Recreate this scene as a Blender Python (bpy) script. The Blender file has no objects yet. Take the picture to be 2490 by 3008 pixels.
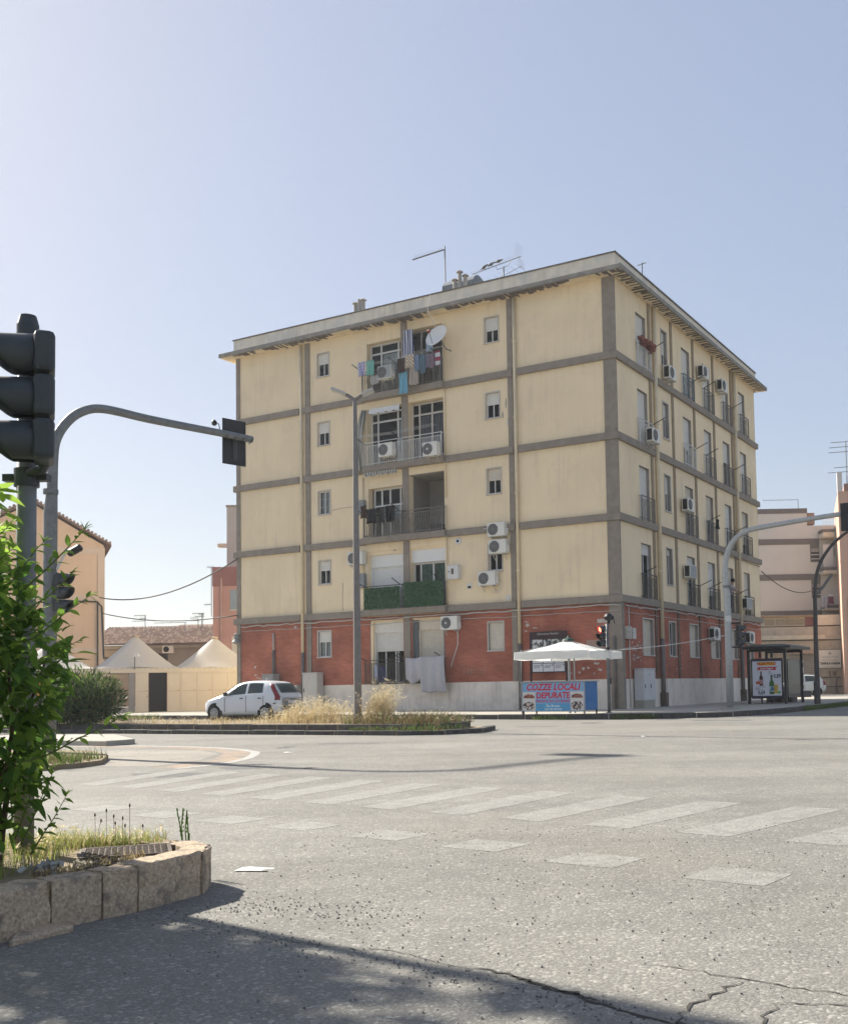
import bpy, math, random
from mathutils import Vector, Matrix, Euler
rnd = random.Random(7)
S = bpy.context.scene
COL = S.collection
# ---------------------------------------------------------------- camera
F, CX, CY, PITCH, ROLL, TH = 3103.9, 1520.07, 1837.43, 0.05812, -0.01899, 0.50505
CAMZ = 1.05
CAM = Vector((0, 0, CAMZ))
W0, H0 = 2490.0, 3008.0
_w = Vector((0, math.cos(PITCH), math.sin(PITCH)))
_u = Vector((0, -math.sin(PITCH), math.cos(PITCH)))
_r = Vector((1, 0, 0))
R_ = _r*math.cos(ROLL) + _u*math.sin(ROLL)
U_ = -_r*math.sin(ROLL) + _u*math.cos(ROLL)
cd = bpy.data.cameras.new('camera'); cam = bpy.data.objects.new('camera', cd); COL.objects.link(cam)
m3 = Matrix((R_, U_, -_w)).transposed()
cam.matrix_world = Matrix.Translation(CAM) @ m3.to_4x4()
cd.sensor_fit = 'VERTICAL'; cd.sensor_height = 36.0
cd.lens = F/H0*36.0
cd.shift_x = -(CX-W0/2)/H0
cd.shift_y = (CY-H0/2)/H0
cd.clip_start = 0.05; cd.clip_end = 3000
S.camera = cam
# ---------------------------------------------------------------- world, sun, exposure
SUN_AZ, SUN_EL = math.radians(52), math.radians(35.5)          # azimuth to the left of the viewing direction
wd = bpy.data.worlds.new("World"); S.world = wd; wd.use_nodes = True
nt = wd.node_tree; nt.nodes.clear()
sky = nt.nodes.new('ShaderNodeTexSky'); sky.sky_type = 'NISHITA'; sky.sun_disc = False
sky.sun_elevation = SUN_EL; sky.sun_rotation = -SUN_AZ
sky.air_density = 1.0; sky.dust_density = 0.9; sky.ozone_density = 2.0; sky.altitude = 0
hs = nt.nodes.new('ShaderNodeHueSaturation'); hs.inputs['Saturation'].default_value = 1.32; hs.inputs['Hue'].default_value = 0.517
gm_ = nt.nodes.new('ShaderNodeGamma'); gm_.inputs['Gamma'].default_value = 0.38
bg = nt.nodes.new('ShaderNodeBackground'); bg.inputs['Strength'].default_value = 0.111
wo = nt.nodes.new('ShaderNodeOutputWorld')
nt.links.new(sky.outputs[0], gm_.inputs['Color']); nt.links.new(gm_.outputs[0], hs.inputs['Color']); nt.links.new(hs.outputs[0], bg.inputs[0]); nt.links.new(bg.outputs[0], wo.inputs[0])
sl = bpy.data.lights.new('sun', 'SUN'); sun = bpy.data.objects.new('sun', sl); COL.objects.link(sun)
sl.energy = 3.0; sl.angle = math.radians(1.5); sl.color = (1.0, 0.94, 0.83)
sd = Vector((-math.sin(SUN_AZ)*math.cos(SUN_EL), math.cos(SUN_AZ)*math.cos(SUN_EL), math.sin(SUN_EL)))
sun.rotation_euler = sd.to_track_quat('Z', 'Y').to_euler(); sun.location = (-30, 20, 40)
S.view_settings.view_transform = 'Standard'; S.view_settings.look = 'None'
S.view_settings.exposure = 1.86; S.view_settings.gamma = 1.0
# ---------------------------------------------------------------- photo measuring: a pixel gives a direction, the surface it touches gives the distance
VW = dict(a1=(600,700,2.1725),a2=(1300,700,2.4829),a3=(1750,800,3.),a4=(600,1350,2.1725),a5=(1300,1350,2.4829),a6=(1750,1450,2.3486),a7=(0,1450,2.3173),a8=(0,850,2.3173),b1=(0,2050,2.1725),b4=(1050,920,6.207),b5=(1050,1180,6.207),b6=(1030,1380,3.476),b7=(1030,1580,3.476),b8=(1030,1800,4.697),c1=(1480,1800,4.345),c2=(2170,1860,5.431),c3=(2200,1380,4.038),c4=(1830,880,4.042),c5=(1830,1180,4.042),c6=(1830,1480,4.042),c7=(1780,1780,3.621),c8=(580,1880,3.476),d1=(0,2050,4.345),d2=(640,930,5.835),d3=(1560,720,4.345),d4=(2000,1000,5.25),d5=(680,1780,3.476),d6=(300,1750,4.138),d7=(2280,1480,3.229),d8=(0,1550,4.2),e1=(300,2050,1.4483),e2=(1300,2050,1.4605),e3=(0,2250,2.674),w=(0,0,.69799))
C3 = Vector((3.87194, 39.51677, 0))
AV = Vector((-math.cos(TH), math.sin(TH), 0)); BV = Vector((math.sin(TH), math.cos(TH), 0))
def ray(v, x, y):
    o = VW[v]; px = o[0]+x/o[2]; py = o[1]+y/o[2]
    return (px-CX)/F*R_ - (py-CY)/F*U_ + _w
def G(v, x, y, z=0.):
    d = ray(v, x, y); return CAM + d*((z-CAMZ)/d.z)
def D(v, x, y, Y):
    d = ray(v, x, y); return CAM + d*(Y/d.y)
def PL(v, x, y, P, n):
    d = ray(v, x, y); return CAM + d*((P-CAM).dot(n)/d.dot(n))
def AF(v, x, y, off=0.):          # facade A: (s, z), s grows to the right seen from the street
    n = -BV; p = PL(v, x, y, C3+n*off, n); return (-(p-C3).dot(AV), p.z)
def BF(v, x, y, off=0.):
    n = -AV; p = PL(v, x, y, C3+n*off, n); return ((p-C3).dot(BV), p.z)
def UD(u, d, z=0.):               # point u metres along facade A from the corner, d metres out of it
    return C3 + AV*u - BV*d + Vector((0, 0, z))
ROT = {'A': 0.0, 'B': math.pi/2}
def FW(face, s, off, z):          # facade coordinates to world
    p = C3 + (-AV*s - BV*off if face == 'A' else BV*s - AV*off); return Vector((p.x, p.y, z))
def FR(face): return -TH + ROT[face]
# ---------------------------------------------------------------- materials
MATS = {}
def M(name, col, rough=.8, var=.1, sc=3., bump=0., bsc=40., streak=0., scol=(.12,.10,.08), metal=0., spec=.3, blot=0., bcol=(.3,.3,.3), bloc=1.2, trans=0., emit=None):
    if name in MATS: return MATS[name]
    m = bpy.data.materials.new(name); m.use_nodes = True; MATS[name] = m
    n = m.node_tree.nodes; l = m.node_tree.links; b = n['Principled BSDF']
    b.inputs['Roughness'].default_value = rough; b.inputs['Metallic'].default_value = metal
    b.inputs['Specular IOR Level'].default_value = spec
    tc = n.new('ShaderNodeTexCoord')
    def noise(scale, detail=5., vec=None, r=.6):
        t = n.new('ShaderNodeTexNoise'); t.inputs['Scale'].default_value = scale; t.inputs['Detail'].default_value = detail
        t.inputs['Roughness'].default_value = r; l.new(vec or tc.outputs['Object'], t.inputs['Vector']); return t.outputs['Fac']
    def mix(f, a, c):
        x = n.new('ShaderNodeMix'); x.data_type = 'RGBA'
        if hasattr(f, 'links'): l.new(f, x.inputs[0])
        else: x.inputs[0].default_value = f
        for s_, i in ((a, 6), (c, 7)):
            if hasattr(s_, 'links'): l.new(s_, x.inputs[i])
            else: x.inputs[i].default_value = (*s_, 1)
        return x.outputs[2]
    def ramp(f, a, c):
        r = n.new('ShaderNodeMapRange'); l.new(f, r.inputs[0]); r.inputs[1].default_value = a; r.inputs[2].default_value = c; return r.outputs[0]
    def mul(a, k):
        r = n.new('ShaderNodeMath'); r.operation = 'MULTIPLY'; l.new(a, r.inputs[0])
        if hasattr(k, 'links'): l.new(k, r.inputs[1])
        else: r.inputs[1].default_value = k
        return r.outputs[0]
    lo = tuple(max(0, c*(1-var)) for c in col); hi = tuple(min(1, c*(1+var)) for c in col)
    c = mix(ramp(noise(sc), .3, .7), lo, hi) if var > 0 else None
    if blot > 0:
        c = mix(mul(ramp(noise(bloc, 8., r=.7), .52, .6), blot), c or col, bcol)
    if streak > 0:
        mp = n.new('ShaderNodeMapping'); mp.inputs['Scale'].default_value = (5., 5., .35); l.new(tc.outputs['Object'], mp.inputs['Vector'])
        f = mul(ramp(noise(1., 6., mp.outputs[0]), .48, .75), ramp(noise(.35, 3.), .35, .65))
        c = mix(mul(f, streak), c or col, scol)
    if c is None: b.inputs['Base Color'].default_value = (*col, 1)
    else: l.new(c, b.inputs['Base Color'])
    if bump > 0:
        bp = n.new('ShaderNodeBump'); bp.inputs['Strength'].default_value = bump; bp.inputs['Distance'].default_value = .01
        l.new(noise(bsc, 6.), bp.inputs['Height']); l.new(bp.outputs[0], b.inputs['Normal'])
    if emit:
        b.inputs['Emission Color'].default_value = (*emit[:3], 1); b.inputs['Emission Strength'].default_value = emit[3]
    if trans > 0:
        o = n['Material Output']; tr = n.new('ShaderNodeBsdfTranslucent'); mx = n.new('ShaderNodeMixShader'); mx.inputs[0].default_value = trans
        if c is None: tr.inputs[0].default_value = (*col, 1)
        else: l.new(c, tr.inputs[0])
        l.new(b.outputs[0], mx.inputs[1]); l.new(tr.outputs[0], mx.inputs[2]); l.new(mx.outputs[0], o.inputs[0])
    return m
def glass(name, tint=(.75,.82,.82), op=.25, dark=(.03,.04,.045)):
    if name in MATS: return MATS[name]
    m = bpy.data.materials.new(name); m.use_nodes = True; MATS[name] = m
    n = m.node_tree.nodes; l = m.node_tree.links; b = n['Principled BSDF']; o = n['Material Output']
    b.inputs['Base Color'].default_value = (*dark, 1); b.inputs['Roughness'].default_value = .04; b.inputs['Specular IOR Level'].default_value = .6
    t = n.new('ShaderNodeBsdfTransparent'); t.inputs[0].default_value = (*tint, 1)
    x = n.new('ShaderNodeMixShader'); fr = n.new('ShaderNodeFresnel'); fr.inputs[0].default_value = 1.5
    a = n.new('ShaderNodeMath'); a.operation = 'ADD'; a.inputs[1].default_value = op; l.new(fr.outputs[0], a.inputs[0])
    a.use_clamp = True
    l.new(a.outputs[0], x.inputs[0]); l.new(t.outputs[0], x.inputs[1]); l.new(b.outputs[0], x.inputs[2]); l.new(x.outputs[0], o.inputs[0])
    return m
# ---------------------------------------------------------------- mesh builder
class MB:
    def __init__(s): s.v = []; s.f = []; s.mi = []; s.cur = 0
    def add(s, vs, fs):
        k = len(s.v); s.v += [tuple(p) for p in vs]
        for f in fs: s.f.append(tuple(i+k for i in f)); s.mi.append(s.cur)
        return s
    def box(s, x0, x1, y0, y1, z0, z1):
        return s.add([(x0,y0,z0),(x1,y0,z0),(x1,y1,z0),(x0,y1,z0),(x0,y0,z1),(x1,y0,z1),(x1,y1,z1),(x0,y1,z1)],
            [(0,3,2,1),(4,5,6,7),(0,1,5,4),(1,2,6,5),(2,3,7,6),(3,0,4,7)])
    def obox(s, c, size, rot=None):
        a, b, c_ = size[0]/2, size[1]/2, size[2]/2; k = len(s.v); s.box(-a, a, -b, b, -c_, c_)
        mt = rot if rot is not None else Matrix.Identity(3); c = Vector(c)
        for i in range(k, len(s.v)): s.v[i] = tuple(mt @ Vector(s.v[i]) + c)
        return s
    def tube(s, pts, r, n=6, cap=True):
        pts = [Vector(p) for p in pts]; m = len(pts); rr = r if isinstance(r, (list, tuple)) else [r]*m
        t0 = (pts[1]-pts[0]).normalized(); ref = Vector((0,0,1)) if abs(t0.z) < .9 else Vector((1,0,0))
        x = t0.cross(ref).normalized(); k = len(s.v)
        for i, p in enumerate(pts):
            t = ((pts[min(i+1,m-1)]-pts[max(i-1,0)])).normalized()
            x = (x - t*x.dot(t)).normalized(); y = t.cross(x)
            for j in range(n):
                a = 2*math.pi*j/n; s.v.append(tuple(p + (x*math.cos(a)+y*math.sin(a))*rr[i]))
        for i in range(m-1):
            for j in range(n):
                s.f.append((k+i*n+j, k+i*n+(j+1)%n, k+(i+1)*n+(j+1)%n, k+(i+1)*n+j)); s.mi.append(s.cur)
        if cap:
            s.f.append(tuple(k+j for j in range(n))[::-1]); s.mi.append(s.cur)
            s.f.append(tuple(k+(m-1)*n+j for j in range(n))); s.mi.append(s.cur)
        return s
    def lathe(s, prof, n=12, o=(0,0,0), rot=None):
        k = len(s.v); m = len(prof); o = Vector(o)
        for r, z in prof:
            for j in range(n):
                a = 2*math.pi*j/n; p = Vector((r*math.cos(a), r*math.sin(a), z))
                if rot is not None: p = rot @ p
                s.v.append(tuple(p+o))
        for i in range(m-1):
            for j in range(n):
                s.f.append((k+i*n+j, k+i*n+(j+1)%n, k+(i+1)*n+(j+1)%n, k+(i+1)*n+j)); s.mi.append(s.cur)
        s.f.append(tuple(k+j for j in range(n))[::-1]); s.mi.append(s.cur)
        s.f.append(tuple(k+(m-1)*n+j for j in range(n))); s.mi.append(s.cur)
        return s
    def prism(s, poly, z0, z1):                                # polygon in xy, extruded in z
        n = len(poly)
        s.add([(x,y,z0) for x,y in poly]+[(x,y,z1) for x,y in poly],
            [tuple(range(n))[::-1], tuple(range(n,2*n))]+[(i,(i+1)%n,n+(i+1)%n,n+i) for i in range(n)])
        return s
    def yprism(s, poly, y0, y1):                               # polygon in xz, extruded in y
        n = len(poly)
        return s.add([(x,y0,z) for x,z in poly]+[(x,y1,z) for x,z in poly],
            [tuple(range(n)), tuple(range(n,2*n))[::-1]]+[(i,n+i,n+(i+1)%n,(i+1)%n) for i in range(n)])
    def quad(s, a, b, c, d): return s.add([a,b,c,d], [(0,1,2,3)])
    def grid(s, fn, nu, nv):
        k = len(s.v)
        for j in range(nv+1):
            for i in range(nu+1): s.v.append(tuple(fn(i/nu, j/nv)))
        for j in range(nv):
            for i in range(nu):
                a = k+j*(nu+1)+i; s.f.append((a,a+1,a+nu+2,a+nu+1)); s.mi.append(s.cur)
        return s
    def mesh(s, name, mats, smooth=False):
        me = bpy.data.meshes.new(name); me.from_pydata(s.v, [], s.f)
        for m in (mats if isinstance(mats, (list, tuple)) else [mats]): me.materials.append(m)
        if any(s.mi): me.polygons.foreach_set('material_index', s.mi)
        if smooth: me.polygons.foreach_set('use_smooth', [True]*len(me.polygons))
        me.update(); return me
    def build(s, name, mats, parent=None, loc=None, rz=0., smooth=False, bevel=0., kind=None):
        return link(name, s.mesh(name, mats, smooth), parent, loc, rz, bevel, kind)
def link(name, me, parent=None, loc=None, rz=0., bevel=0., kind=None):
    o = bpy.data.objects.new(name, me); COL.objects.link(o)
    if parent is not None: o.parent = parent
    if loc is not None: o.location = loc
    if rz: o.rotation_euler.z = rz
    if bevel:
        b = o.modifiers.new('bevel', 'BEVEL'); b.width = bevel; b.segments = 2; b.limit_method = 'ANGLE'
    if kind: o['kind'] = kind
    return o
def tag(o, label, cat, group=None):
    o['label'] = label; o['category'] = cat
    if group: o['group'] = group
    return o
def thing(name, label, cat, loc=(0,0,0), rz=0., group=None):
    o = bpy.data.objects.new(name, None); COL.objects.link(o); o.location = loc; o.rotation_euler.z = rz
    o.empty_display_size = .2
    return tag(o, label, cat, group)
def copy_tree(o, parent=None):
    c = o.copy(); COL.objects.link(c); c.parent = parent
    for ch in list(o.children): copy_tree(ch, c)
    return c
def text(body, size, mat, parent, loc, name='lettering', shear=0., off=0., align='CENTER', depth=.002, rz=0., sx=1., space=1.):
    cu = bpy.data.curves.new('t', 'FONT'); cu.body = body; cu.size = size; cu.shear = shear; cu.offset = off; cu.align_x = align
    cu.extrude = depth; cu.space_character = space; cu.resolution_u = 3
    o = bpy.data.objects.new('t', cu); COL.objects.link(o)
    dg = bpy.context.evaluated_depsgraph_get(); me = bpy.data.meshes.new_from_object(o.evaluated_get(dg))
    bpy.data.objects.remove(o); bpy.data.curves.remove(cu)
    me.transform(Matrix.Rotation(math.pi/2, 4, 'X') @ Matrix.Diagonal((sx,1,1,1))); me.materials.clear(); me.materials.append(mat); me.name = name
    return link(name, me, parent, loc, rz)
def catenary(p, q, sag, n=14):
    p, q = Vector(p), Vector(q)
    return [p.lerp(q, i/n) - Vector((0,0,sag*4*(i/n)*(1-i/n))) for i in range(n+1)]
# ---- palette
yel = M('yellow plaster', (.84,.685,.465), .9, .06, .45, .15, 60., streak=.34, scol=(.46,.36,.24), blot=.32, bcol=(.72,.58,.40), bloc=.7)
con = M('grey concrete', (.265,.226,.188), .9, .14, 4., .25, 40., streak=.25, scol=(.10,.09,.075))
conL = M('pale weathered parapet', (.70,.64,.54), .9, .12, 2., .2, 40., streak=.4, scol=(.28,.24,.19), blot=.55, bcol=(.55,.55,.53), bloc=.9)
soff = M('cream soffit', (.74,.61,.41), .9, .12, 2., .2, 30., blot=.4, bcol=(.45,.36,.24), bloc=1.5)
spall = M('spalled concrete', (.13,.11,.095), .95, .3, 8., .5, 30.)
plin = M('pale plinth plaster', (.78,.70,.61), .9, .10, 1.2, .3, 50., streak=.8, scol=(.38,.33,.27), blot=.35, bcol=(.55,.49,.42), bloc=1.6)
white = M('white painted metal', (.64,.63,.61), .5, .05, 3.)
offw = M('off-white plastic', (.70,.68,.62), .5, .06, 3.)
shutw = M('white shutter', (.70,.68,.63), .6, .05, 5.)
shutb = M('beige shutter', (.64,.58,.48), .6, .06, 5.)
stone = M('marble surround', (.52,.48,.43), .7, .1, 6.)
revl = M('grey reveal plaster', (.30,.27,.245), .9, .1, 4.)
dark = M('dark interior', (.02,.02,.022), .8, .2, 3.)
black = M('black paint', (.018,.018,.022), .45, .15, 4.)
iron = M('dark iron', (.06,.058,.055), .6, .2, 10.)
irong = M('grey railing paint', (.16,.15,.14), .6, .2, 10.)
ironp = M('pale railing paint', (.60,.60,.58), .6, .15, 10.)
ironb = M('blue railing paint', (.10,.15,.19), .6, .15, 10.)
galv = M('galvanised steel', (.17,.18,.185), .55, .18, 9., metal=.25, streak=.4, scol=(.10,.10,.10))
pipey = M('cream downpipe', (.68,.57,.39), .6, .08, 3.)
pipeg = M('grey-brown pipe', (.17,.145,.135), .6, .15, 6.)
rubber = M('rubber', (.012,.012,.012), .8, .2, 8.)
gpane = glass('window glass', tint=(.94,.96,.96), op=.03)
gdark = glass('car glass', tint=(.5,.56,.55), op=.10)
curt = M('white curtain', (.80,.82,.82), .9, .12, 6.)
curtg = M('green curtain', (.16,.26,.20), .9, .35, 6.)
wood = M('dark wood frame', (.10,.055,.035), .6, .2, 8.)
# ================================================================= special materials
def brick_mat():
    m = bpy.data.materials.new('red brick'); m.use_nodes = True; n = m.node_tree.nodes; l = m.node_tree.links; b = n['Principled BSDF']
    tc = n.new('ShaderNodeTexCoord'); sp = n.new('ShaderNodeSeparateXYZ'); cb = n.new('ShaderNodeCombineXYZ'); ad = n.new('ShaderNodeMath')
    l.new(tc.outputs['Object'], sp.inputs[0]); l.new(sp.outputs[0], ad.inputs[0]); l.new(sp.outputs[1], ad.inputs[1])
    l.new(ad.outputs[0], cb.inputs[0]); l.new(sp.outputs[2], cb.inputs[1])
    br = n.new('ShaderNodeTexBrick'); l.new(cb.outputs[0], br.inputs['Vector']); br.inputs['Scale'].default_value = 1.
    br.inputs['Brick Width'].default_value = .25; br.inputs['Row Height'].default_value = .065; br.inputs['Mortar Size'].default_value = .006
    br.inputs['Color1'].default_value = (.45,.152,.098,1); br.inputs['Color2'].default_value = (.35,.112,.072,1); br.inputs['Mortar'].default_value = (.34,.15,.11,1)
    br.inputs['Bias'].default_value = -.2
    no = n.new('ShaderNodeTexNoise'); no.inputs['Scale'].default_value = .8; no.inputs['Detail'].default_value = 8; l.new(cb.outputs[0], no.inputs['Vector'])
    mr = n.new('ShaderNodeMapRange'); mr.inputs[1].default_value = .35; mr.inputs[2].default_value = .7; mr.inputs[3].default_value = .75; mr.inputs[4].default_value = 1.2
    l.new(no.outputs['Fac'], mr.inputs[0])
    mx = n.new('ShaderNodeMix'); mx.data_type = 'RGBA'; mx.blend_type = 'MULTIPLY'; mx.inputs[0].default_value = 1
    l.new(br.outputs['Color'], mx.inputs[6]); l.new(mr.outputs[0], mx.inputs[7])
    l.new(mx.outputs[2], b.inputs['Base Color']); b.inputs['Roughness'].default_value = .9; b.inputs['Specular IOR Level'].default_value = .2
    bp = n.new('ShaderNodeBump'); bp.inputs['Strength'].default_value = .5; bp.inputs['Distance'].default_value = .008; bp.invert = True
    l.new(br.outputs['Fac'], bp.inputs['Height']); l.new(bp.outputs[0], b.inputs['Normal'])
    return m
brick = brick_mat()
def asphalt(name, base=.195, tint=(1.03,.985,.885), paint=None, wear=(.45,.6), wsc=7.):
    m = bpy.data.materials.new(name); m.use_nodes = True; n = m.node_tree.nodes; l = m.node_tree.links; b = n['Principled BSDF']
    ge = n.new('ShaderNodeNewGeometry'); P = ge.outputs['Position']
    def noise(sc, det=6., r=.6):
        t = n.new('ShaderNodeTexNoise'); t.inputs['Scale'].default_value = sc; t.inputs['Detail'].default_value = det; t.inputs['Roughness'].default_value = r; l.new(P, t.inputs['Vector']); return t.outputs['Fac']
    def rng(f, a, c, d, e):
        r = n.new('ShaderNodeMapRange'); l.new(f, r.inputs[0])
        for i, v in enumerate((a, c, d, e)): r.inputs[i+1].default_value = v
        return r.outputs[0]
    def mth(op, a, c):
        r = n.new('ShaderNodeMath'); r.operation = op
        for i, s in enumerate((a, c)):
            if hasattr(s, 'links'): l.new(s, r.inputs[i])
            else: r.inputs[i].default_value = s
        return r.outputs[0]
    def vor(sc, out='Color'):
        v = n.new('ShaderNodeTexVoronoi'); v.inputs['Scale'].default_value = sc; l.new(P, v.inputs['Vector']); return v.outputs[out]
    sx = n.new('ShaderNodeSeparateColor'); l.new(vor(62.), sx.inputs[0]); sx2 = n.new('ShaderNodeSeparateColor'); l.new(vor(130.), sx2.inputs[0])
    chip = mth('MULTIPLY', rng(sx.outputs[0], .80, .97, .96, 1.5), rng(sx2.outputs[0], .3, 1., .86, 1.25))   # pale aggregate in a darker binder
    grain = rng(noise(150., 4.), .3, .7, .80, 1.2)
    big = rng(noise(.35, 8., .65), .3, .7, .86, 1.12)
    med = rng(noise(2.6, 8., .7), .3, .7, .86, 1.12)
    val = mth('MULTIPLY', mth('MULTIPLY', chip, grain), mth('MULTIPLY', big, med))
    spots = rng(noise(1.1, 10., .8), .60, .72, 1., .80)         # oil and damp stains
    patch_ = n.new('ShaderNodeTexVoronoi'); patch_.inputs['Scale'].default_value = .23; l.new(P, patch_.inputs['Vector']); pc_ = n.new('ShaderNodeSeparateColor'); l.new(patch_.outputs['Color'], pc_.inputs[0])
    lanes = n.new('ShaderNodeTexNoise'); lanes.inputs['Scale'].default_value = 1.; lanes.inputs['Detail'].default_value = 4; mp_ = n.new('ShaderNodeMapping'); mp_.inputs['Rotation'].default_value = (0,0,.5); mp_.inputs['Scale'].default_value = (.08,.9,1.); l.new(P, mp_.inputs['Vector']); l.new(mp_.outputs[0], lanes.inputs['Vector'])
    val = mth('MULTIPLY', val, mth('MULTIPLY', mth('MULTIPLY', spots, rng(pc_.outputs[0], 0., 1., .95, 1.05)), rng(lanes.outputs['Fac'], .3, .7, .90, 1.10)))
    val = mth('MULTIPLY', val, base)
    col = n.new('ShaderNodeMix'); col.data_type = 'RGBA'; col.blend_type = 'MULTIPLY'; col.inputs[0].default_value = 1.
    l.new(val, col.inputs[6]); col.inputs[7].default_value = (*tint, 1)
    # brownish dust
    du = n.new('ShaderNodeMix'); du.data_type = 'RGBA'; l.new(mth('MULTIPLY', rng(noise(.22, 5.), .5, .72, 0., 1.), .35), du.inputs[0])
    l.new(col.outputs[2], du.inputs[6]); du.inputs[7].default_value = (base*1.12, base*1.0, base*.80, 1)
    out = du.outputs[2]
    if paint:
        w = mth('MULTIPLY', rng(noise(wsc, 10., .75), wear[0], wear[1], 0., 1.), rng(chip, .8, 1., .6, 1.))
        px = n.new('ShaderNodeMix'); px.data_type = 'RGBA'; l.new(w, px.inputs[0]); l.new(out, px.inputs[6]); px.inputs[7].default_value = (*paint, 1)
        out = px.outputs[2]
    l.new(out, b.inputs['Base Color']); b.inputs['Roughness'].default_value = .85; b.inputs['Specular IOR Level'].default_value = .25
    bp = n.new('ShaderNodeBump'); bp.inputs['Strength'].default_value = .38; bp.inputs['Distance'].default_value = .005
    l.new(mth('ADD', mth('MULTIPLY', vor(62., 'Distance'), -1.6), noise(120., 4.)), bp.inputs['Height']); l.new(bp.outputs[0], b.inputs['Normal'])
    MATS[name] = m; return m
asp = asphalt('bleached asphalt')
zeb = asphalt('worn white road paint', paint=(.33,.325,.30), wear=(.30,.72))
zebw = asphalt('white road paint', paint=(.42,.41,.385), wear=(.30,.5))
orng = asphalt('worn orange road paint', paint=(.42,.28,.18), wear=(.42,.62), wsc=3.)
asp2 = asphalt('sandy asphalt', base=.25, tint=(1.06,.97,.84))
lava = M('dark lava stone', (.075,.07,.066), .9, .3, 6., .5, 30., blot=.3, bcol=(.16,.15,.13), bloc=4.)
mort = M('mortar', (.33,.31,.28), .95, .15, 10.)
pave = M('concrete pavement', (.38,.355,.305), .9, .12, 1.2, .3, 40., blot=.3, bcol=(.29,.27,.235), bloc=.8)
soil = M('dry soil', (.26,.205,.135), .95, .25, 5., .6, 20.)
tuff = M('tan kerb concrete', (.46,.36,.26), .95, .38, 70., 1.0, 45., streak=.45, scol=(.13,.115,.095), blot=.75, bcol=(.16,.14,.12), bloc=5.)
slabm = M('grey-brown slab concrete', (.24,.21,.165), .95, .18, 7., .6, 60., blot=.4, bcol=(.15,.135,.11), bloc=3.)
# ================================================================= ground
def flat(name, pts, z, mat, parent=None, kind=None):
    mb = MB(); mb.add([(p[0], p[1], z) for p in pts], [tuple(range(len(pts)))])
    return mb.build(name, mat, parent, kind=kind)
road = flat('road', [(-500,-60),(500,-60),(500,900),(-500,900)], 0., asp, kind='structure')
# painted markings (children of the road)
RR0, RR1 = Vector((-2.42,12.95,0)), Vector((2.47,8.85,0)); LL0, LL1 = Vector((-3.18,10.95,0)), Vector((1.25,7.43,0))
for i in range(0, 14):
    t = (i-3)/7.; rp = RR0.lerp(RR1, t); lp = LL0.lerp(LL1, t)
    if i < 3: rp = RR0+(RR1-RR0)*t; lp = LL0+(LL1-LL0)*t
    e = (RR1-RR0).normalized()*.21
    flat('zebra_stripe', [lp-e, lp+e, rp+e, rp-e], .0015, zeb, road)
for c in ((-3.85,9.85),(-3.09,9.28),(-2.39,8.8),(-1.70,8.32),(-.95,7.70),(-.24,7.12),(.44,6.44),(1.17,5.82)):
    c = Vector((*c, 0)); e1 = Vector((.19,-.135,0)); e2 = Vector((.115,.165,0))
    flat('painted_square', [c-e1-e2, c+e1-e2, c+e1+e2, c-e1+e2], .0015, zeb, road)
arc = [Vector((*p,0)) for p in ((-9.6,22.2),(-8.1,21.83),(-6.66,21.08),(-5.7,20.3),(-4.98,19.44),(-4.55,18.6),(-4.39,17.91),(-4.25,16.9),(-4.29,15.94),(-4.5,15.3),(-4.75,14.85))]
def strip(name, pts, w0, w1, z, mat, parent):
    mb = MB(); n = len(pts)
    for i, p in enumerate(pts):
        t = (pts[min(i+1,n-1)]-pts[max(i-1,0)]).normalized(); nn = Vector((t.y,-t.x,0))
        a = p+nn*w0; b = p+nn*w1; mb.v += [(a.x,a.y,z),(b.x,b.y,z)]
    for i in range(n-1): mb.f.append((2*i,2*i+1,2*i+3,2*i+2)); mb.mi.append(0)
    return mb.build(name, mat, parent)
strip('painted_arc_line', arc, 0., .16, .002, zebw, road)
strip('painted_orange_band', arc, .17, .62, .002, orng, road)
flat('dusty_patch', [Vector(p) for p in ((-7.3,19.9,0),(-5.9,19.6,0),(-5.2,18.3,0),(-5.0,16.6,0),(-5.3,15.4,0),(-6.3,15.7,0),(-6.6,17,0),(-8.5,18,0),(-9,20,0))], .001, asp2, road)
# darker stains and patch repairs on the asphalt
stn = asphalt('stained asphalt', base=.125, tint=(1.0,.99,.96)); stn2 = asphalt('patched asphalt', base=.162, tint=(1.0,.985,.93))
def stain(v, P, mat, z=.0011, name='road_stain'):
    Q = []
    for i, p in enumerate(P):
        a = G(v,*p); b = G(v,*P[(i+1)%len(P)])
        for k in range(6): q = a.lerp(b,k/6); Q.append(q+Vector((rnd.gauss(0,.03),rnd.gauss(0,.05),0)))
    flat(name, Q, z, mat, road)
stain('e1', [(110,323),(260,318),(480,318),(430,330),(250,340),(180,336)], stn)
stain('e1', [(480,296),(620,292),(745,296),(640,303),(520,304)], stn)
stain('e1', [(860,295),(915,295),(905,299),(865,299)], stn)
stain('e1', [(735,212),(780,205),(830,206),(800,214),(750,216)], stn)
stain('e2', [(590,106),(690,105),(660,110),(610,111)], stn)
stain('e2', [(300,122),(480,118),(495,124),(330,127)], stn2)
stain('e2', [(1060,95),(1330,94),(1320,98),(1080,99)], stn)
stain('e1', [(900,192),(1150,190),(1180,196),(930,199)], stn2)
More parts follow.
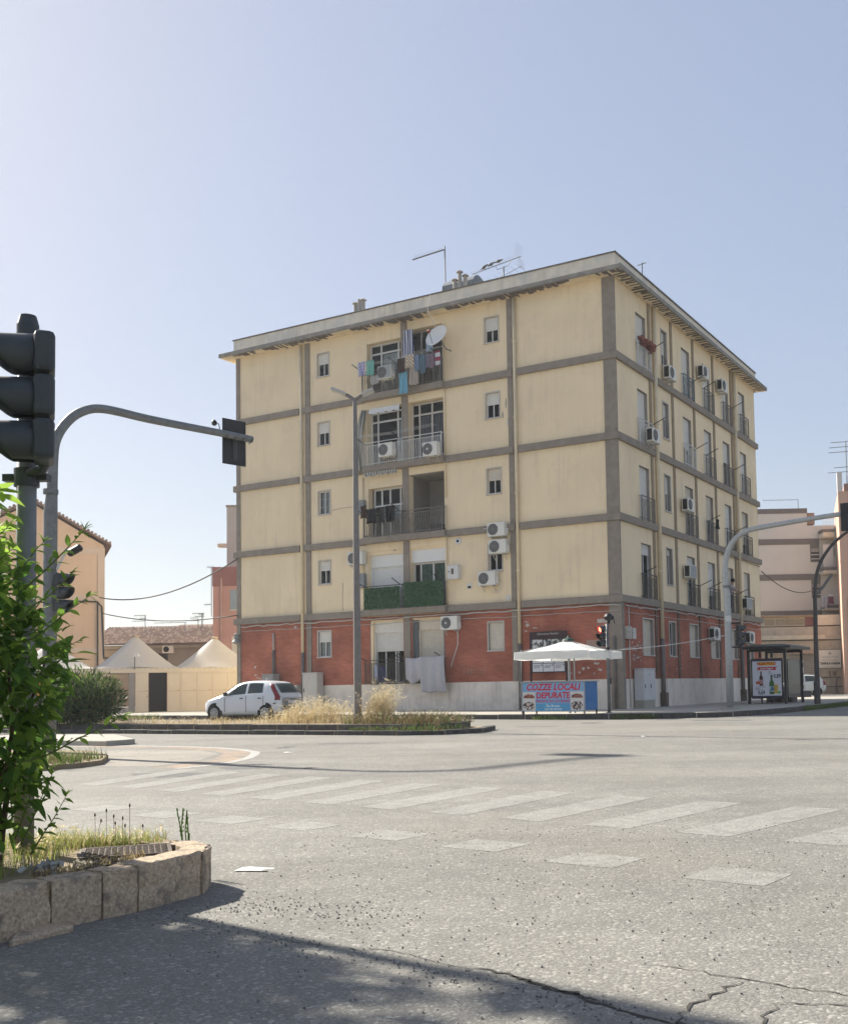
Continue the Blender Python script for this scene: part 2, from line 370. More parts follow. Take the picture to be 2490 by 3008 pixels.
# cracks: thin ragged gaps
crk = M('crack dirt', (.06,.055,.048), .95, .3, 30.)
def crack(pts, w):
    w *= .62
    out = []
    P = [Vector((*p, 0)) for p in pts]; Q = []
    for a, b in zip(P, P[1:]):
        k = max(2, int((b-a).length/.035))
        for i in range(k): Q.append(a.lerp(b, i/k)+Vector((rnd.gauss(0,.009), rnd.gauss(0,.009), 0)))
    Q.append(P[-1]); mb = MB(); n = len(Q)
    for i, p in enumerate(Q):
        t = (Q[min(i+1,n-1)]-Q[max(i-1,0)]).normalized(); nn = Vector((t.y,-t.x,0)); ww = w*rnd.uniform(.25,1.3)*min(1, 4*min(i, n-1-i)/n+.15)
        a = p+nn*ww; b = p-nn*ww; mb.v += [(a.x,a.y,.003),(b.x,b.y,.003)]
    for i in range(n-1): mb.f.append((2*i,2*i+1,2*i+3,2*i+2)); mb.mi.append(0)
    mb.build('crack', crk, road)
crack([(-.33,4.11),(-.13,4.0),(.01,3.85),(.13,3.7),(.26,3.55),(.39,3.39),(.49,3.34),(.6,3.2)], .014)
crack([(-.06,3.93),(.05,3.8),(.16,3.68),(.25,3.58)], .02)
crack([(-1.06,4.56),(-.74,4.37),(-.54,4.32),(-.33,4.11)], .006)
crack([(.43,4.06),(.62,3.94),(.79,3.81),(.91,3.7),(1.08,3.6),(1.3,3.5)], .007)
crack([(.80,3.81),(.65,3.66),(.55,3.53),(.48,3.38),(.44,3.25)], .011)
crack([(1.15,3.46),(1.05,3.49),(.90,3.53),(.83,3.51),(.76,3.39),(.7,3.25)], .009)
# broken gravelly edge and loose grit along the near shade line
grit = MB()
gm = M('loose asphalt grit', (.15,.145,.135), .9, .35, 40.)
for i in range(1300):
    k = rnd.random()
    if k < .22:
        t = rnd.random(); p = Vector((-1.7,5.05,0)).lerp(Vector((.5,3.3,0)), t)+Vector((rnd.gauss(0,.06), rnd.gauss(0,.06), 0))
    elif k < .38:
        a = rnd.random(); p = Vector((-1.55,5.35,0)).lerp(Vector((-.6,4.9,0)), a)+Vector((rnd.gauss(0,.16), rnd.gauss(0,.14), 0))
    else:
        p = Vector((rnd.uniform(-1.5,2.5), rnd.uniform(3.2,8), 0))
    s = rnd.uniform(.003,.007); q = Euler((rnd.random()*6, rnd.random()*6, rnd.random()*6)).to_matrix()
    vs = [q @ Vector(v)*s+p+Vector((0,0,s*.5)) for v in ((1,0,-.5),(-.5,.9,-.5),(-.5,-.9,-.5),(0,0,.8))]
    grit.add(vs, [(0,2,1),(0,1,3),(1,2,3),(2,0,3)])
grit.build('loose_grit', gm, road, kind='stuff')
# ---- pavement round the apartment block
kerbl = [UD(60,5.7), UD(40,5.7), UD(22,5.7), UD(12,5.75), UD(6,5.9), Vector((.18,34.15,0)), Vector((1.47,33.3,0)), Vector((2.75,32.85,0)), Vector((4.1,32.55,0)), Vector((5.44,32.6,0)), Vector((6.65,33.05,0)), Vector((7.85,34.3,0)), C3-AV*6.25+BV*.6, C3-AV*6.25+BV*26]
PZ = .15
mb = MB(); pts = [(p.x,p.y) for p in kerbl]+[(C3+BV*26+AV*3).to_2d()[:], (UD(22,-26)).to_2d()[:], (UD(60,-26)).to_2d()[:]]
mb.prism(pts, -.05, PZ); mb.build('pavement', pave, kind='structure')
def stones(parent, path, L, w, z0, z1, mat, skip=(), gap=.035, name='kerb_stone'):
    acc = 0; k = 0
    for a, b in zip(path, path[1:]):
        seg = (b-a); n = max(1, round(seg.length/L)); d = seg.normalized(); nn = Vector((d.y,-d.x,0))
        if nn.y > 0: nn = -nn
        for i in range(n):
            k += 1
            if k in skip: continue
            p0 = a+d*(seg.length*i/n+gap/2); p1 = a+d*(seg.length*(i+1)/n-gap/2); o = nn*.02*rnd.uniform(.35,1.2)
            dz = rnd.uniform(-.008,.008)
            mbs = MB(); q = [p0+o, p1+o, p1+o-nn*w, p0+o-nn*w]
            mbs.prism([(v.x,v.y) for v in (q if (q[1]-q[0]).cross(q[2]-q[1]).z > 0 else q[::-1])], z0, z1+dz)
            mbs.build(name, mat, parent, bevel=.018)
pk = bpy.data.objects['pavement']
stones(pk, kerbl, 1.0, .26, -.03, PZ+.012, lava)
mb = MB(); kk = [p-Vector((0,.0,0)) for p in kerbl]
# concrete ramp at the corner
# ---- median strip with two tiers of lava kerb
med = MB(); uL = 34.
low = [UD(uL,16.7), UD(-1.6,16.7), UD(-2.6,16.2), UD(-3.0,15.2), UD(-2.4,13.6), UD(-1.2,13.2), UD(uL,13.2)]
med.prism([(p.x,p.y) for p in low][::-1] if False else [(p.x,p.y) for p in low], -.05, .085)
mo = med.build('traffic_island', soil, kind='structure')
up = [UD(uL,16.15), UD(-1.4,16.15), UD(-2.1,15.7), UD(-2.3,15.0), UD(-1.8,13.8), UD(-.8,13.5), UD(uL,13.5)]
mb = MB(); mb.prism([(p.x,p.y) for p in up], .0, .215); mb.build('soil_bed', soil, mo)
stones(mo, low[:5], .9, .22, -.03, .105, lava)
stones(mo, up[:5], .95, .2, .08, .235, lava)
# ---- small island with the gantry, and the raised slab behind it
isl = [Vector((*p,0)) for p in ((-6.75,14.9),(-6.4,15.4),(-6.3,16.0),(-6.7,17.3),(-7.6,18.9),(-9,19.8),(-13,20.5),(-13,17.2))]
mb = MB(); mb.prism([(p.x,p.y) for p in isl], -.03, .07); ia = mb.build('corner_island', soil, kind='structure')
mb = MB(); sl_ = [(-8.2,22.1),(-8.15,22.5),(-9.6,25.2),(-12.5,26.5),(-12.5,24.2),(-8.45,21.7)]
mb.prism(sl_, -.02, .11); mb.build('raised_slab', pave, kind='structure', bevel=.02)
# ---- near island with tan kerb blocks
ki = [Vector((*p,0)) for p in ((-2.45,4.05),(-2.13,4.82),(-1.97,5.02),(-1.855,5.18),(-1.665,5.60),(-1.70,5.85),(-1.86,6.07),(-2.2,6.25),(-2.9,6.6),(-5.2,7.3),(-5.2,4.05))]
mb = MB(); ins = [(-2.55,4.1),(-2.27,4.85),(-2.08,5.08),(-1.96,5.25),(-1.80,5.60),(-1.84,5.78),(-1.95,5.93),(-2.25,6.1),(-2.9,6.45),(-5.1,7.1),(-5.1,4.1)]
mb.prism(ins, -.02, .185); near = mb.build('planted_island', soil, kind='structure')
KH = .218
def block(p, q, wi, z1=KH, dz=0., rough=.0045, name='kerb_block'):
    p, q = Vector((*p,0)), Vector((*q,0)); d = (q-p).normalized(); nn = Vector((-d.y,d.x,0)); L = (q-p).length
    mbk = MB(); nx, nz = max(4,int(L/.03)), 8
    prof = [(0,-.02),(0,.05),(0,.1),(0,.15),(0,z1-.012),(.005,z1-.003),(.014,z1),(wi*.5,z1),(wi,z1),(wi,.1)]
    def fn(u, v):
        i = v*(len(prof)-1); k = min(int(i+1e-6), len(prof)-2); t = i-k
        y = prof[k][0]*(1-t)+prof[k+1][0]*t; z = prof[k][1]*(1-t)+prof[k+1][1]*t
        e = min(u, 1-u)*L; y2 = y+max(0,.006-e)*.8
        o = p+d*(u*L)+nn*(y2+rnd.gauss(0,rough)); return (o.x,o.y,z+rnd.gauss(0,rough*.5)+dz)
    mbk.grid(fn, nx, len(prof)-1)
    # end caps
    for u in (0., 1.):
        o = p+d*(u*L); vs = [(o+nn*y) for y,_ in prof]; mbk.add([(v.x,v.y,z+dz) for v,(_,z) in zip(vs,prof)], [tuple(range(len(prof))) if u == 0 else tuple(range(len(prof)))[::-1]])
    mbk.build(name, tuff, near, smooth=False)
block((-2.42,4.10),(-2.128,4.815), .17, dz=.0)
block((-2.122,4.826),(-1.970,5.012), .16, dz=-.004)
block((-1.965,5.019),(-1.860,5.172), .15, dz=.002)
block((-1.855,5.180),(-1.671,5.588), .15, dz=.006)
block((-1.668,5.595),(-1.702,5.85), .15, dz=.004)
block((-1.71,5.86),(-1.87,6.06), .15, dz=.0)
block((-1.89,6.075),(-2.2,6.24), .15, dz=-.01)
block((-2.22,6.25),(-2.9,6.58), .15, dz=-.02)
mb = MB()
mb.prism([(-2.16,4.5),(-2.0,4.78),(-2.12,4.88),(-2.22,4.72)], -.01, .03); mb.build('broken_slab', tuff, near, bevel=.012)
# concrete plate with the chequered inspection cover
mb = MB()
nx = 14
def pl(u, v):
    a = Vector((-2.16,5.12,0)).lerp(Vector((-1.82,5.56,0)), u); b = Vector((-2.42,5.85,0)).lerp(Vector((-2.02,5.98,0)), u)
    p = a.lerp(b, v); return (p.x+rnd.gauss(0,.004), p.y+rnd.gauss(0,.004), .212+rnd.gauss(0,.0025))
mb.grid(pl, nx, nx); mb.build('concrete_plate', slabm, near)
cast = M('rusty cast iron', (.10,.075,.058), .75, .3, 12., .4, 60.)
cv = thing('inspection_cover', 'rusty chequered metal inspection cover set in the concrete by the kerb blocks', 'cover', (-2.10,5.68,.216), math.radians(20))
mb = MB(); mb.box(-.20,.20,-.16,.16,-.01,.006); mb.build('plate', cast, cv)
mb = MB()
for x0,x1,y0,y1 in ((-.225,-.205,-.185,.185),(.205,.225,-.185,.185),(-.205,.205,-.185,-.165),(-.205,.205,.165,.185)): mb.box(x0,x1,y0,y1,-.01,.008)
mb.build('rim', cast, cv)
mb = MB()
for i in range(13):
    for j in range(10):
        x = -.185+i*.031; y = -.145+j*.032; r = Euler((0,0,math.radians(45 if (i+j)%2 else -45))).to_matrix(); mb.obox((x,y,.0075),(.026,.008,.004),r)
mb.build('chequer_pattern', cast, cv, kind='stuff')
# ================================================================= the apartment block
LA, LB = 19.23, 18.52
ZB = [4.44, 7.54, 10.63, 13.74]       # tops of the concrete string courses
ZS, ZE, ZP = 16.67, 16.85, 17.53      # soffit, eave top, parapet top
BLD = thing('apartment_building', 'five-storey yellow apartment block with grey concrete frame and red brick ground floor', 'building', C3, -TH)
def part(mb, name, mat, face='A', parent=None, **k): return mb.build(name, mat, parent or BLD, rz=ROT[face] if parent is None else 0., **k)
def wall(face, s0, s1, z0, z1, holes, mats, name):
    xs = sorted(set([s0,s1]+[h[i] for h in holes for i in (0,1)])); zs = sorted(set([z0,z1]+[h[i] for h in holes for i in (2,3)]))
    xs = [x for x in xs if s0 <= x <= s1]; zs = [z for z in zs if z0 <= z <= z1]
    mb = MB()
    for a, b in zip(xs, xs[1:]):
        for c, d in zip(zs, zs[1:]):
            mx, mz = (a+b)/2, (c+d)/2
            if any(h[0] < mx < h[1] and h[2] < mz < h[3] for h in holes): continue
            mb.quad((a,0,c),(b,0,c),(b,0,d),(a,0,d))
    mb.cur = 1
    for h in holes:
        a, b, c, d, e = h; c = max(c, z0); d = min(d, z1)
        mb.quad((a,0,c),(a,0,d),(a,e,d),(a,e,c)); mb.quad((b,0,d),(b,0,c),(b,e,c),(b,e,d))
        if h[3] <= z1: mb.quad((a,0,d),(b,0,d),(b,e,d),(a,e,d))
        if h[2] >= z0: mb.quad((b,0,c),(a,0,c),(a,e,c),(b,e,c))
    return part(mb, name, mats, face)
SLAT = {}
def shutter(parent, x0, x1, ztop, h, y, mat, name='shutter'):
    mb = MB(); p = .055; n = max(1, int(h/p))
    for i in range(n):
        z = ztop-i*p; mb.add([(x0,y+.008,z),(x1,y+.008,z),(x1,y-.006,z-p*.5),(x0,y-.006,z-p*.5),(x1,y+.008,z-p*.96),(x0,y+.008,z-p*.96)], [(0,3,2,1),(3,5,4,2)])
    zb = ztop-n*p; mb.box(x0,x1,y-.012,y+.012,zb-.035,zb)
    return mb.build(name, mat, parent)
def panes(parent, x0, x1, z0, z1, y, n, mat, frame_w=.05):
    for i in range(n):
        a = x0+(x1-x0)*i/n+frame_w/2; b = x0+(x1-x0)*(i+1)/n-frame_w/2
        MB().box(a,b,y,y+.006,z0+frame_w/2,z1-frame_w/2).build('pane', mat, parent)
def bars(mb, x0, x1, z0, z1, y, xs, zs, w=.05, d=.05):
    for x in xs: mb.box(x-w/2,x+w/2,y-d/2,y+d/2,z0,z1)
    xs = sorted(xs)
    for z in zs:
        for a, b in zip(xs, xs[1:]): mb.box(a+w/2,b-w/2,y-d/2,y+d/2,z-w/2,z+w/2)
def curtain(parent, x0, x1, z0, z1, y, mat, name='curtain'):
    mb = MB(); n = max(8, int((x1-x0)/.03))
    mb.grid(lambda u, v: (x0+(x1-x0)*u, y+.02*math.sin(u*n*1.3)+.008*math.sin(u*17), z0+(z1-z0)*v), n*2, 1); return mb.build(name, mat, parent, smooth=True)
def window(face, s0, s1, z0, z1, dep, frac, sm=None, surround=True, sill=True, fm=None, n=2, cur=None, grid=False, gl=None, label=None):
    fm = fm or white; sm = sm or shutw; mb = MB(); w = .045
    if surround:
        mb.box(s0-.05,s0,-.025,.02,z0-.0,z1+.05); mb.box(s1,s1+.05,-.025,.02,z0,z1+.05); mb.box(s0,s1,-.025,.02,z1,z1+.05)
    o = part(mb, 'window', stone if surround else fm, face) if surround else None
    fb = MB(); zt = z1 if frac < .98 else z0+.05
    y = dep-.03
    xs = [s0+w/2]+[s0+(s1-s0)*i/n for i in range(1,n)]+[s1-w/2]
    bars(fb, s0, s1, z0, z1, y, xs, [z0+w/2, z1-w/2], w, .05)
    if grid:
        for k in (1,2): bars(fb, s0, s1, z0, z1, y+.01, xs, [z0+(z1-z0)*k/3], .02, .02)
    if o is None: o = part(fb, 'window', fm, face)
    else: fb.build('frame', fm, o)
    panes(o, s0+w/2, s1-w/2, z0, z1, y, n, gl or gpane, .02)
    if cur: curtain(o, s0+.06, s1-.06, z0+.05, z1-.05, dep+.03, cur)
    if frac > 0: shutter(o, s0+.01, s1-.01, z1-.005, (z1-z0)*frac, dep-.08, sm)
    if sill: MB().box(s0-.06,s1+.06,-.06,dep,z0-.05,z0-.001).build('sill', stone, o)
    return o
# ---- openings
FL5 = [4.44, 7.54, 10.63, 13.74]
winA = []                                   # (s0,s1,z0,z1)
for u0, u1 in ((13.755,14.385),(5.075,5.70)):
    for z in FL5: winA.append((-u1,-u0,z+1.29,z+2.31))
winAg = [(-14.46,-13.76,2.53,3.65), (-5.76,-5.08,2.53,3.65)]
bay = [(-11.66,-9.85),(-9.52,-7.76)]
bayH = [(a,b,z+.005,z+2.52,(1.5 if (abs(z-7.54) < .1 and a > -9.6) else .34)) for z in FL5 for a, b in bay]
bayG = [(-11.62,-9.90,1.32,4.0,.34), (-9.45,-7.85,1.32,4.0,.34)]
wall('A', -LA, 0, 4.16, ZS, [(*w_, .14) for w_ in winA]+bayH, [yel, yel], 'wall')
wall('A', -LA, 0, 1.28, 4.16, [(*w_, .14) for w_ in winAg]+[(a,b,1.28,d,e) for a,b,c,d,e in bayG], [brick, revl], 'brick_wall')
wall('A', -LA, 0, -.2, 1.28, [], [plin, plin], 'plinth')
colB = [2.15, 7.37, 10.15, 12.93, 15.70]
doorB = [(c, c+1.04, z+.005, z+2.20) for z in FL5 for c in colB]
narB = [(4.90, 5.56, z+.76, z+2.28) for z in FL5]
gB = [(2.13,3.20,2.22,3.63),(5.00,5.70,2.22,3.63),(7.47,8.53,2.22,3.63),(10.30,11.37,2.22,3.63),(13.17,14.24,2.22,3.63),(15.92,16.98,2.22,3.63)]
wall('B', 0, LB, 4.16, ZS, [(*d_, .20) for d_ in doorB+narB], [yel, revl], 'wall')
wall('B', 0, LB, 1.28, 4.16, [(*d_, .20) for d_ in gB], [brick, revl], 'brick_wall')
wall('B', 0, LB, -.2, 1.28, [], [plin, plin], 'plinth')
MB().box(-LA,0,LB-.05,LB,-.2,ZS).build('rear_wall', yel, BLD)
MB().box(-LA,-LA+.05,.0,LB-.05,-.2,ZS).build('side_wall', yel, BLD)
MB().box(-LA+.06,-.9,1.9,1.95,0,ZS-.02).build('inner_wall', dark, BLD)  # near-black inner walls and slabs paint in the darkness of the rooms
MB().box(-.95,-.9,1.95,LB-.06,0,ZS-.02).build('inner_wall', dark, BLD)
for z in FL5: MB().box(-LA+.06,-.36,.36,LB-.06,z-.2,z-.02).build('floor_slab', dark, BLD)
# ---- grey concrete frame
def band(face, s0, s1, z, over=.13, h=.28): part(MB().box(s0,s1,-over,.03,z-h,z), 'string_course', con, face, bevel=.012)
for z in ZB:
    for a, b in ((-LA-.13,-15.40),(-15.16,-11.80),(-7.62,-4.42),(-4.18,.13)): band('A', a, b, z)
    for a, b in ((.03,3.76),(4.12,14.56),(14.92,LB+.13)): band('B', a, b, z)
    part(MB().box(-11.80,-7.62,-.30,.3,z-.26,z), 'balcony_slab', con, 'A', bevel=.012)
for z in ZB: MB().box(-LA-.13,-LA,.0,LB,z-.28,z-.002).build('string_course', con, BLD)
for u0, u1 in ((19.0,19.23),(14.82,15.09),(9.53,9.84),(4.42,4.66)):
    for z0, z1 in ((1.284,4.158),(4.442,7.258),(7.542,10.348),(10.632,13.458),(13.742,ZS)):
        part(MB().box(-u1,-u0,-.05,.03,z0,z1), 'pillar', con, 'A', bevel=.01)
for z0, z1 in ((-.1,4.158),(4.442,7.258),(7.542,10.348),(10.632,13.458),(13.742,ZS)):
    part(MB().box(-.46,.06,-.06,.20 if z1 < 4.2 else .04,z0,z1), 'corner_pillar', con, 'A', bevel=.012)
pilm = M('brown-grey pilaster', (.30,.235,.155), .9, .12, 5., .2, 40.)
pilg = M('dark brown pilaster', (.16,.10,.075), .9, .15, 5., .2, 40.)
for u in (3.40, 5.95, 8.70, 11.48, 14.25):
    for z0, z1 in ((1.284,4.158),(4.442,7.258),(7.542,10.348),(10.632,13.458),(13.742,ZS)):
        part(MB().box(u,u+.22,-.045,.03,z0,z1), 'pilaster', pilg if z1 < 4.2 else pilm, 'B')
# ---- eave, soffit, parapet, roof
OH = .58
mb = MB(); mb.box(-LA-OH,OH,-OH,LB+OH,ZS,ZE); mb.build('eave', M('grey eave concrete', (.25,.235,.21), .9, .15, 3., .3, 30., blot=.5, bcol=(.36,.33,.28), bloc=1.5), BLD, bevel=.015)
mb = MB()
for x0,x1,y0,y1 in ((-LA-OH+.06,OH-.06,-OH+.06,-.01),(.01,OH-.06,-.01,LB+OH-.06),(-LA-OH+.06,-LA-.01,-.01,LB+OH-.06)): mb.box(x0,x1,y0,y1,ZS-.02,ZS-.001)
mb.build('soffit', soff, BLD)
mb = MB()
def rib(face, s, l, w_, k):
    y0 = -OH+.03; a = rnd.uniform(-.5,.5)*.12; z = ZS-.022-rnd.uniform(.004,.018)
    q = [(s-w_/2,y0),(s+w_/2,y0),(s+w_/2+a+rnd.uniform(-.03,.03),y0+l),(s-w_/2+a,y0+l)]
    if face == 'B': q = [(-y,x) for x,y in q]
    if face == 'B': q = [(x,y) for x,y in q]
    mb.prism(q, z, ZS-.015)
s = -LA-.5
while s < .5:
    act = .5+.5*math.sin(s*1.1)+.35*math.sin(s*2.7+1)
    if act > .12: rib('A', s, rnd.uniform(.2,.5)*min(1.1,.5+act), rnd.uniform(.08,.26), 0)
    s += rnd.uniform(.10,.26)
s = -.3
while s < LB+.4:
    act = .62+.45*math.sin(s*1.3+2)
    if act > .1: rib('B', s, rnd.uniform(.28,.52), rnd.uniform(.08,.14), 0)
    s += rnd.uniform(.16,.34)
mb.build('spalled_patches', spall, BLD, kind='stuff')
mb = MB()
for x0,x1,y0,y1 in ((-LA-.12,.12,-.06,.12),(-.06,.12,.12,LB),(-LA-.12,-LA+.06,.12,LB),(-LA+.06,-.06,LB-.1,LB)): mb.box(x0,x1,y0,y1,ZE+.001,ZP)
mb.build('parapet', conL, BLD)
mb = MB()
for x0,x1,y0,y1 in ((-LA-.18,.18,-.11,.16),(-.10,.18,.16,LB)): mb.box(x0,x1,y0,y1,ZP+.001,ZP+.05)
mb.build('coping', M('dark coping', (.15,.14,.13), .9, .2, 5.), BLD, bevel=.01)
MB().box(-LA+.07,-.07,.13,LB-.11,ZE,ZE+.1).build('roof', con, BLD)
# ---- downpipes
def downpipe(face, s, r, off, z1, zg, base=False):
    o = part(MB().tube([(s,-off,zg),(s,-off,z1)], r, 10), 'downpipe', pipey, face, smooth=True)
    for z in (5.6, 8.7, 11.7, 14.8): MB().lathe([(r*1.25,z),(r*1.25,z+.09)], 10, (s,-off,0)).build('collar', pipey, o)
    MB().tube([(s,-off,.1),(s,-off,zg-.002)], r*1.12, 10).build('lower_pipe', pipeg, o, smooth=True)
    if base: MB().box(s-.16,s+.16,-off-.14,0,.05,.72).build('pipe_base', M('brown pipe casing', (.11,.085,.07), .9, .2, 8., .4), o, bevel=.01)
downpipe('A', -15.28, .07, .09, ZS, 2.75); downpipe('A', -4.30, .07, .09, ZS, 2.75)
downpipe('B', 3.94, .085, .10, ZS, 2.9, True); downpipe('B', 14.74, .085, .10, ZS, 2.9, True)
for s_, z0, z1 in ((-7.66,4.5,8.6),(-7.66,8.9,16.2),(-11.90,4.6,7.0),(-11.90,7.6,10.2),(-11.90,10.7,13.2)):
    part(MB().tube([(s_,-.05,z0),(s_,-.05,z1)], .028, 6), 'thin_pipe', pipey, 'A', smooth=True)
part(MB().tube([(-17.0,-.06,1.6),(-17.0,-.06,2.9)], .075, 8), 'vent_pipe', pipeg, 'A', smooth=True)
part(MB().tube([(-17.0,-.06,2.9),(-17.0,-.06,3.7)], .055, 8), 'vent_pipe', M('pinkish pipe', (.45,.36,.33), .7, .1), 'A', smooth=True)
# ---- small windows, street side A
cfg = [(.40,None),(0.,curt),(.46,None),(.48,None), (.10,None),(.45,None),(.46,None),(.52,None)]
for w_, (fr, cu) in zip(winA, cfg): window('A', *w_, .14, fr, cur=cu, grid=(fr == 0.), sill=True, sm=shutw if w_[0] < -10 else shutb if fr in (.45,) else shutw)
window('A', *winAg[0], .14, .40, cur=curt); window('A', *winAg[1], .14, 1.0, sm=shutb)
# ---- balcony bays A
def bay_glaze(s0, s1, z0, z1, cols, trans, fm, mats, dep=.34, curs=None):
    mb = MB(); y = dep-.03; w_ = .075
    xs = [s0+w_/2]+[s0+(s1-s0)*c for c in cols]+[s1-w_/2]
    zs = [z0+w_/2, z1-w_/2]+([z1-trans] if trans else [])
    bars(mb, s0, s1, z0, z1, y, xs, zs, w_, .05)
    o = part(mb, 'window', fm, 'A'); zt = z1-trans if trans else z1
    for a, b in zip(xs, xs[1:]):
        MB().box(a+w_/2,b-w_/2,y,y+.006,z0+w_,zt-w_/2).build('pane', gpane, o)
        if trans: MB().box(a+w_/2,b-w_/2,y,y+.006,zt+w_/2,z1-w_).build('pane', gpane, o)
    for i, cmat in enumerate(curs or []):
        if cmat: curtain(o, xs[i]+.03, xs[i+1]-.03, z0+.1, zt-.05, dep+.025, cmat)
    if trans and curs and curs[0] is not None and trans > .6:
        curtain(o, s0+.1, s1-.1, zt, z1-.06, dep+.06, curs[-1] or curt)
    return o
(l0,l1),(r0,r1) = bay
Z = FL5
bay_glaze(l0,l1,Z[3],Z[3]+2.3,[.32,.82],.42,white,None,curs=[None,curt,None])
part(MB().box(l0,l1,.02,.34,Z[3]+2.301,Z[3]+2.52), 'lintel', yel, 'A')
bay_glaze(r0,r1,Z[3],Z[3]+2.5,[.30,.62],.85,M('grey window frame', (.30,.29,.27), .6, .1),None,curs=[None,None,M('bluish curtain', (.35,.42,.48), .9, .2)])
bay_glaze(l0,l1,Z[2],Z[2]+2.4,[.20,.78],.42,white,None,curs=[M('mauve curtain', (.16,.13,.15), .9, .3),None,curt])
bay_glaze(r0,r1,Z[2],Z[2]+2.5,[.22,.58],.50,stone,None,curs=[None,M('grey blind', (.22,.22,.25), .9, .1),M('grey blind', (.22,.22,.25), .9, .1)])
bay_glaze(l0+.10,l1,Z[1],Z[1]+2.15,[.25,.5,.82],.75,white,None,curs=[None,curt,curt,curt])
part(MB().box(l0,l1,.02,.34,Z[1]+2.151,Z[1]+2.52), 'lintel', yel, 'A')
# open loggia, third floor
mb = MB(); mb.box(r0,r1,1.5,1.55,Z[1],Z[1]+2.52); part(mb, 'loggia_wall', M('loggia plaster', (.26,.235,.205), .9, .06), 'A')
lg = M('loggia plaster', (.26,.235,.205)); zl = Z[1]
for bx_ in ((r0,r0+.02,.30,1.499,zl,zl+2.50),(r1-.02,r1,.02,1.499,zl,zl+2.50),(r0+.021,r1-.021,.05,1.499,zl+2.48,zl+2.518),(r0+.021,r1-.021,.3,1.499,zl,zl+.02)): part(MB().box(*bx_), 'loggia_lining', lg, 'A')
part(MB().box(r0+.45,r0+.95,.9,1.3,zl+.02,zl+.5), 'loggia_table', black, 'A')
def roller(s0, s1, z0, ztop, box_h, frac, sm):
    o = part(MB().box(s0,s1,.16,.33,ztop-box_h,ztop), 'window', sm, 'A')
    if frac < 1:
        mb = MB(); zz = ztop-box_h; xs = [s0+.03]+[s0+(s1-s0)*k for k in (.30,.62,.70)]+[s1-.03]; bars(mb, s0, s1, z0, zz, .31, xs, [z0+.03], .05, .05); mb.build('frame', white, o)
        for a, b in zip(xs, xs[1:]): MB().box(a+.02,b-.02,.31,.316,z0+.05,zz).build('pane', gpane, o)
    MB().box(s0,s0+.05,.14,.33,z0,ztop-box_h).build('jamb', sm, o); MB().box(s1-.05,s1,.14,.33,z0,ztop-box_h).build('jamb', sm, o)
    shutter(o, s0+.05, s1-.05, ztop-box_h, (ztop-box_h-z0)*frac, .24, sm); return o
roller(l0,l1,Z[0],Z[0]+2.36,.52,1.,M('clean white shutter', (.74,.74,.72), .55, .03))
part(MB().box(l0,l1,.05,.34,Z[0]+2.361,Z[0]+2.52), 'lintel', yel, 'A')
o = bay_glaze(r0,r1,Z[0],Z[0]+1.90,[.20,.56,.90],0,white,None,curs=[None,curtg,curtg,None])
part(MB().box(r0,r1,.12,.34,Z[0]+1.901,Z[0]+2.44), 'shutter_box', M('clean white panel', (.76,.76,.74), .5, .02), 'A')
part(MB().box(r0,r1,.05,.34,Z[0]+2.441,Z[0]+2.52), 'lintel', yel, 'A')
roller(-11.50,-9.90,1.32,3.92,.45,.36,shutw); part(MB().box(-11.62,-9.90,.05,.34,3.921,4.0), 'lintel', yel, 'A')
roller(-9.22,-7.95,1.32,3.92,.42,1.,shutb); part(MB().box(-9.45,-7.85,.05,.34,3.921,4.0), 'lintel', yel, 'A')
gj = M('blue-grey jamb', (.12,.13,.14), .7, .1)
part(MB().box(-9.45,-9.222,.08,.34,1.32,3.92), 'jamb', gj, 'A'); part(MB().box(-7.948,-7.85,.08,.34,1.32,3.92), 'jamb', gj, 'A')
part(MB().box(-11.62,-11.502,.02,.34,1.32,3.92), 'jamb', yel, 'A')
# ---- railings
BAL = {}
def baluster(mat, h, kink):
    k = (mat.name, h, kink)
    if k not in BAL:
        mb = MB(); c = .035 if kink else 0
        P = [(0,0,-.10),(0,0,h*.52),(0,-c,h*.60),(0,-c,h*.72),(0,0,h*.80),(0,0,h)] if kink else [(0,0,-.04),(0,0,h)]
        w_ = .015
        for a, b in zip(P, P[1:]):
            mb.add([(a[0]-w_,a[1]-.006,a[2]),(a[0]+w_,a[1]-.006,a[2]),(a[0]+w_,a[1]+.006,a[2]),(a[0]-w_,a[1]+.006,a[2]),
                    (b[0]-w_,b[1]-.006,b[2]),(b[0]+w_,b[1]-.006,b[2]),(b[0]+w_,b[1]+.006,b[2]),(b[0]-w_,b[1]+.006,b[2])], [(0,1,5,4),(1,2,6,5),(2,3,7,6),(3,0,4,7)])
        BAL[k] = mb.mesh('baluster', mat)
    return BAL[k]
def railing(face, s0, s1, z, h, off, mat, n, kink=True, arm=None, arm_len=.55, sides=True):
    mb = MB(); mb.box(s0,s1,-off-.022,-off+.022,z+h-.03,z+h); mb.box(s0,s1,-off-.012,-off+.012,z+h-.16,z+h-.14); mb.box(s0,s1,-off-.014,-off+.014,z+.06,z+.085)
    for s in (s0, s1): mb.box(s-.016,s+.016,-off-.016,-off+.016,z-.02,z+h)
    if sides:
        for s in (s0, s1):
            for zz in (z+h-.03, z+.07): mb.box(s-.01,s+.01,-off+.023,0,zz,zz+.025)
    o = part(mb, 'railing', mat, face)
    me = baluster(mat, h-.14, kink)
    for i in range(n):
        b = link('baluster', me, o, (s0+(s1-s0)*(i+.6)/(n+.2), -off, z)); 
    if arm:
        for s, dx in arm:
            MB().tube([(s,-off,z+h-.01),(s+dx,-off-arm_len,z+h+.22)], .019, 5).build('drying_arm', black, o)
    return o
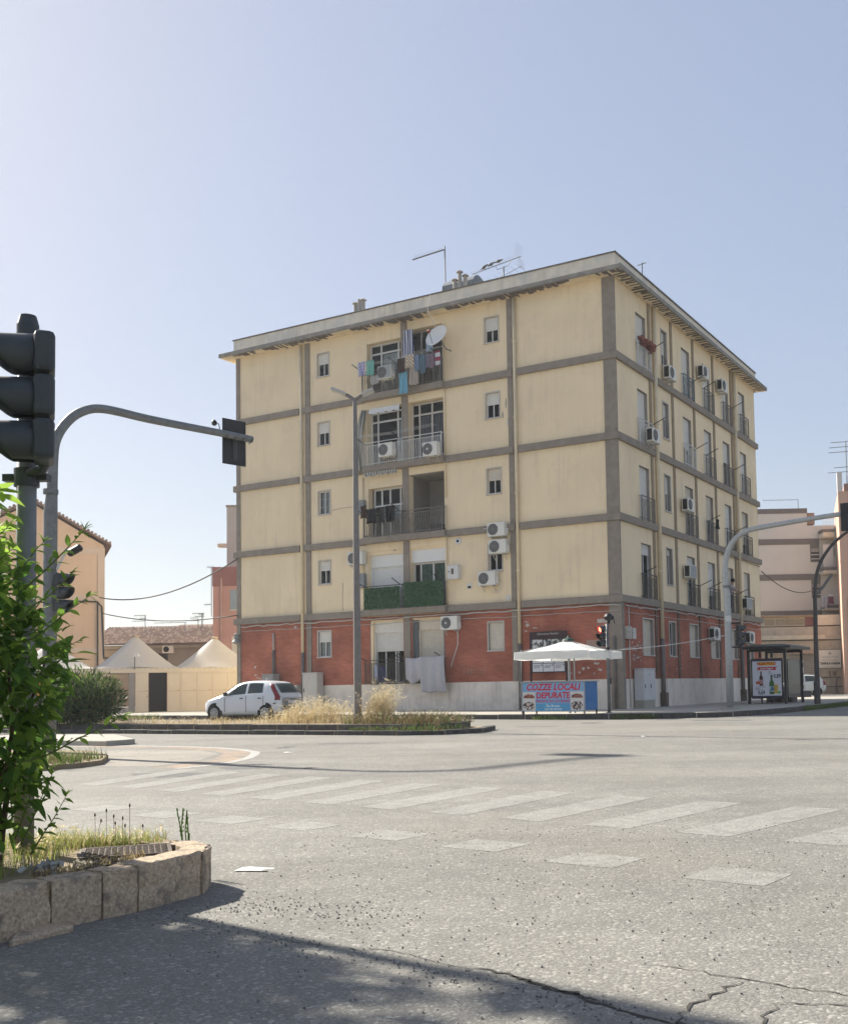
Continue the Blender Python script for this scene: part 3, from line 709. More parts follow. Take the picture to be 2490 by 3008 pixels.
RB = {  # (floor index, column index): material, drying arms
 (3,0):(ironp,[(.72,.0)]),(3,1):(ironb,[(.72,.0)]),(3,2):(irong,[(-.72,0.)]),(3,3):(irong,[(.72,0.)]),(3,4):(irong,None),
 (2,0):(ironp,[(.72,0.)]),(2,1):(ironp,[(.72,0.)]),(2,2):(irong,[(-.6,0.)]),(2,3):(irong,[(.72,0.)]),(2,4):(irong,None),
 (1,0):(irong,None),(1,1):(irong,None),(1,2):(irong,[(-.6,0.)]),(1,3):(iron,[(.72,0.)]),(1,4):(iron,None),
 (0,0):(iron,[(-.7,0.)]),(0,1):(iron,[(.72,0.)]),(0,2):(iron,[(-.72,0.)]),(0,3):(iron,[(.72,0.)]),(0,4):(iron,None)}
for (f, c), (mt, arm) in RB.items():
    cc = colB[c]+.60
    railing('B', cc-.70, cc+.70, ZB[f], .98, .115, mt, 10, True, [(cc+a, d) for a, d in arm] if arm else None)
# ---- french windows on B: shutter fraction by (floor, column)
FR_ = {(3,0):1.,(3,1):1.,(3,2):1.,(3,3):1.,(3,4):1.,(2,0):1.,(2,1):.62,(2,2):1.,(2,3):.45,(2,4):1.,(1,0):1.,(1,1):.5,(1,2):.5,(1,3):1.,(1,4):.75,(0,0):.2,(0,1):.25,(0,2):.7,(0,3):.6,(0,4):.55}
for f in range(4):
    for c in range(5):
        fr = FR_[(f,c)]; d_ = doorB[f*5+c]
        window('B', *d_, .20, fr, sm=shutw if f > 1 or rnd.random() < .6 else shutb, sill=False, surround=False, cur=curt if rnd.random() < .4 and fr < 1 else None)
    window('B', *narB[f], .20, (.62 if f == 3 else .42 if f == 2 else .5 if f == 1 else .15), sm=shutw, sill=True, n=1)
for i, g in enumerate(gB): window('B', *g, .20, (1. if i in (0,2,3,4,5) else 0.), sm=shutb if i != 1 else shutw, sill=True, n=2 if i != 1 else 1)
# ---- balcony railings on A
AR = [(0,iron,False),(1,irong,True),(2,ironp,True),(3,irong,True)]
for f, mt, kk in AR:
    railing('A', -11.72, -9.74, ZB[f], 1.0, .27, mt, 18, kk, arm=[(-11.70,-.05),(-9.85,-.0)] if f != 3 else [(-9.8,-.1),(-11.7,-.1)], arm_len=.6)
    railing('A', -9.66, -7.70, ZB[f], 1.0, .27, mt, 18, kk, arm=[(-7.72,-.05)] if f in (0,3) else None, arm_len=.6)
railing('A', -11.72, -9.70, 1.30, 1.0, .27, iron, 20, False, arm=[(-11.70,-.05),(-9.8,-.05)], arm_len=.6)
railing('A', -9.62, -7.70, 1.30, 1.0, .27, iron, 20, False, arm=[(-9.55,-.05),(-7.75,-.05)], arm_len=.6)
# ================================================================= things on the facades
def acunit(face, s, z, off, label, w_=.80, h=.56, d=.30, fan=True, feet=True, style=0, hose=None):
    """condenser: centre s, bottom z, its back at 'off' from the wall"""
    o = thing('air_conditioner', label, 'air conditioner', FW(face, s, off, z), FR(face), 'air conditioners on the apartment block')
    a = w_/2
    MB().box(-a,a,-d,0,0,h).build('casing', offw, o, bevel=.02)
    fx = -a+.30*w_+.03; r = h*.41
    if fan:
        mb = MB(); rot = Euler((math.pi/2,0,0)).to_matrix()
        mb.lathe([(r,0),(r,.008),(r*.96,.012)], 24, (fx,-d-.001,h*.5), rot); gr = mb.build('fan_grille', M('dark fan grille', (.10,.10,.105), .6, .15, 20.), o)
        mb = MB()
        for k in range(5):
            rr = r*(.25+.17*k)
            mb.tube([(fx+rr*math.cos(t*math.pi/10), -d-.018, h*.5+rr*math.sin(t*math.pi/10)) for t in range(21)], .004, 4, False)
        for k in range(8):
            t = k*math.pi/4; mb.tube([(fx,-d-.018,h*.5),(fx+r*math.cos(t),-d-.018,h*.5+r*math.sin(t))], .004, 4)
        mb.build('guard_wire', M('grey wire', (.3,.3,.3), .5, 0), gr, kind='stuff')
        if style == 1:
            mb = MB(); mb.lathe([(.045,0),(.045,.01)], 12, (fx,-d-.02,h*.5), rot); mb.build('hub', white, gr)
    if style == 2:
        MB().box(-a+.02,a-.02,-d-.004,-d+.001,.03,h-.03).build('front_panel', M('grey louvre', (.33,.34,.34), .6, .08), o)
    MB().box(-a-.006,-a+.001,-d*.85,-d*.15,h*.1,h*.9).build('side_grille', black, o)
    MB().box(a-.001,a+.05,-d*.6,-d*.2,h*.12,h*.55).build('valve_cover', offw, o, bevel=.01)
    for x in (-a*.65, a*.65):
        mb = MB(); mb.box(x-.02,x+.02,-d-.03,off,-.045,-.005); mb.obox((x,off*.35-.12,-.12),(.02,.02,.36),Euler((math.radians(50),0,0)).to_matrix()); mb.build('bracket', M('pale bracket', (.5,.48,.43), .6, .1), o)
    if hose:
        MB().tube([Vector(p) for p in hose], .018, 6).build('hose', white, o, smooth=True)
    return o
def ac_px(face, v, x0, y0, x1, y1, off, label, d=.30, **k):
    fn = AF if face == 'A' else BF
    s0, zt = fn(v, x0, y0, off+d); s1, zb = fn(v, x1, y1, off+d)
    return acunit(face, (s0+s1)/2, zb, off, label, w_=abs(s1-s0), h=k.pop('h', abs(zt-zb)), d=d, **k)
ac_px('A','b4',355,960,610,1165,.32,'white condenser hung on the top floor balcony railing among the laundry', h=.56, style=2)
ac_px('A','b5',378,745,628,975,.30,'white condenser on the grey balcony railing beside the rolled striped awning', h=.58)
ac_px('A','b5',1185,745,1440,965,.30,'condenser with a white fan hub on the pale bars of the balcony railing', h=.58, style=1)
acunit('A',-12.15,6.42,.06,'condenser on the wall left of the closed white roller shutter', hose=[(.4,-.1,.1),(.5,-.05,-.2),(.45,0,-.9)])
acunit('A',-5.15,7.05,.06,'condenser fixed over the string course, upper one of the pair by the downpipe', style=0, hose=[(-.4,-.1,.4),(-.9,-.03,.35),(-2.5,-.02,.42)])
acunit('A',-5.10,6.36,.06,'condenser beside the open dark window, lower one of the pair by the downpipe')
acunit('A',-5.62,5.12,.06,'condenser with grey front right under the small open window', style=0, hose=[(.42,-.1,.2),(.55,-.05,0),(.35,-.03,-.3),(.1,-.02,-.25)])
acunit('A',-7.42,3.42,.06,'condenser with white fan hub on the brick wall beside the beige shutter', style=1, hose=[(.3,-.1,0),(.25,-.03,-.6),(-.1,-.03,-1.5)])
def acB(v, x0, y0, x1, y1, label, off=.08, w_=.78, h=.56, **k):   # near lower corner of the front panel
    s, z = BF(v, x1, y1, off+.3); acunit('B', s-w_/2+.05, z, off, label, w_=w_, h=h, **k)
acunit('B',5.22,13.86,.10,'condenser with holed side hanging below the narrow top floor window')
acunit('B',9.62,15.02,.08,'condenser high on the wall behind the blue balcony railing arms')
acunit('B',12.36,15.05,.08,'condenser high under the eave beside a french window with black arm')
acunit('B',2.92,10.72,.18,'condenser standing in front of the pale railing below a tall shutter')
acunit('B',7.08,8.52,.08,'condenser with sooty wall mark above a grey balcony railing', hose=[(-.35,-.05,.4),(-.38,-.03,1.2)])
acunit('B',7.12,5.62,.08,'condenser with a square grey front above the dark green railing', style=2, fan=False)
acunit('B',15.35,4.72,.08,'condenser hung beside the last dark railing above the brick', style=2, fan=False)
acunit('B',10.20,3.02,.06,'condenser over the closed beige window of the brick storey')
acunit('B',15.72,3.02,.06,'condenser on the brick beside the last downpipe')
# ---- satellite dish
def dish():
    s, z = AF('b4', 1430, 400, .75); o = thing('satellite_dish', 'large white satellite dish above the top floor balcony', 'satellite dish', FW('A', s, .75, z), FR('A')+math.radians(-4))
    rot = Euler((math.radians(62),0,0)).to_matrix(); mb = MB(); R0 = .50
    mb.grid(lambda u, v: rot @ Vector((R0*v*math.cos(2*math.pi*u), R0*1.08*v*math.sin(2*math.pi*u), .16*v*v-.16)), 28, 6); mb.build('reflector', M('off-white dish', (.72,.71,.68), .6, .04), o, smooth=True)
    MB().tube([rot @ Vector((0,-.5,0)), rot @ Vector((0,-.22,.42))], .012, 6).build('feed_arm', iron, o)
    mb = MB(); mb.obox(rot @ Vector((0,-.2,.44)), (.09,.09,.13), rot); mb.build('receiver', M('red receiver', (.32,.07,.05), .6, .1), o, bevel=.01)
    MB().tube([rot @ Vector((0,0,-.17)), rot @ Vector((0,.05,-.35)), (0.1,.5,-.45),(.2,.8,-.5)], .025, 8).build('mount', galv, o)
dish()
# ---- laundry
def cloth(label, face, s, z, off, w_, h, mat, cat='cloth', fold=3., sway=.04, taper=0., hem=.02, name='cloth', skew=0., group=None, th=None):
    o_ = MB(); ph = rnd.random()*6; n, m = max(10, int(w_/.03)), max(8, int(h/.05))
    def fn(u, v):
        x = (u-.5)*w_*(1-taper*v)+skew*v; d = v
        y = sway*math.sin(u*fold*2*math.pi+ph)*(.25+.75*d)+.02*math.sin(u*11+v*5+ph)
        return (x, y, -v*h+hem*math.sin(u*7+ph)*v)
    o_.grid(fn, n, m)
    o = o_.build(name, mat, None, FW(face, s, off, z), FR(face), smooth=True)
    sm = o.modifiers.new('thick', 'SOLIDIFY'); sm.thickness = .008
    return tag(o, label, cat, group)
def stripes(name, c1, c2, sc, axis='X', c3=None):
    m = bpy.data.materials.new(name); m.use_nodes = True; n = m.node_tree.nodes; l = m.node_tree.links; b = n['Principled BSDF']; b.inputs['Roughness'].default_value = .9
    tc = n.new('ShaderNodeTexCoord'); w = n.new('ShaderNodeTexWave'); w.bands_direction = axis; w.inputs['Scale'].default_value = sc; l.new(tc.outputs['Object'], w.inputs[0])
    r = n.new('ShaderNodeValToRGB'); r.color_ramp.interpolation = 'CONSTANT'; r.color_ramp.elements[0].color = (*c1,1); r.color_ramp.elements[1].color = (*c2,1); r.color_ramp.elements[1].position = .5
    l.new(w.outputs['Fac'], r.inputs[0])
    out = r.outputs[0]
    if c3:
        w2 = n.new('ShaderNodeTexWave'); w2.bands_direction = 'Z'; w2.inputs['Scale'].default_value = sc*.8; l.new(tc.outputs['Object'], w2.inputs[0])
        x = n.new('ShaderNodeMix'); x.data_type = 'RGBA'; g = n.new('ShaderNodeMath'); g.operation = 'GREATER_THAN'; g.inputs[1].default_value = .55; l.new(w2.outputs['Fac'], g.inputs[0])
        h_ = n.new('ShaderNodeMath'); h_.operation = 'MULTIPLY'; h_.inputs[1].default_value = .5; l.new(g.outputs[0], h_.inputs[0]); l.new(h_.outputs[0], x.inputs[0]); l.new(out, x.inputs[6]); x.inputs[7].default_value = (*c3,1); out = x.outputs[2]
    l.new(out, b.inputs['Base Color']); return m
def F_(name, col, var=.15): return M('fabric '+name, col, .95, var, 8., .2, 90.)
def lau(v, x, y, x1, y1, label, mat, off=.75, **k):
    s0, zt = AF(v, x, y, off); s1, zb = AF(v, x1, y1, off); cloth(label, 'A', (s0+s1)/2, zt, off, abs(s1-s0), zt-zb, mat, **k)
GL = 'laundry on the apartment block'
lau('b4',10,905,145,1130,'purple and white checked towel drying beside the mint towel', stripes('purple check', (.30,.28,.48),(.62,.62,.68), 3.,'X',(.25,.22,.45)), cat='towel', name='towel', group=GL)
lau('b4',155,880,310,1115,'mint green towel drying at the end of the line', F_('mint',(.16,.42,.36)), cat='towel', name='towel', taper=.15, group=GL)
lau('b4',235,1140,390,1280,'crumpled pale cloth drying below the mint towel', F_('pale',(.42,.42,.42)), off=.5, cat='cloth', group=GL)
lau('b4',835,320,1000,830,'blue and white striped towel knotted high by the pillar', stripes('navy stripes', (.05,.05,.16),(.55,.57,.6), 2.6), off=.35, cat='towel', name='towel', taper=-.4, fold=2., group=GL)
lau('b4',725,840,860,1070,'dark brown towel hanging on the drying line', F_('brown',(.055,.035,.03)), cat='towel', name='towel', group=GL)
lau('b4',865,770,1035,975,'tan towel with pale lattice pattern on the drying line', stripes('tan lattice', (.36,.27,.19),(.60,.54,.44), 4.,'DIAGONAL'), cat='towel', name='towel', group=GL)
lau('b4',760,1080,920,1450,'long turquoise towel hanging down below the balcony floor', F_('turquoise',(.16,.38,.50)), cat='towel', name='towel', off=.65, group=GL)
lau('b4',935,980,1110,1290,'grey-beige striped cloth hanging below the tan towel', stripes('beige cloth', (.42,.36,.31),(.36,.30,.26), 5.), cat='cloth', off=.65, group=GL)
lau('b4',1035,770,1120,1050,'faded denim blue shirt on the crowded drying line', F_('denim',(.17,.24,.36)), cat='shirt', name='shirt', group=GL)
lau('b4',1130,760,1235,1090,'dark teal blue shirt on the crowded drying line', F_('teal',(.10,.17,.22)), cat='shirt', name='shirt', fold=4., group=GL)
lau('b4',1245,750,1320,980,'grey-violet shirt on the crowded drying line', F_('violet',(.20,.18,.24)), cat='shirt', name='shirt', group=GL)
lau('b4',1320,740,1400,990,'dusty purple top on the crowded drying line', F_('dusty',(.24,.17,.22)), cat='shirt', name='shirt', group=GL)
lau('b4',1410,690,1500,940,'white top with crimson lower half on the drying line', stripes('crimson white', (.30,.03,.07),(.62,.62,.66), .9,'Z'), cat='shirt', name='shirt', group=GL)
lau('b4',1250,480,1375,690,'pale blue pillowcase pegged inside the top balcony', F_('pale blue',(.36,.46,.58)), off=.1, cat='pillowcase', name='pillowcase', group=GL)
for (x0,y0,x1,y1,lb) in ((160,405,270,540,'black T-shirt pegged at the left of the dark laundry'),(275,385,345,535,'narrow black top pegged between two black T-shirts'),(350,370,450,525,'black T-shirt pegged nearest the drying rods')):
    lau('b6',x0,y0,x1,y1,lb, F_('black',(.010,.011,.016)), off=.75, cat='shirt', name='shirt', taper=.12, group=GL)
lau('b6',105,370,165,490,'dark maroon garment pegged at the end of the black laundry', F_('maroon',(.05,.025,.025)), cat='shirt', name='shirt', group=GL)
s0, zt_ = AF('b8',752,615,.5); s1, _ = AF('b8',1290,600,.5); _, zb_ = AF('b8',1000,1085,.5); mb = MB(); w_ = s1-s0
def sheet(u, v):                                   # two swags pinched together at the middle peg
    left = u < .42; t = u/.42 if left else (u-.42)/.58; sag = math.sin(t*math.pi)
    h = (.78-.32*abs(t-.45) if left else .98+.10*t)*(zt_-zb_)
    top_ = -.06*sag if left else -.03*sag+.10*max(0,t-.3)*(1 if t < .8 else .6)
    x = s0+w_*u+(.10*(.5-t) if left else .06*(t-.3))*v
    return (x, .05*math.sin(u*26)*(.3+.7*v)+.03*math.sin(u*11+v*4)-.05*math.sin(v*3), top_-h*v+.03*math.sin(u*9)*v)
mb.grid(sheet, 60, 18); o = mb.build('bed_sheet', F_('greysheet',(.42,.41,.44),.06), None, FW('A',0,.5,zt_), FR('A'), smooth=True); o.modifiers.new('t','SOLIDIFY').thickness = .01
tag(o, 'pale grey bed sheet draped in two swags over the ground floor balcony', 'sheet', GL)
lau('b8',385,735,425,945,'narrow blue bag hanging behind the bars of the ground floor balcony', F_('cobalt',(.03,.05,.22)), off=.15, cat='bag', name='bag', group=GL)
lau('b8',435,735,478,945,'wider cobalt bag hanging inside the ground floor balcony bars', F_('cobalt2',(.035,.06,.26)), off=.15, cat='bag', name='bag', group=GL)
lau('b8',325,720,368,910,'striped white and blue cloth over the ground floor balcony rail', stripes('blue white cloth', (.55,.57,.62),(.2,.25,.4), 9.,'Z'), off=.30, cat='cloth', group=GL)
# dark garment and bundle on facade B
o = cloth('black hooded garment hanging from a drying arm on the third floor', 'B', 10.10, 8.55, .55, .35, .45, F_('black2',(.008,.009,.014)), 'garment', taper=-.3, name='garment')
mb = MB()
for i in range(160):
    t = rnd.random(); c = Vector((-.62+1.2*t, -.06+rnd.gauss(0,.05), .04+rnd.gauss(0,.06)-.05*t)); r = Euler((rnd.random()*6,rnd.random()*6,rnd.random()*6)).to_matrix()
    mb.grid(lambda u, v: r @ Vector(((u-.5)*.16,(v-.5)*.12,.02*math.sin(u*6)))+c, 3, 2)
tag(mb.build('rug', F_('rust',(.26,.10,.08),.5), None, FW('B', 2.86, .14, 14.74), FR('B'), smooth=True), 'rust red shaggy rug folded over a top floor railing', 'rug')
# ---- drying lines
def line(name, label, pts, r, mat, cat='cable', group=None):
    o = MB().tube(pts, r, 5).build(name, mat, smooth=True); return tag(o, label, cat, group)
wirem = M('dark cable', (.05,.048,.045), .7, .1); wirep = M('pale cable', (.45,.42,.38), .7, .1); rope = M('white rope', (.6,.58,.54), .9, .1)
for k in range(3): line('drying_line', ('innermost thin','middle thin','outermost thin')[k]+' drying line of the top floor balcony', [FW('A',-11.95,.55+.12*k,14.92), FW('A',-9.8,.55+.12*k,14.86), FW('A',-7.75,.55+.12*k,14.92)], .006, rope, 'clothesline', 'drying lines of the top floor balcony')
for k in range(3): line('drying_line', ('innermost empty','middle empty','outermost empty')[k]+' drying line above the pale balcony railing', [FW('A',-11.9,.5+.15*k,11.85), FW('A',-9.9,.5+.15*k,11.78), FW('A',-7.75,.5+.15*k,11.86)], .006, rope, 'clothesline', 'drying lines of the fourth floor balcony')
# ---- artificial hedge panels on the first-floor balcony
hedge = M('dark artificial ivy', (.04,.12,.055), .6, .45, 30.)
hedgeL = M('pale artificial ivy', (.10,.17,.09), .6, .3, 30.)
def ivy(s0, s1, z0, z1, label):
    o = thing('ivy_screen', label, 'screen', FW('A', (s0+s1)/2, .30, z0), FR('A'), 'artificial ivy screens')
    w_, h = s1-s0, z1-z0
    MB().box(-w_/2,w_/2,-.008,.008,0,h).build('backing', hedge, o)
    mb = MB()
    for i in range(1500):
        c = Vector((rnd.uniform(-w_/2,w_/2), -.02-rnd.random()*.05, rnd.uniform(0,h))); r = Euler((rnd.uniform(-.9,.9),rnd.uniform(-.9,.9),rnd.uniform(-3,3))).to_matrix() @ Euler((math.pi/2,0,0)).to_matrix()
        k = rnd.uniform(.025,.045); mb.cur = 1 if rnd.random() < .16 else 0
        mb.add([r @ Vector(p)*k+c for p in ((0,-1,0),(.7,0,.2),(0,1,0),(-.7,0,.2))], [(0,1,2),(0,2,3)])
    mb.build('leaves', [hedge, hedgeL], o, kind='stuff')
ivy(-11.70,-9.86,4.46,5.36,'green artificial ivy screen on the railing below the closed white shutter')
ivy(-9.66,-7.72,4.46,5.48,'green artificial ivy screen on the railing below the window with green curtains')
# ---- boxes and small fittings
def wallbox(name, label, face, s, z, w_, h, d, mat, cat='box', extra=True):
    o = thing(name, label, cat, FW(face, s, .005, z), FR(face)); MB().box(-w_/2,w_/2,-d,0,0,h).build('case', mat, o, bevel=.015)
    if extra: MB().box(-w_*.12,w_*.1,-d-.006,-d,h*.35,h*.75).build('window_panel', M('brown panel', (.12,.09,.07), .6, .1), o)
    MB().box(-w_*.4,-w_*.3,-d-.01,-d,h*.5,h*.58).build('latch', black, o)
wallbox('gas_boiler', 'white boiler box on the wall right of the ivy balcony', 'A', -7.25, 5.48, .52, .58, .28, white, 'boiler')
wallbox('meter_box', 'grey meter box on the wall above the closed shutter balcony, behind the lamp post', 'A', -11.98, 8.6, .42, .62, .2, M('grey box', (.25,.26,.26), .6, .1), 'box', False)
wallbox('meter_box', 'grey meter box low on the wall left of the ivy balcony', 'A', -11.98, 5.42, .38, .62, .2, M('grey box', (.25,.26,.26), .6, .1), 'box', False)
wallbox('junction_box', 'pale junction box strapped to the brick corner pillar', 'B', .42, 2.78, .42, .48, .16, M('beige box', (.46,.42,.36), .6, .08), 'box', False)
wallbox('notice_box', 'small white box with notice beside the brick corner pillar', 'B', .98, 2.80, .32, .42, .12, M('white box', (.58,.57,.52), .6, .05), 'box', False)
o = thing('round_vent', 'round white wall vent between the bay and the condensers', 'vent', FW('A',-7.12,.0,7.05), FR('A')); rot = Euler((math.pi/2,0,0)).to_matrix()
MB().lathe([(.15,0),(.15,.03),(.11,.05)], 20, rot=rot).build('flange', white, o); MB().lathe([(.055,0),(.055,.07)], 12, rot=rot).build('pipe', black, o)
o = thing('vent_hole', 'small square vent below the boiler box', 'vent', FW('A',-6.62,.0,5.05), FR('A')); MB().box(-.11,.11,-.02,.0,0,.24).build('frame', offw, o); MB().box(-.075,.075,-.024,-.018,.03,.13).build('opening', dark, o)
def camera_(label, p, rz):
    o = thing('security_camera', label, 'camera', p, rz); rot = Euler((math.pi/2+.2,0,.4)).to_matrix(); MB().lathe([(.035,0),(.04,.02),(.04,.2),(.03,.21)], 10, rot=rot).build('body', white, o, smooth=False); MB().tube([(0,0,0),(0,.1,.05)], .012, 5).build('bracket', white, o)
camera_('white security camera under the string course beside the left downpipe', FW('A',-15.6,.12,3.92), FR('A'))
camera_('white security camera on the brick wall behind the lamp post', FW('A',-12.25,.06,3.98), FR('A'))
lmp = thing('wall_lantern', 'grey wall lantern at the left end of the brick storey', 'lantern', FW('A',-19.05,.25,3.3), FR('A'))
MB().lathe([(.05,-.05),(.2,.02),(.22,.05),(.12,.18),(.12,.42),(.05,.46)], 12).build('head', M('grey lantern', (.22,.22,.22), .6, .15), lmp); MB().tube([(0,0,.3),(0,.3,.4)], .02, 6).build('arm', iron, lmp)
# ---- rolled awnings
aw = stripes('grey-green awning', (.42,.40,.36), (.16,.17,.15), 2.2)
def awn(label, pts, w_): 
    mb = MB(); n = len(pts)
    mb.grid(lambda u, v: Vector(pts[0]).lerp(Vector(pts[-1]), v)+Vector((w_*(u-.5)*(1+.6*v), .05*math.sin(u*14)+.16*math.sin(v*3.1)*-1, 0)), 14, 8)
    o = mb.build('awning', aw, None, FW('A',0,0,0), FR('A'), smooth=True); o.modifiers.new('t','SOLIDIFY').thickness = .01; tag(o, label, 'awning')
awn('striped awning bunched and hanging down the left side of the fourth floor balcony', [(-11.75,-.15,13.1),(-11.98,-.32,10.45)], .28)
mb = MB(); mb.grid(lambda u, v: (-11.6+1.72*u, -.36-.03*math.sin(u*40)*v, 10.33-.17*v+(.03*math.sin(u*50))*v), 60, 3)
tag(mb.build('awning_valance', aw, None, FW('A',0,0,0), FR('A')), 'scalloped valance of a rolled awning under the fourth floor slab', 'awning')
mb = MB(); mb.grid(lambda u, v: (-11.5+1.62*u, -.12+.02*math.sin(u*30), 13.12-.22*v+.02*math.sin(u*25)*v), 40, 2)
tag(mb.build('awning_valance', M('white awning', (.66,.67,.68), .8, .05), None, FW('A',0,0,0), FR('A')), 'white rolled awning above the open dark door of the fourth floor', 'awning')
# ---- cables on the walls and across the street
def wig(face, s0, s1, z, off, amp, n): return [FW(face, s0+(s1-s0)*i/n, off+rnd.uniform(0,.02), z+rnd.gauss(0,amp)) for i in range(n+1)]
line('cable_bundle', 'frayed pale cable bundle running under the string course of the long brick wall', wig('A',-18.9,.05,4.06,.10,.02,70), .028, wirep)
line('cable_bundle', 'thin grey cable below the frayed bundle on the long brick wall', wig('A',-18.9,-.02,3.84,.05,.012,50), .014, wirep)
line('cable_bundle', 'pale cable bundle under the string course on the shaded brick side', wig('B',.25,18.4,4.06,.10,.025,70), .026, wirep)
line('cable_bundle', 'thin cable below the bundle on the shaded brick side', wig('B',.25,18.4,3.80,.05,.015,50), .013, wirep)
line('cable_bundle', 'cable clipped under the string course towards the far corner', wig('B',11.8,18.4,7.16,.09,.015,24), .018, wirem)
line('overhead_cable', 'thick overhead cable from the block to the peach gabled house', catenary(FW('A',-19.1,.15,7.2), D('a7',680,708,62.5), .75), .035, wirem)
line('overhead_cable', 'thinner low overhead cable from the block to the peach gabled house', catenary(FW('A',-19.1,.15,4.6), D('a7',700,815,62.5), .35), .028, wirem)
line('overhead_cable', 'overhead cable from the far corner of the block across the side street', catenary(FW('B',18.4,.15,6.9), D('c3',760,1420,80), .6), .03, wirem)
line('overhead_cable', 'loose white cable dropping over the eave to the dish', [FW('A',-7.9,.62,17.3), FW('A',-8.05,.64,16.9), FW('A',-8.0,.66,16.6), FW('A',-7.75,.55,16.0), FW('A',-7.7,.1,15.5)], .014, rope)
line('wall_conduit', 'white vertical conduit beside the brick corner pillar', [FW('B',.62,.05,.2), FW('B',.62,.05,4.0)], .022, M('white conduit', (.6,.55,.5), .7, .1), 'pipe')
line('steel_tube', 'rusty steel tube standing against the brick corner pillar', [FW('A',-.25,.12,.15), FW('A',-.25,.12,2.9)], .055, M('rusty tube', (.17,.15,.125), .8, .2), 'pipe')
# ---- worn paint, paper scraps and graffiti on the brick (children of the wall)
bw = {o.rotation_euler.z > 1: o for o in BLD.children if o.name.startswith('brick_wall')}
scr = M('torn white paper', (.52,.47,.42), .95, .15, 10.); chalk = M('pale spray paint', (.45,.33,.29), .95, .1)
def scraps(par, n, s0, s1, z0, z1, k=1.):
    for i in range(n):
        s, z = rnd.uniform(s0,s1), rnd.uniform(z0,z1); w_, h = rnd.uniform(.02,.14)*k, rnd.uniform(.015,.06)*k
        MB().yprism([(s-w_,z-h*rnd.random()),(s+w_*rnd.random(),z-h),(s+w_,z+h*rnd.random()),(s-w_*rnd.random(),z+h)], -.006, .0).build('paper_scrap', scr, par)
scraps(bw[False], 26, -2.6,-.6,1.4,2.5); scraps(bw[False], 10, -4.1,-3.3,3.1,3.6,.8); scraps(bw[False], 6, -18.2,-17.7,1.6,2.3)
scraps(bw[True], 26, .75,2.0,1.9,2.75,.7); scraps(bw[True], 14, 3.0,6.5,1.5,2.4,.6)
MB().yprism([(-.98,3.42),(-.35,3.42),(-.35,3.56),(-.98,3.56)], -.008,0).build('paper_scrap', scr, bw[False])
MB().yprism([(-1.45,2.35),(-.85,2.35),(-.85,2.78),(-1.45,2.78)], -.008,0).build('faded_poster', M('faded poster', (.40,.26,.20), .9, .15), bw[False])
def scrib(par, pts, s, z, k, r=.008):
    P = [(s+x*k, -.005, z+y*k) for x, y in pts]; MB().tube(P, r, 4).build('graffiti_stroke', chalk, par)
g0 = [(0,0),(.05,.5),(.2,.6),(.3,.3),(.32,0)]; g1 = [(.5,.6),(.45,-.1),(.6,.3),(.75,.5),(.7,-.1)]; g2 = [(.9,.9),(.85,0),(1.1,.1),(1.15,.4),(.9,.35)]; g3 = [(1.3,.5),(1.25,0),(1.45,.45),(1.6,.1),(1.6,.5)]; g4 = [(1.8,.3),(2.0,.4),(1.85,0),(2.1,.1)]; g5 = [(2.2,.6),(2.5,.65)]; g6 = [(2.35,.65),(2.3,-.1)]
for g in (g0,g1,g2,g3,g4,g5,g6): scrib(bw[False], g, -6.95, 1.62, .42)
for k in range(7): scrib(bw[True], [(0,0),(.1,.4),(.3,.3),(.2,0),(.4,.1)] if k%2 else [(0,.4),(.2,.5),(.15,0),(.35,0)], 1.0+.16*(k%4), 2.05+.3*(k//4), .35, .011)
# peeled plaster
peel = M('bare grey plaster', (.42,.37,.30), .95, .15, 12.); peelw = M('white filler', (.66,.63,.57), .95, .06, 12.)
yw = [o for o in BLD.children if o.name.startswith('wall') and o.rotation_euler.z < 1][0]
def peeled(s, z, w_, h, mat, n=11):
    P = [(s+w_*math.cos(k*2*math.pi/n)*rnd.uniform(.55,1.1), z+h*math.sin(k*2*math.pi/n)*rnd.uniform(.55,1.1)) for k in range(n)]
    MB().yprism(P, -.004, 0.).build('peeled_patch', mat, yw)
for v, x, y, w_, h, mt in (('a2',462,1200,.05,.22,peel),('a2',437,1290,.06,.18,peel),('a2',470,1340,.05,.2,peelw),('a5',480,1005,.13,.16,peelw),('a4',1215,580,.08,.05,peel),('a2',410,1075,.02,.03,peel)):
    s_, z_ = AF(v,x,y); peeled(s_, z_, w_, h, mt)
for (v, P) in (('a4',[(885,785),(882,860),(884,965)]),('a4',[(815,325),(880,310),(950,303)])):
    MB().tube([(*[AF(v,x,y)[0]],-.006,AF(v,x,y)[1]) for x, y in P], .012, 4).build('plaster_crack', peel, yw)
# ---- roof furniture
def antenna(label, v, x, y, mast_dx, kind, cat='antenna'):
    pass
def roofp(s, b_, z=ZE+.1): return C3 - AV*s + BV*b_ + Vector((0,0,z))
sa, za = AF('a1',1540,340,-4.); sm_, zt = AF('a1',1536,50,-4.)
o = thing('tv_antenna', 'tall mast antenna with a single boom on the roof', 'antenna', FW('A', sa, -4., ZE+.1), -TH)
MB().tube([(0,0,0),(-.02,0,zt-ZE-.1)], .03, 6).build('mast', galv, o); zz = zt-ZE-.25
mb = MB(); mb.tube([(0,0,zz),(-1.9,.1,zz-.05)], .035, 5)
for i in range(14): mb.tube([(-.1-.12*i,-.15,zz+.02),(-.1-.12*i,.15,zz+.02)], .005, 4)
mb.build('boom', galv, o)
sa, za = AF('a2',445,290,-4.); _, zt = AF('a2',445,205,-4.)
o = thing('tv_antenna', 'wide directional antenna with a reflector grid and pigeons on it', 'antenna', FW('A', sa, -4., ZE+.1), -TH)
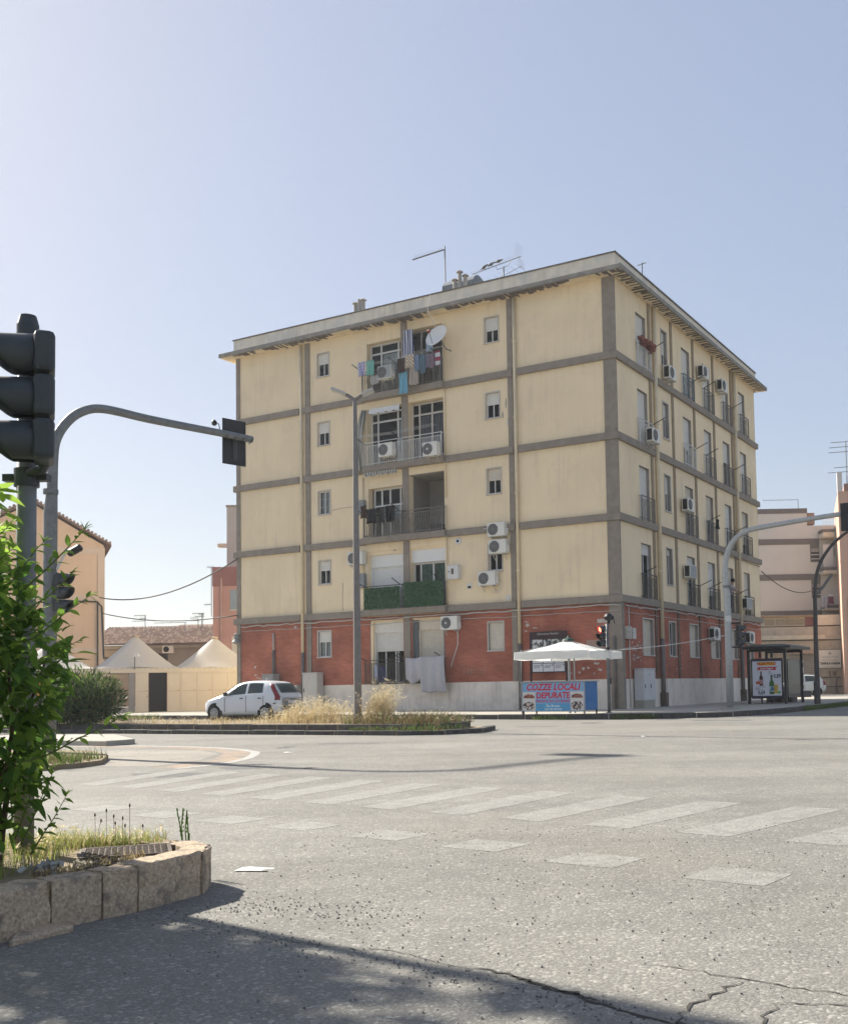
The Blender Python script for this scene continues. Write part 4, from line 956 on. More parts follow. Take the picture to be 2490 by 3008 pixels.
H_ = zt-ZE-.1
MB().tube([(0,0,0),(0,0,H_)], .03, 6).build('mast', galv, o)
mb = MB(); mb.tube([(-1.65,0,H_-.02),(.85,.1,H_+.32)], .018, 5); mb.tube([(-.4,0,H_+.12),(-.35,0,H_-.08),(.2,0,H_-.02),(.42,0,H_+.2)], .014, 5)
for i in range(16): t = -1.6+i*.14; zz = H_-.02+(t+1.65)/2.5*.34; mb.tube([(t,-.2,zz+.02),(t,.2,zz+.02)], .007, 4)
mb.build('yagi_boom', galv, o)
mb = MB()
for k in range(6): mb.tube([(.62+.03*k,-.2,H_+.38+.09*k),(.62+.03*k,.45,H_+.38+.09*k)], .006, 4); mb.tube([(.78+.02*k,-.2,H_+.2-.09*k),(.78+.02*k,.45,H_+.2-.09*k)], .006, 4)
mb.build('reflector_grid', galv, o)
mb = MB(); mb.tube([(-1.0,.1,H_-.62),(.9,.1,H_-.12)], .012, 5)
for i in range(7): t = -.9+i*.28; zz = H_-.62+(t+1.0)/1.9*.5; mb.tube([(t,-.35,zz),(t,.45,zz)], .006, 4)
mb.build('lower_boom', galv, o); apos = o.location.copy()
pg = M('pigeon grey', (.16,.165,.18), .8, .25, 20.)
for i, (t, lb) in enumerate(((-.98,'grey pigeon on the antenna boom, outermost of three'),(-.62,'grey pigeon on the antenna boom, middle one of three'),(-.22,'grey pigeon on the antenna boom, innermost of three'))):
    zz = H_-.02+(t+1.65)/2.5*.34+.03; mb = MB(); rot = Euler((0,math.radians(-115+8*i),0)).to_matrix()
    mb.lathe([(.006,-.2),(.03,-.16),(.035,-.1),(.06,-.03),(.075,.04),(.07,.09),(.045,.13),(.034,.15),(.036,.18),(.03,.205),(.01,.225),(.004,.25)], 10, (0,0,.10), rot)
    for y in (-.02,.02): mb.tube([(0,y,.06),(0,y,0)], .006, 4)
    tag(mb.build('pigeon', pg, None, apos+Matrix.Rotation(-TH,3,'Z') @ Vector((t,0,zz)), -TH, smooth=True), lb, 'pigeon', 'pigeons on the roof antenna')
sa, _ = BF('a2',1455,300,-3.); _, zt = BF('a2',1455,180,-3.)
o = thing('tv_antenna', 'short thin mast with a small cross head above the shaded side', 'antenna', FW('B', sa, -3., ZE+.1), -TH); MB().tube([(0,0,0),(0,0,zt-ZE-.1)], .025, 5).build('mast', galv, o); MB().tube([(-.25,0,zt-ZE-.2),(.2,0,zt-ZE-.15)], .025, 5).build('cross_head', galv, o)
def flues(v, x, y, hts, label, off=-1.2):
    s, z = AF(v, x, y, off); o = thing('flue_group', label, 'chimney', FW('A', s, off, ZE+.1), -TH)
    for i, (dx, h, cap) in enumerate(hts):
        mb = MB(); H = z-ZE-.1+h+.32; mb.lathe([(.085,0),(.085,H)], 10, (dx,0,0)); 
        if cap: mb.lathe([(.06,H),(.06,H+.06)], 8, (dx,0,0)); mb.lathe([(.15,H+.06),(.15,H+.09),(.04,H+.16)], 10, (dx,0,0))
        mb.build('flue', M('grey flue', (.36,.34,.31), .9, .15), o)
flues('a1',990,470,[(-.22,.02,True),(0,.25,False),(.22,.1,True)],'three short flues with caps above the left half of the roof')
flues('a1',1630,318,[(-.25,.0,True),(0,.3,True),(.28,.08,True)],'three capped flues in front of the grey water tank')
s0, zb = AF('a2',150,350,-2.4); o = thing('water_tank', 'grey plastic water tank on the roof behind the flues', 'water tank', FW('A', s0, -2.4, ZE+.1), -TH)
hh = AF('a2',150,298,-2.4)[1]-ZE-.1
rot = Euler((0,math.pi/2,0)).to_matrix(); tk = M('grey-blue tank', (.17,.19,.21), .6, .12)
MB().lathe([(.3,-.95),(.5,-.8),(.5,.8),(.3,.95)], 16, (0,0,hh-.5), rot).build('barrel', tk, o, smooth=False); MB().box(-.7,.7,-.35,.35,0,hh-.95).build('stand', con, o)
# ---- person leaning on the first-floor railing of the shaded side
def person():
    o = thing('person', 'person in a light patterned top leaning on a first floor balcony rail', 'person', FW('B', 13.62, .02, 4.46), FR('B'))
    V = [(0,.12,.86),(0,.06,1.08),(0,.0,1.28),(0,-.03,1.40),(0,-.07,1.52),(0,-.08,1.60), (-.17,-.0,1.30),(-.20,-.16,1.10),(-.06,-.28,1.02),(.17,0,1.30),(.24,-.16,1.10),(.14,-.34,1.03), (-.09,.13,.80),(-.10,.10,.45),(-.10,.14,.06),(-.10,.04,.03),(.09,.13,.80),(.10,.12,.45),(.10,.16,.06),(.10,.06,.03)]
    E = [(0,1),(1,2),(2,3),(3,4),(4,5),(2,6),(6,7),(7,8),(2,9),(9,10),(10,11),(0,12),(12,13),(13,14),(14,15),(0,16),(16,17),(17,18),(18,19)]
    Rr = [.13,.125,.13,.055,.085,.075,.055,.042,.03,.055,.042,.03,.08,.055,.04,.035,.08,.055,.04,.035]
    me = bpy.data.meshes.new('body'); me.from_pydata(V, E, []); b = bpy.data.objects.new('body', me); COL.objects.link(b)
    b.modifiers.new('skin','SKIN'); 
    for i, r in enumerate(Rr): me.skin_vertices[0].data[i].radius = (r, r); me.skin_vertices[0].data[i].use_root = (i == 0)
    b.modifiers.new('s','SUBSURF').levels = 2
    dg = bpy.context.evaluated_depsgraph_get(); m2 = bpy.data.meshes.new_from_object(b.evaluated_get(dg)); bpy.data.objects.remove(b)
    for mt in (M('skin', (.42,.25,.18), .7, .05), stripes('patterned top', (.50,.45,.47),(.24,.18,.24), 6.,'DIAGONAL'), F_('dark trousers',(.03,.035,.06))): m2.materials.append(mt)
    for p in m2.polygons:
        c = p.center; p.material_index = 2 if c.z < .9 and abs(c.x) < .22 and c.y > -.1 and c.z > .12 else 1 if .9 <= c.z < 1.36 and c.y > -.14 else 0
        p.use_smooth = True
    m2.name = 'body'; link('body', m2, o)
    mb = MB(); mb.lathe([(.02,-.1),(.095,-.06),(.105,.02),(.08,.09),(.01,.115)], 12, (0,-.055,1.58)); mb.build('hair', M('dark hair', (.02,.014,.012), .7, .2), o, smooth=True)
    mb = MB(); mb.lathe([(.006,0),(.016,.02),(.004,.035)], 6, (0,-.165,1.54), Euler((math.pi/2,0,0)).to_matrix()); mb.build('nose', M('skin', (.42,.25,.18)), o)
person()
# ================================================================= street furniture
sigb = M('black signal housing', (.036,.043,.050), .5, .15, 8., spec=.4); lensR = M('dark red lens', (.06,.006,.006), .3, 0.); lensY = M('dark amber lens', (.05,.03,.006), .3, 0.); lensG = M('dark green lens', (.006,.03,.02), .3, 0.)
lensOn = M('lit red lens', (.8,.06,.04), .3, 0., emit=(1.,.10,.06,3.))
def head(par, loc, rz, H=.25, W=.27, vis=.26, lit=False):
    """three-light signal head; local -Y is the way it faces, origin at the bottom of the back; a part of its post"""
    mb = MB()
    for k in range(3): mb.box(-W/2,W/2,-.11,0,k*H+.006,k*H+H-.006)
    o = mb.build('signal_head', sigb, par, Vector(loc)-par.location, rz, bevel=.03)
    for k in range(3):
        r = H*.45; zc = k*H+H/2; rot = Euler((math.pi/2,0,0)).to_matrix()
        MB().lathe([(r*.92,0),(r*.92,.012),(r*.6,.03)], 20, (0,-.111,zc), rot).build('lens', lensOn if (lit and k == 2) else (lensG,lensY,lensR)[k], o)
        mb = MB()
        def fn(u, v):
            a = math.radians(-70+320*u); top = (math.sin(a)+1)/2; ln = vis*(.30+.70*top**.8)
            return (r*1.06*math.cos(a)*(1-.04*v), -.10-ln*v, zc+r*1.06*math.sin(a)*(1-.04*v)-.06*v*ln)
        mb.grid(fn, 22, 5); v_ = mb.build('visor', sigb, o, smooth=True); v_.modifiers.new('t','SOLIDIFY').thickness = .006
    return o
def pole(name, label, pts, r, mat, cat, extra=None, n=14):
    o = thing(name, label, cat, pts[0]); p0 = Vector(pts[0]); MB().tube([Vector(p)-p0 for p in pts], r, n).build('pole', mat, o, smooth=True); return o
def arcpts(P, n=6):    # Catmull-Rom through points
    P = [Vector(p) for p in P]; out = []
    for i in range(len(P)-1):
        a, b, c, d = P[max(i-1,0)], P[i], P[i+1], P[min(i+2,len(P)-1)]
        for k in range(n):
            t = k/n; out.append(.5*((2*b)+(c-a)*t+(2*a-5*b+4*c-d)*t*t+(3*b-a-3*c+d)*t*t*t))
    return out+[P[-1]]
# ---- near signal on the planted island
NP = Vector((-2.76,5.92,.15)); ztop = D('a8',170,165,5.92).z
o = thing('signal_post', 'grey steel signal post with three dark visored lamps above the leafy shrub', 'post', NP)
MB().tube([(0,0,0),(0,0,ztop-NP.z-.16)], .053, 18).build('post', galv, o, smooth=True)
MB().lathe([(.060,ztop-.42),(.066,ztop-.40),(.066,ztop-.32),(.060,ztop-.31),(.060,ztop-.22),(.045,ztop-.165),(.0,ztop-.15)], 18, (0,0,.0)).build('cap', sigb, o)
zc = D('a8',160,1285,5.92).z-NP.z
MB().lathe([(.068,zc-.05),(.068,zc+.05)], 18).build('clamp', sigb, o)
for x in (-.095,.095): MB().box(x-.03,x+.03,-.03,.03,zc-.02,zc+.02).build('clamp_lug', sigb, o)
zt, zb = D('a8',300,310,5.78).z, D('a8',300,1190,5.78).z
xh = D('a8',352,700,5.80).x+.02
mb = MB(); mb.tube([(.03,-.04,zc+.02),(.12,-.07,zc+.03),(.14,-.08,zb-NP.z+.02)], .028, 8); mb.tube([(.03,-.04,zt-NP.z-.05),(.10,-.06,zt-NP.z+.04),(.12,-.08,zt-NP.z-.01)], .024, 8); mb.build('bracket', sigb, o)
head(o, (xh,5.80,zb), math.radians(-66), H=(zt-zb)/3, W=.26, vis=.31)
# ---- gantry over the road, left
GB = Vector((-8.20,18.5,.03)); gd = Vector((2.39,2.6,0)).normalized(); gn = Vector((gd.y,-gd.x,0))
gp = [PL('a8',x,y,GB,gn) for x,y in ((357,1360),(362,1180),(375,1050),(420,950),(500,865),(590,822),(680,812),(800,832),(1000,880),(1250,930),(1500,978),(1715,1022))]
pts = [GB, GB.lerp(gp[0],.5)]+gp
pts = [Vector((GB.x+.0,GB.y,z)) for z in (0.,2.2,4.3)]+arcpts(gp, 4)
rr = [.118 if i < 3 else .092-.022*min(1,(i-3)/(len(pts)-3)) for i in range(len(pts))]
o = pole('traffic_gantry', 'grey curved gantry pole reaching out over the zebra crossing', pts, rr, galv, 'gantry pole')
MB().lathe([(.128,gp[0].z-.06),(.128,gp[0].z+.02)], 16, (0,0,-GB.z)).build('collar', galv, o)
q0 = gp[-2]-GB; MB().tube([q0+Vector((0,0,.05)), q0+Vector((-.03,0,.22)), q0+Vector((-.09,0,.24))], .01, 5).build('rod', iron, o); MB().lathe([(.01,-.06),(.05,-.035),(.055,.02),(.02,.06)], 12, q0+Vector((-.12,0,.24))).build('sensor', black, o)
for k in range(4):
    q = gp[-1].lerp(gp[-2], .08+.25*k)-GB; MB().tube([q+Vector((0,0,.08)),q+gn*.08,q-Vector((0,0,.08)),q-gn*.08,q+Vector((0,0,.08))], .008, 4).build('cable_tie', black, o)
def backboard(par, base, d, n, v, corners):
    P = [PL(v,x,y,base,n) for x,y in corners]; c = sum(P, Vector())/4; w_ = ((P[1]-P[0]).length+(P[2]-P[3]).length)/2; h = ((P[3]-P[0]).length+(P[2]-P[1]).length)/2
    rz = math.atan2(d.y, d.x)
    o = MB().box(-w_/2,w_/2,-.01,.012,-h/2,h/2).build('signal_backboard', black, par, c-par.location, rz, bevel=.006)
    MB().box(-.12,.12,.013,.10,-h*.42,h*.42).build('housing', sigb, o, bevel=.02)
    for k in (-1,0,1): MB().lathe([(.085,.0),(.095,.2)], 14, (0,.10,k*h*.27), Euler((-math.pi/2,0,0)).to_matrix()).build('visor', sigb, o)
    mb = MB(); mb.box(-.05,.05,-.05,-.011,-h*.38,h*.1); mb.box(-.02,.02,-.06,-.011,-.04,.08); mb.build('bracket', sigb, o); return o
backboard(o, gp[-1]+gn*(-.14), gd, gn, 'a8', ((1517,868),(1675,910),(1670,1213),(1512,1178)))
GO = o
pz = D('d8',740,1050,18.45); sh = D('d8',740,560,18.45)
head(GO, (GB.x+.16,GB.y-.05,pz.z), math.radians(78), H=(sh.z-pz.z)/3, W=.22, vis=.2)
p = D('d8',480,1980,18.4); bx_ = MB().box(-.05,.05,-.05,.05,0,.3).build('push_button_box', M('yellow-orange plastic', (.45,.22,.05), .5, .1), GO, (-.13,-.05,p.z-.1-GB.z), bevel=.02); MB().lathe([(.02,0),(.02,.02)], 10, (0,-.051,.16), Euler((math.pi/2,0,0)).to_matrix()).build('button', black, bx_)
p = D('d8',800,390,18.45); o = thing('acoustic_beacon', 'small dark beacon on a tilted white stem by the gantry', 'beacon', (GB.x+.05,GB.y,p.z-.2), 0)
MB().tube([(0.05,0,0),(.24,0,.38)], .022, 6).build('stem', white, o); MB().lathe([(.05,-.13),(.07,-.1),(.07,.1),(.05,.13)], 12, (.38,0,.36), Euler((0,math.radians(62),0)).to_matrix()).build('lamp', black, o)
# ---- gantry on the building corner, right
HB = Vector((7.2,36.2,PZ)); hd = -AV; hn = BV
hp = [PL('a6',x,y,HB,hn) for x,y in ((893,640),(889,560),(893,470),(912,390),(955,318),(1020,268),(1100,240),(1300,204),(1500,170),(1738,133),(1900,108))]
pts = [HB, HB+Vector((0,0,2.))]+[Vector((HB.x,HB.y,hp[0].z-.3))]+arcpts(hp,4); rr = [.125,.122,.115]+[.105-.03*min(1,i/(len(pts)-3)) for i in range(len(pts)-3)]
o = pole('traffic_gantry', 'pale grey gantry pole on the pavement beside the bus shelter', pts, rr, M('pale galvanised steel', (.42,.43,.42), .5, .12, 10., metal=.2), 'gantry pole')
HO = o
MB().box(-.3,.3,-.3,.3,-.02,.06).build('footing', pave, o, bevel=.02); MB().lathe([(.13,hp[0].z-HB.z-.05),(.13,hp[0].z-HB.z+.03)], 14).build('collar', galv, o)
MB().box(-.1,.1,-.118,-.11,3.0,3.2).build('sticker', white, o)
backboard(o, hp[-2]-hn*.12, hd, hn, 'a6', ((1685,65),(1800,58),(1800,250),(1685,262)))
za, zb = D('a6',960,905,36.2).z, D('a6',960,1050,36.2).z
head(HO, (HB.x+.30,HB.y-.02,zb), math.radians(105), H=(za-zb)/3, W=.27, vis=.24)
for z_ in (zb-.07, za+.02): MB().box(.11,.40,-.03,.03,z_-HB.z,z_-HB.z+.05).build('signal_arm', black, HO)
# ---- signal with the lit red lamp
SB = Vector((2.95,34.85,PZ)); zt, zb = D('c1',1290,160,34.8).z, D('c1',1290,440,34.8).z
o = pole('signal_post', 'grey signal post with its top lamp glowing red, by the canopy', [SB, Vector((SB.x,SB.y,zt+.05))], .056, galv, 'post')
SO = o
MB().lathe([(.1,-.02),(.1,.02)], 12).build('base_plate', galv, o); MB().lathe([(.075,zb-SB.z-.08),(.075,zb-SB.z-.0)], 12).build('clamp', black, o)
MB().box(.055,.09,-.05,.05,.95,1.15).build('button_box', black, o)
head(SO, (SB.x-.13,SB.y-.06,zb), math.radians(-48), H=(zt-zb)/3, W=.25, vis=.2, lit=True)
o = thing('beacon', 'dark round beacon on top of the red signal post', 'beacon', (SB.x,SB.y,zt+.05)); MB().lathe([(.05,0),(.05,.1),(.14,.14),(.16,.24),(.1,.32),(.03,.36)], 12, (.05,0,0)).build('lamp', black, o); MB().tube([(.05,0,.3),(.2,-.05,.25),(.24,-.05,.0)], .015, 5).build('cable', black, o)
# ---- street lamps
LPp = Vector((-4.07,26.75,.2)); zt = D('a1',958,1020,26.75).z
o = thing('street_lamp', 'tall grey street lamp with two flat heads standing in the dry grass', 'street lamp', LPp)
MB().tube([(0,0,0),(0,0,3.),(0.0,0,zt-LPp.z)], [.105,.09,.055], 8).build('pole', M('brown-grey lamp paint', (.19,.175,.165), .5, .15, 10., metal=.2), o)
for (x, y, x2, y2, sx) in ((958,1018,820,965,-1),(962,1018,1075,972,1)):
    a = D('a1',x,y,26.75)-LPp; b = D('a1',x2,y2,26.75)-LPp; m_ = a.lerp(b,.38)
    arm = MB().tube([a-Vector((0,0,.05)), m_], .045, 8).build('arm', M('brown-grey lamp paint', (.19,.175,.165)), o)
    dv = (b-m_); ang = math.atan2(dv.z, dv.x if sx > 0 else -dv.x)
    hm = MB(); rot = Euler((0,-ang if sx > 0 else ang,0)).to_matrix()
    hm.obox(m_+dv*.55,(dv.length*1.1,.30,.07),rot); hm.build('lamp_head', M('pale lamp casing', (.42,.41,.40), .5, .1), o, bevel=.025)
    gm2 = MB(); gm2.obox(m_+dv*.6+Vector((0,0,-.04)),(dv.length*.7,.22,.012),rot); gm2.build('diffuser', M('lamp glass', (.55,.55,.52), .2, .02), o)
RB_ = Vector((11.91,42.3,PZ)); rp = [PL('d7',x,y,RB_,BV) for x,y in ((366,1000),(362,880),(366,760),(380,660),(408,570),(450,490),(510,405),(580,335),(678,258),(760,205))]
pts = [RB_, RB_+Vector((0,0,1.2)), RB_+Vector((0,0,2.6))]+arcpts(rp,4)
o = pole('street_lamp', 'dark curved street lamp rising behind the bus shelter', pts, [.11,.10,.09]+[.08-.03*min(1,i/(len(pts)-3)) for i in range(len(pts)-3)], M('dark brown lamp paint', (.075,.068,.065), .5, .15, 8.), 'street lamp')
bp_ = [PL('d7',x,y,RB_,BV)-RB_ for x,y in ((378,855),(440,785),(522,665))]; MB().tube(bp_, .06, 8).build('side_arm', M('grey lamp arm', (.2,.19,.18), .5, .1), o)
MB().tube([RB_-RB_+Vector((-.02,0,.0)),Vector((-.02,0,.9))], .125, 10).build('sleeve', M('dark brown lamp paint', (.075,.068,.065)), o)
# ---- utility cabinets
def cabinet(label, face, s, off, w_, d, h, mat, z=PZ, plinth=.0, doors=1, name='utility_cabinet'):
    o = thing(name, label, 'cabinet', FW(face, s, off, z), FR(face), 'utility cabinets')
    if plinth: MB().box(-w_/2+.02,w_/2-.02,-d+.02,0,0,plinth).build('plinth', pave, o)
    MB().box(-w_/2,w_/2,-d,0,plinth,h-.05).build('body', mat, o, bevel=.012)
    MB().box(-w_/2-.02,w_/2+.02,-d-.02,.01,h-.049,h).build('lid', mat, o, bevel=.012)
    for k in range(doors):
        a = -w_/2+.02+(w_-.04)*k/doors; b = -w_/2+.02+(w_-.04)*(k+1)/doors-.01
        dd = MB().box(a,b,-d-.010,-d-.001,plinth+.05,h-.08).build('door', mat, o); MB().box(a+.05,a+.08,-d-.03,-d-.011,h*.5,h*.5+.16).build('handle', black, dd)
    MB().box(-.10,.02,-d-.013,-d-.0105,h-.28,h-.18).build('plate_label', M('plate grey', (.45,.45,.44), .5, .05), o)
cabm = M('pale beige cabinet', (.50,.48,.44), .6, .06, 4.); cabg = M('grey cabinet', (.27,.27,.27), .6, .08, 4.)
s0, _ = AF('c8',1068,330,.6); s1, zc = AF('c8',1215,330,.6); cabinet('tall pale cabinet standing against the brick wall beside the left downpipe', 'A', (s0+s1)/2, .15, abs(s1-s0), .42, zc-PZ, cabm)
s0, _ = AF('c8',655,345,.6); s1, zc = AF('c8',768,345,.6); cabinet('grey cabinet behind the white hatchback, under the brown vent pipe', 'A', (s0+s1)/2, .15, abs(s1-s0), .42, zc-PZ, cabg)
s0, _ = AF('c8',930,460,.5); s1, zc = AF('c8',1000,460,.5); cabinet('low pale cabinet between the car and the tall cabinet', 'A', (s0+s1)/2, .12, abs(s1-s0), .3, zc-PZ, cabm)
cabinet('white two-door cabinet on a concrete base by the corner of the block', 'B', 1.55, .06, 1.15, .40, 1.52, M('white cabinet', (.58,.58,.58), .6, .05, 4.), plinth=.30, doors=2)
# ---- poster frame on the brick wall
pf = thing('poster_frame', 'dark metal poster frame with script header on the brick wall', 'poster board', FW('A',-2.85,.25,PZ), FR('A'))
fm_ = M('dark wine frame', (.045,.022,.03), .5, .2, 8.)
pX = [AF('c1',x,700,.3)[0]+2.85 for x in (335,790)]; zz = {k: AF('c1',500,y,.3)[1]-PZ for k, y in dict(top=240, hb=300, p0=340, p1=445, q0=590, q1=755).items()}
a, b = pX
for x in (a, b): MB().box(x-.03,x+.03,-.03,.03,0,zz['top']).build('post', fm_, pf)
hb_ = MB().box(a+.031,b-.031,-.025,.025,zz['hb'],zz['top']).build('header', fm_, pf)
text('Onoranze Funebri', .12, M('pale script', (.5,.48,.45), .6, .05), hb_, ((a+b)/2,-.03,(zz['hb']+zz['top'])/2-.035), shear=.3, sx=1.05)
MB().box(a+.031,b-.031,-.01,.02,zz['q1']-.03,zz['hb']-.001).build('board', fm_, pf)
def blot(name, c1, c2, sc, thr=.5):
    m = bpy.data.materials.new(name); m.use_nodes = True; n = m.node_tree.nodes; l = m.node_tree.links; bb = n['Principled BSDF']; tc = n.new('ShaderNodeTexCoord'); v = n.new('ShaderNodeTexNoise'); v.inputs['Scale'].default_value = sc; v.inputs['Detail'].default_value = 3; l.new(tc.outputs['Object'], v.inputs['Vector'])
    r = n.new('ShaderNodeValToRGB'); r.color_ramp.elements[0].position = thr-.04; r.color_ramp.elements[1].position = thr+.04; r.color_ramp.elements[0].color = (*c1,1); r.color_ramp.elements[1].color = (*c2,1); l.new(v.outputs['Fac'], r.inputs[0]); l.new(r.outputs[0], bb.inputs['Base Color']); bb.inputs['Roughness'].default_value = .6; return m
MB().box(a+.06,a+(b-a)*.5,-.016,-.0105,zz['p1']-.35,zz['p0']).build('poster', blot('black and white poster', (.05,.05,.05), (.6,.6,.58), 5.), pf)
MB().box(a+(b-a)*.5+.01,b-.06,-.016,-.0105,zz['p1']-.35,zz['p0']).build('poster', blot('grey poster', (.06,.06,.06), (.5,.5,.48), 4., .52), pf)
shw = M('white poster sheet', (.66,.66,.67), .7, .05); inkm = M('black ink', (.02,.02,.025), .7, 0.)
for r_ in range(2):
    for c_ in range(3):
        x0 = a+.07+(b-a-.14)*c_/3+.012; x1 = a+.07+(b-a-.14)*(c_+1)/3-.012; zt_ = zz['q0']+.16-(zz['q0']+.16-zz['q1'])*r_/2-.012; zb_ = zz['q0']+.16-(zz['q0']+.16-zz['q1'])*(r_+1)/2+.012
        ps = MB().box(x0,x1,-.016,-.0105,zb_,zt_).build('poster', shw, pf)
        for k in range(3): MB().box(x0+.05,x1-.09-.03*k,-.018,-.0165,zt_-.07-.045*k,zt_-.055-.045*k).build('text_line', inkm, ps)
        MB().box(x1-.06,x1-.025,-.018,-.0165,zt_-.10,zt_-.02).build('emblem', inkm, ps)
# ---- mussel stall
K = Vector((2.04,33.0,PZ)); st = thing('market_stall', 'blue seafood stall counter with a mussel banner under the white canopy', 'stall', K, -TH)
blue = M('blue stall panel', (.035,.17,.42), .55, .08, 3.); steel = M('steel edge', (.35,.35,.36), .4, .1, 8., metal=.4); lb = M('light blue banner', (.20,.40,.62), .6, .06, 2.)
WK, DK, HK0, HK1 = 2.22, .95, .12, 1.03
MB().box(-WK,0,0,DK,HK0+.02,HK1).build('counter_body', blue, st)
MB().box(-WK-.06,.05,-.05,DK+.05,HK1+.001,HK1+.03).build('counter_top', steel, st)
for x, y in ((-WK+.03,.03),(-.03,.03),(-.03,DK-.03),(-WK+.03,DK-.03)): MB().box(x-.02,x+.02,y-.02,y+.02,0,HK0+.019).build('leg', iron, st)
for x in (-WK,0): MB().box(x-.018,x+.018,-.022,-.001,.02,HK1).build('edge_post', steel, st)
bn = MB().box(-WK+.02,-.02,-.010,-.001,HK0,HK1-.01).build('banner', lb, st)
red = M('crimson lettering', (.50,.025,.07), .6, .03); redp = M('pink lettering', (.45,.05,.16), .6, .03); pale = M('pale blue lettering', (.55,.72,.80), .6, .03); shp = M('lettering outline', (.62,.50,.62), .6, .03)
def bt(s_, size, mt, z, off=.008, shear=.18, sx=1., x=-WK/2): 
    text(s_, size, shp if mt is red else mt, bn, (x,-.0115,z), shear=shear, off=off+.006 if mt is red else off, sx=sx, depth=.0005)
    if mt is red: text(s_, size, mt, bn, (x,-.0135,z), shear=shear, off=off, sx=sx, depth=.0008)
bt('COZZE LOCALI', .285, red, HK1-.245, .010, .22, .95); bt('DEPURATE', .26, red, HK1-.50, .010, .1, .95)
bt('PRONTE DA CUCINARE', .115, redp, HK1-.635, .004, 0., .98)
lb2 = MB().box(-WK+.5,-.5,-.0125,-.0105,HK0+.01,HK0+.235).build('banner_strip', M('sky blue strip', (.10,.34,.58), .6, .05), bn)
text('Da Bruno', .125, pale, bn, (-WK/2,-.014,HK0+.125), shear=.0, off=.004, depth=.0005); text('Cell: 389 8923702', .085, pale, bn, (-WK/2,-.014,HK0+.03), shear=.15, off=.003, depth=.0005)
mus = blot('mussel picture', (.045,.02,.022), (.55,.48,.44), 16., .5); musr = blot('red seafood dish', (.10,.03,.025), (.30,.10,.06), 14., .5); bowl = M('bowl white', (.62,.60,.57), .5, .03)
for x0 in (-WK+.03, -.49):
    pc = MB().box(x0,x0+.46,-.0125,-.0105,HK0+.02,HK1-.30).build('picture', bowl, bn); zb_ = HK0+.02
    n = 18; zc = zb_+.27
    MB().yprism([(x0+.23+.21*math.cos(t*math.pi*2/n)*(1+.1*math.sin(5*t)), zb_+.15+.14*math.sin(t*math.pi*2/n)) for t in range(n)], -.0145,-.013).build('mussels', mus, pc)
    MB().yprism([(x0+.23+.20*math.cos(t*math.pi*2/n), zb_+.42+.10*math.sin(t*math.pi*2/n)*(1+.25*math.sin(3*t))) for t in range(n)], -.0145,-.013).build('seafood_dish', musr, pc)
    MB().yprism([(x0+.23+.22*math.cos(math.pi+t*math.pi/9), zb_+.39+.12*math.sin(math.pi+t*math.pi/9)) for t in range(10)], -.0160,-.0148).build('bowl', bowl, pc)
# ---- white canopy
um = Vector((1.68,35.2,PZ)); ca = thing('market_canopy', 'big white square market umbrella over the seafood stall', 'umbrella', um, -TH)
cm = M('white canvas', (.80,.80,.77), .85, .03, 3., .1, 80., trans=.35); hs_ = 1.34; ze, zt = 2.04, 2.44
mb = MB()
def canopy(u, v):
    x, y = (u-.5)*2, (v-.5)*2; m_ = max(abs(x), abs(y)); r8 = abs(math.sin(2*math.atan2(y, x)))   # ribs run to corners and side middles
    return (x*hs_, y*hs_, zt-(zt-ze)*(m_**.95)-.055*m_*(1-m_)*4*.6-.05*m_*(1-r8)*.0-.035*abs(math.sin(2*math.atan2(y,x)))*m_*(1-.3*m_)-.012*math.sin(11*x+3*y)*m_-.010*math.sin(9*y-4*x)*m_)
mb.grid(canopy, 24, 24); co = mb.build('canopy', cm, ca, smooth=True)
for k in range(4):
    rt = Matrix.Rotation(k*math.pi/2, 3, 'Z'); mb = MB()
    mb.grid(lambda u, v: rt @ Vector(((u-.5)*2*hs_*.985, -hs_-.02*v-.015*math.sin(u*22)*v, ze+.0-.25*v-.02*math.sin(u*2*math.pi)**2*v)), 24, 3); mb.build('valance', cm, ca, smooth=True)
MB().lathe([(.22,zt-.03),(.18,zt+.02),(.06,zt+.07),(.02,zt+.13)], 10).build('cap', M('dark green cap', (.02,.06,.05), .6, .1), ca)
MB().tube([(0,0,0),(0,0,zt)], .045, 10).build('pole', steel, ca); MB().tube([(.14,.1,0),(.14,.1,2.2)], .03, 8).build('side_pole', steel, ca)
for k in range(8):
    a = k*math.pi/4; f_ = hs_*(1 if k%2 == 0 else 1.414); MB().tube([(0,0,zt-.06),(f_*.98*math.cos(a),f_*.98*math.sin(a),ze-.02)], .012, 5).build('rib', steel, ca)
wp = FW('A',-4.25,.12,2.0)
line('rope', 'white guy rope from the canopy corner down to the stall', [um+Matrix.Rotation(-TH,3,'Z') @ Vector((-hs_*.8,-hs_,2.1)), UD(4.2,.2,1.6), UD(4.3,.15,.5)], .012, rope, 'rope')
line('rope', 'white rope stretched from the canopy to the pale gantry pole', catenary(um+Matrix.Rotation(-TH,3,'Z') @ Vector((hs_,-hs_*.1,ze-.02)), HB+Vector((0,0,2.55)), .08), .014, rope, 'rope')
line('rope', 'short white rope from the canopy to a window hook', [um+Matrix.Rotation(-TH,3,'Z') @ Vector((hs_,hs_*.5,ze)), FW('B',2.1,.12,2.62)], .011, rope, 'rope')
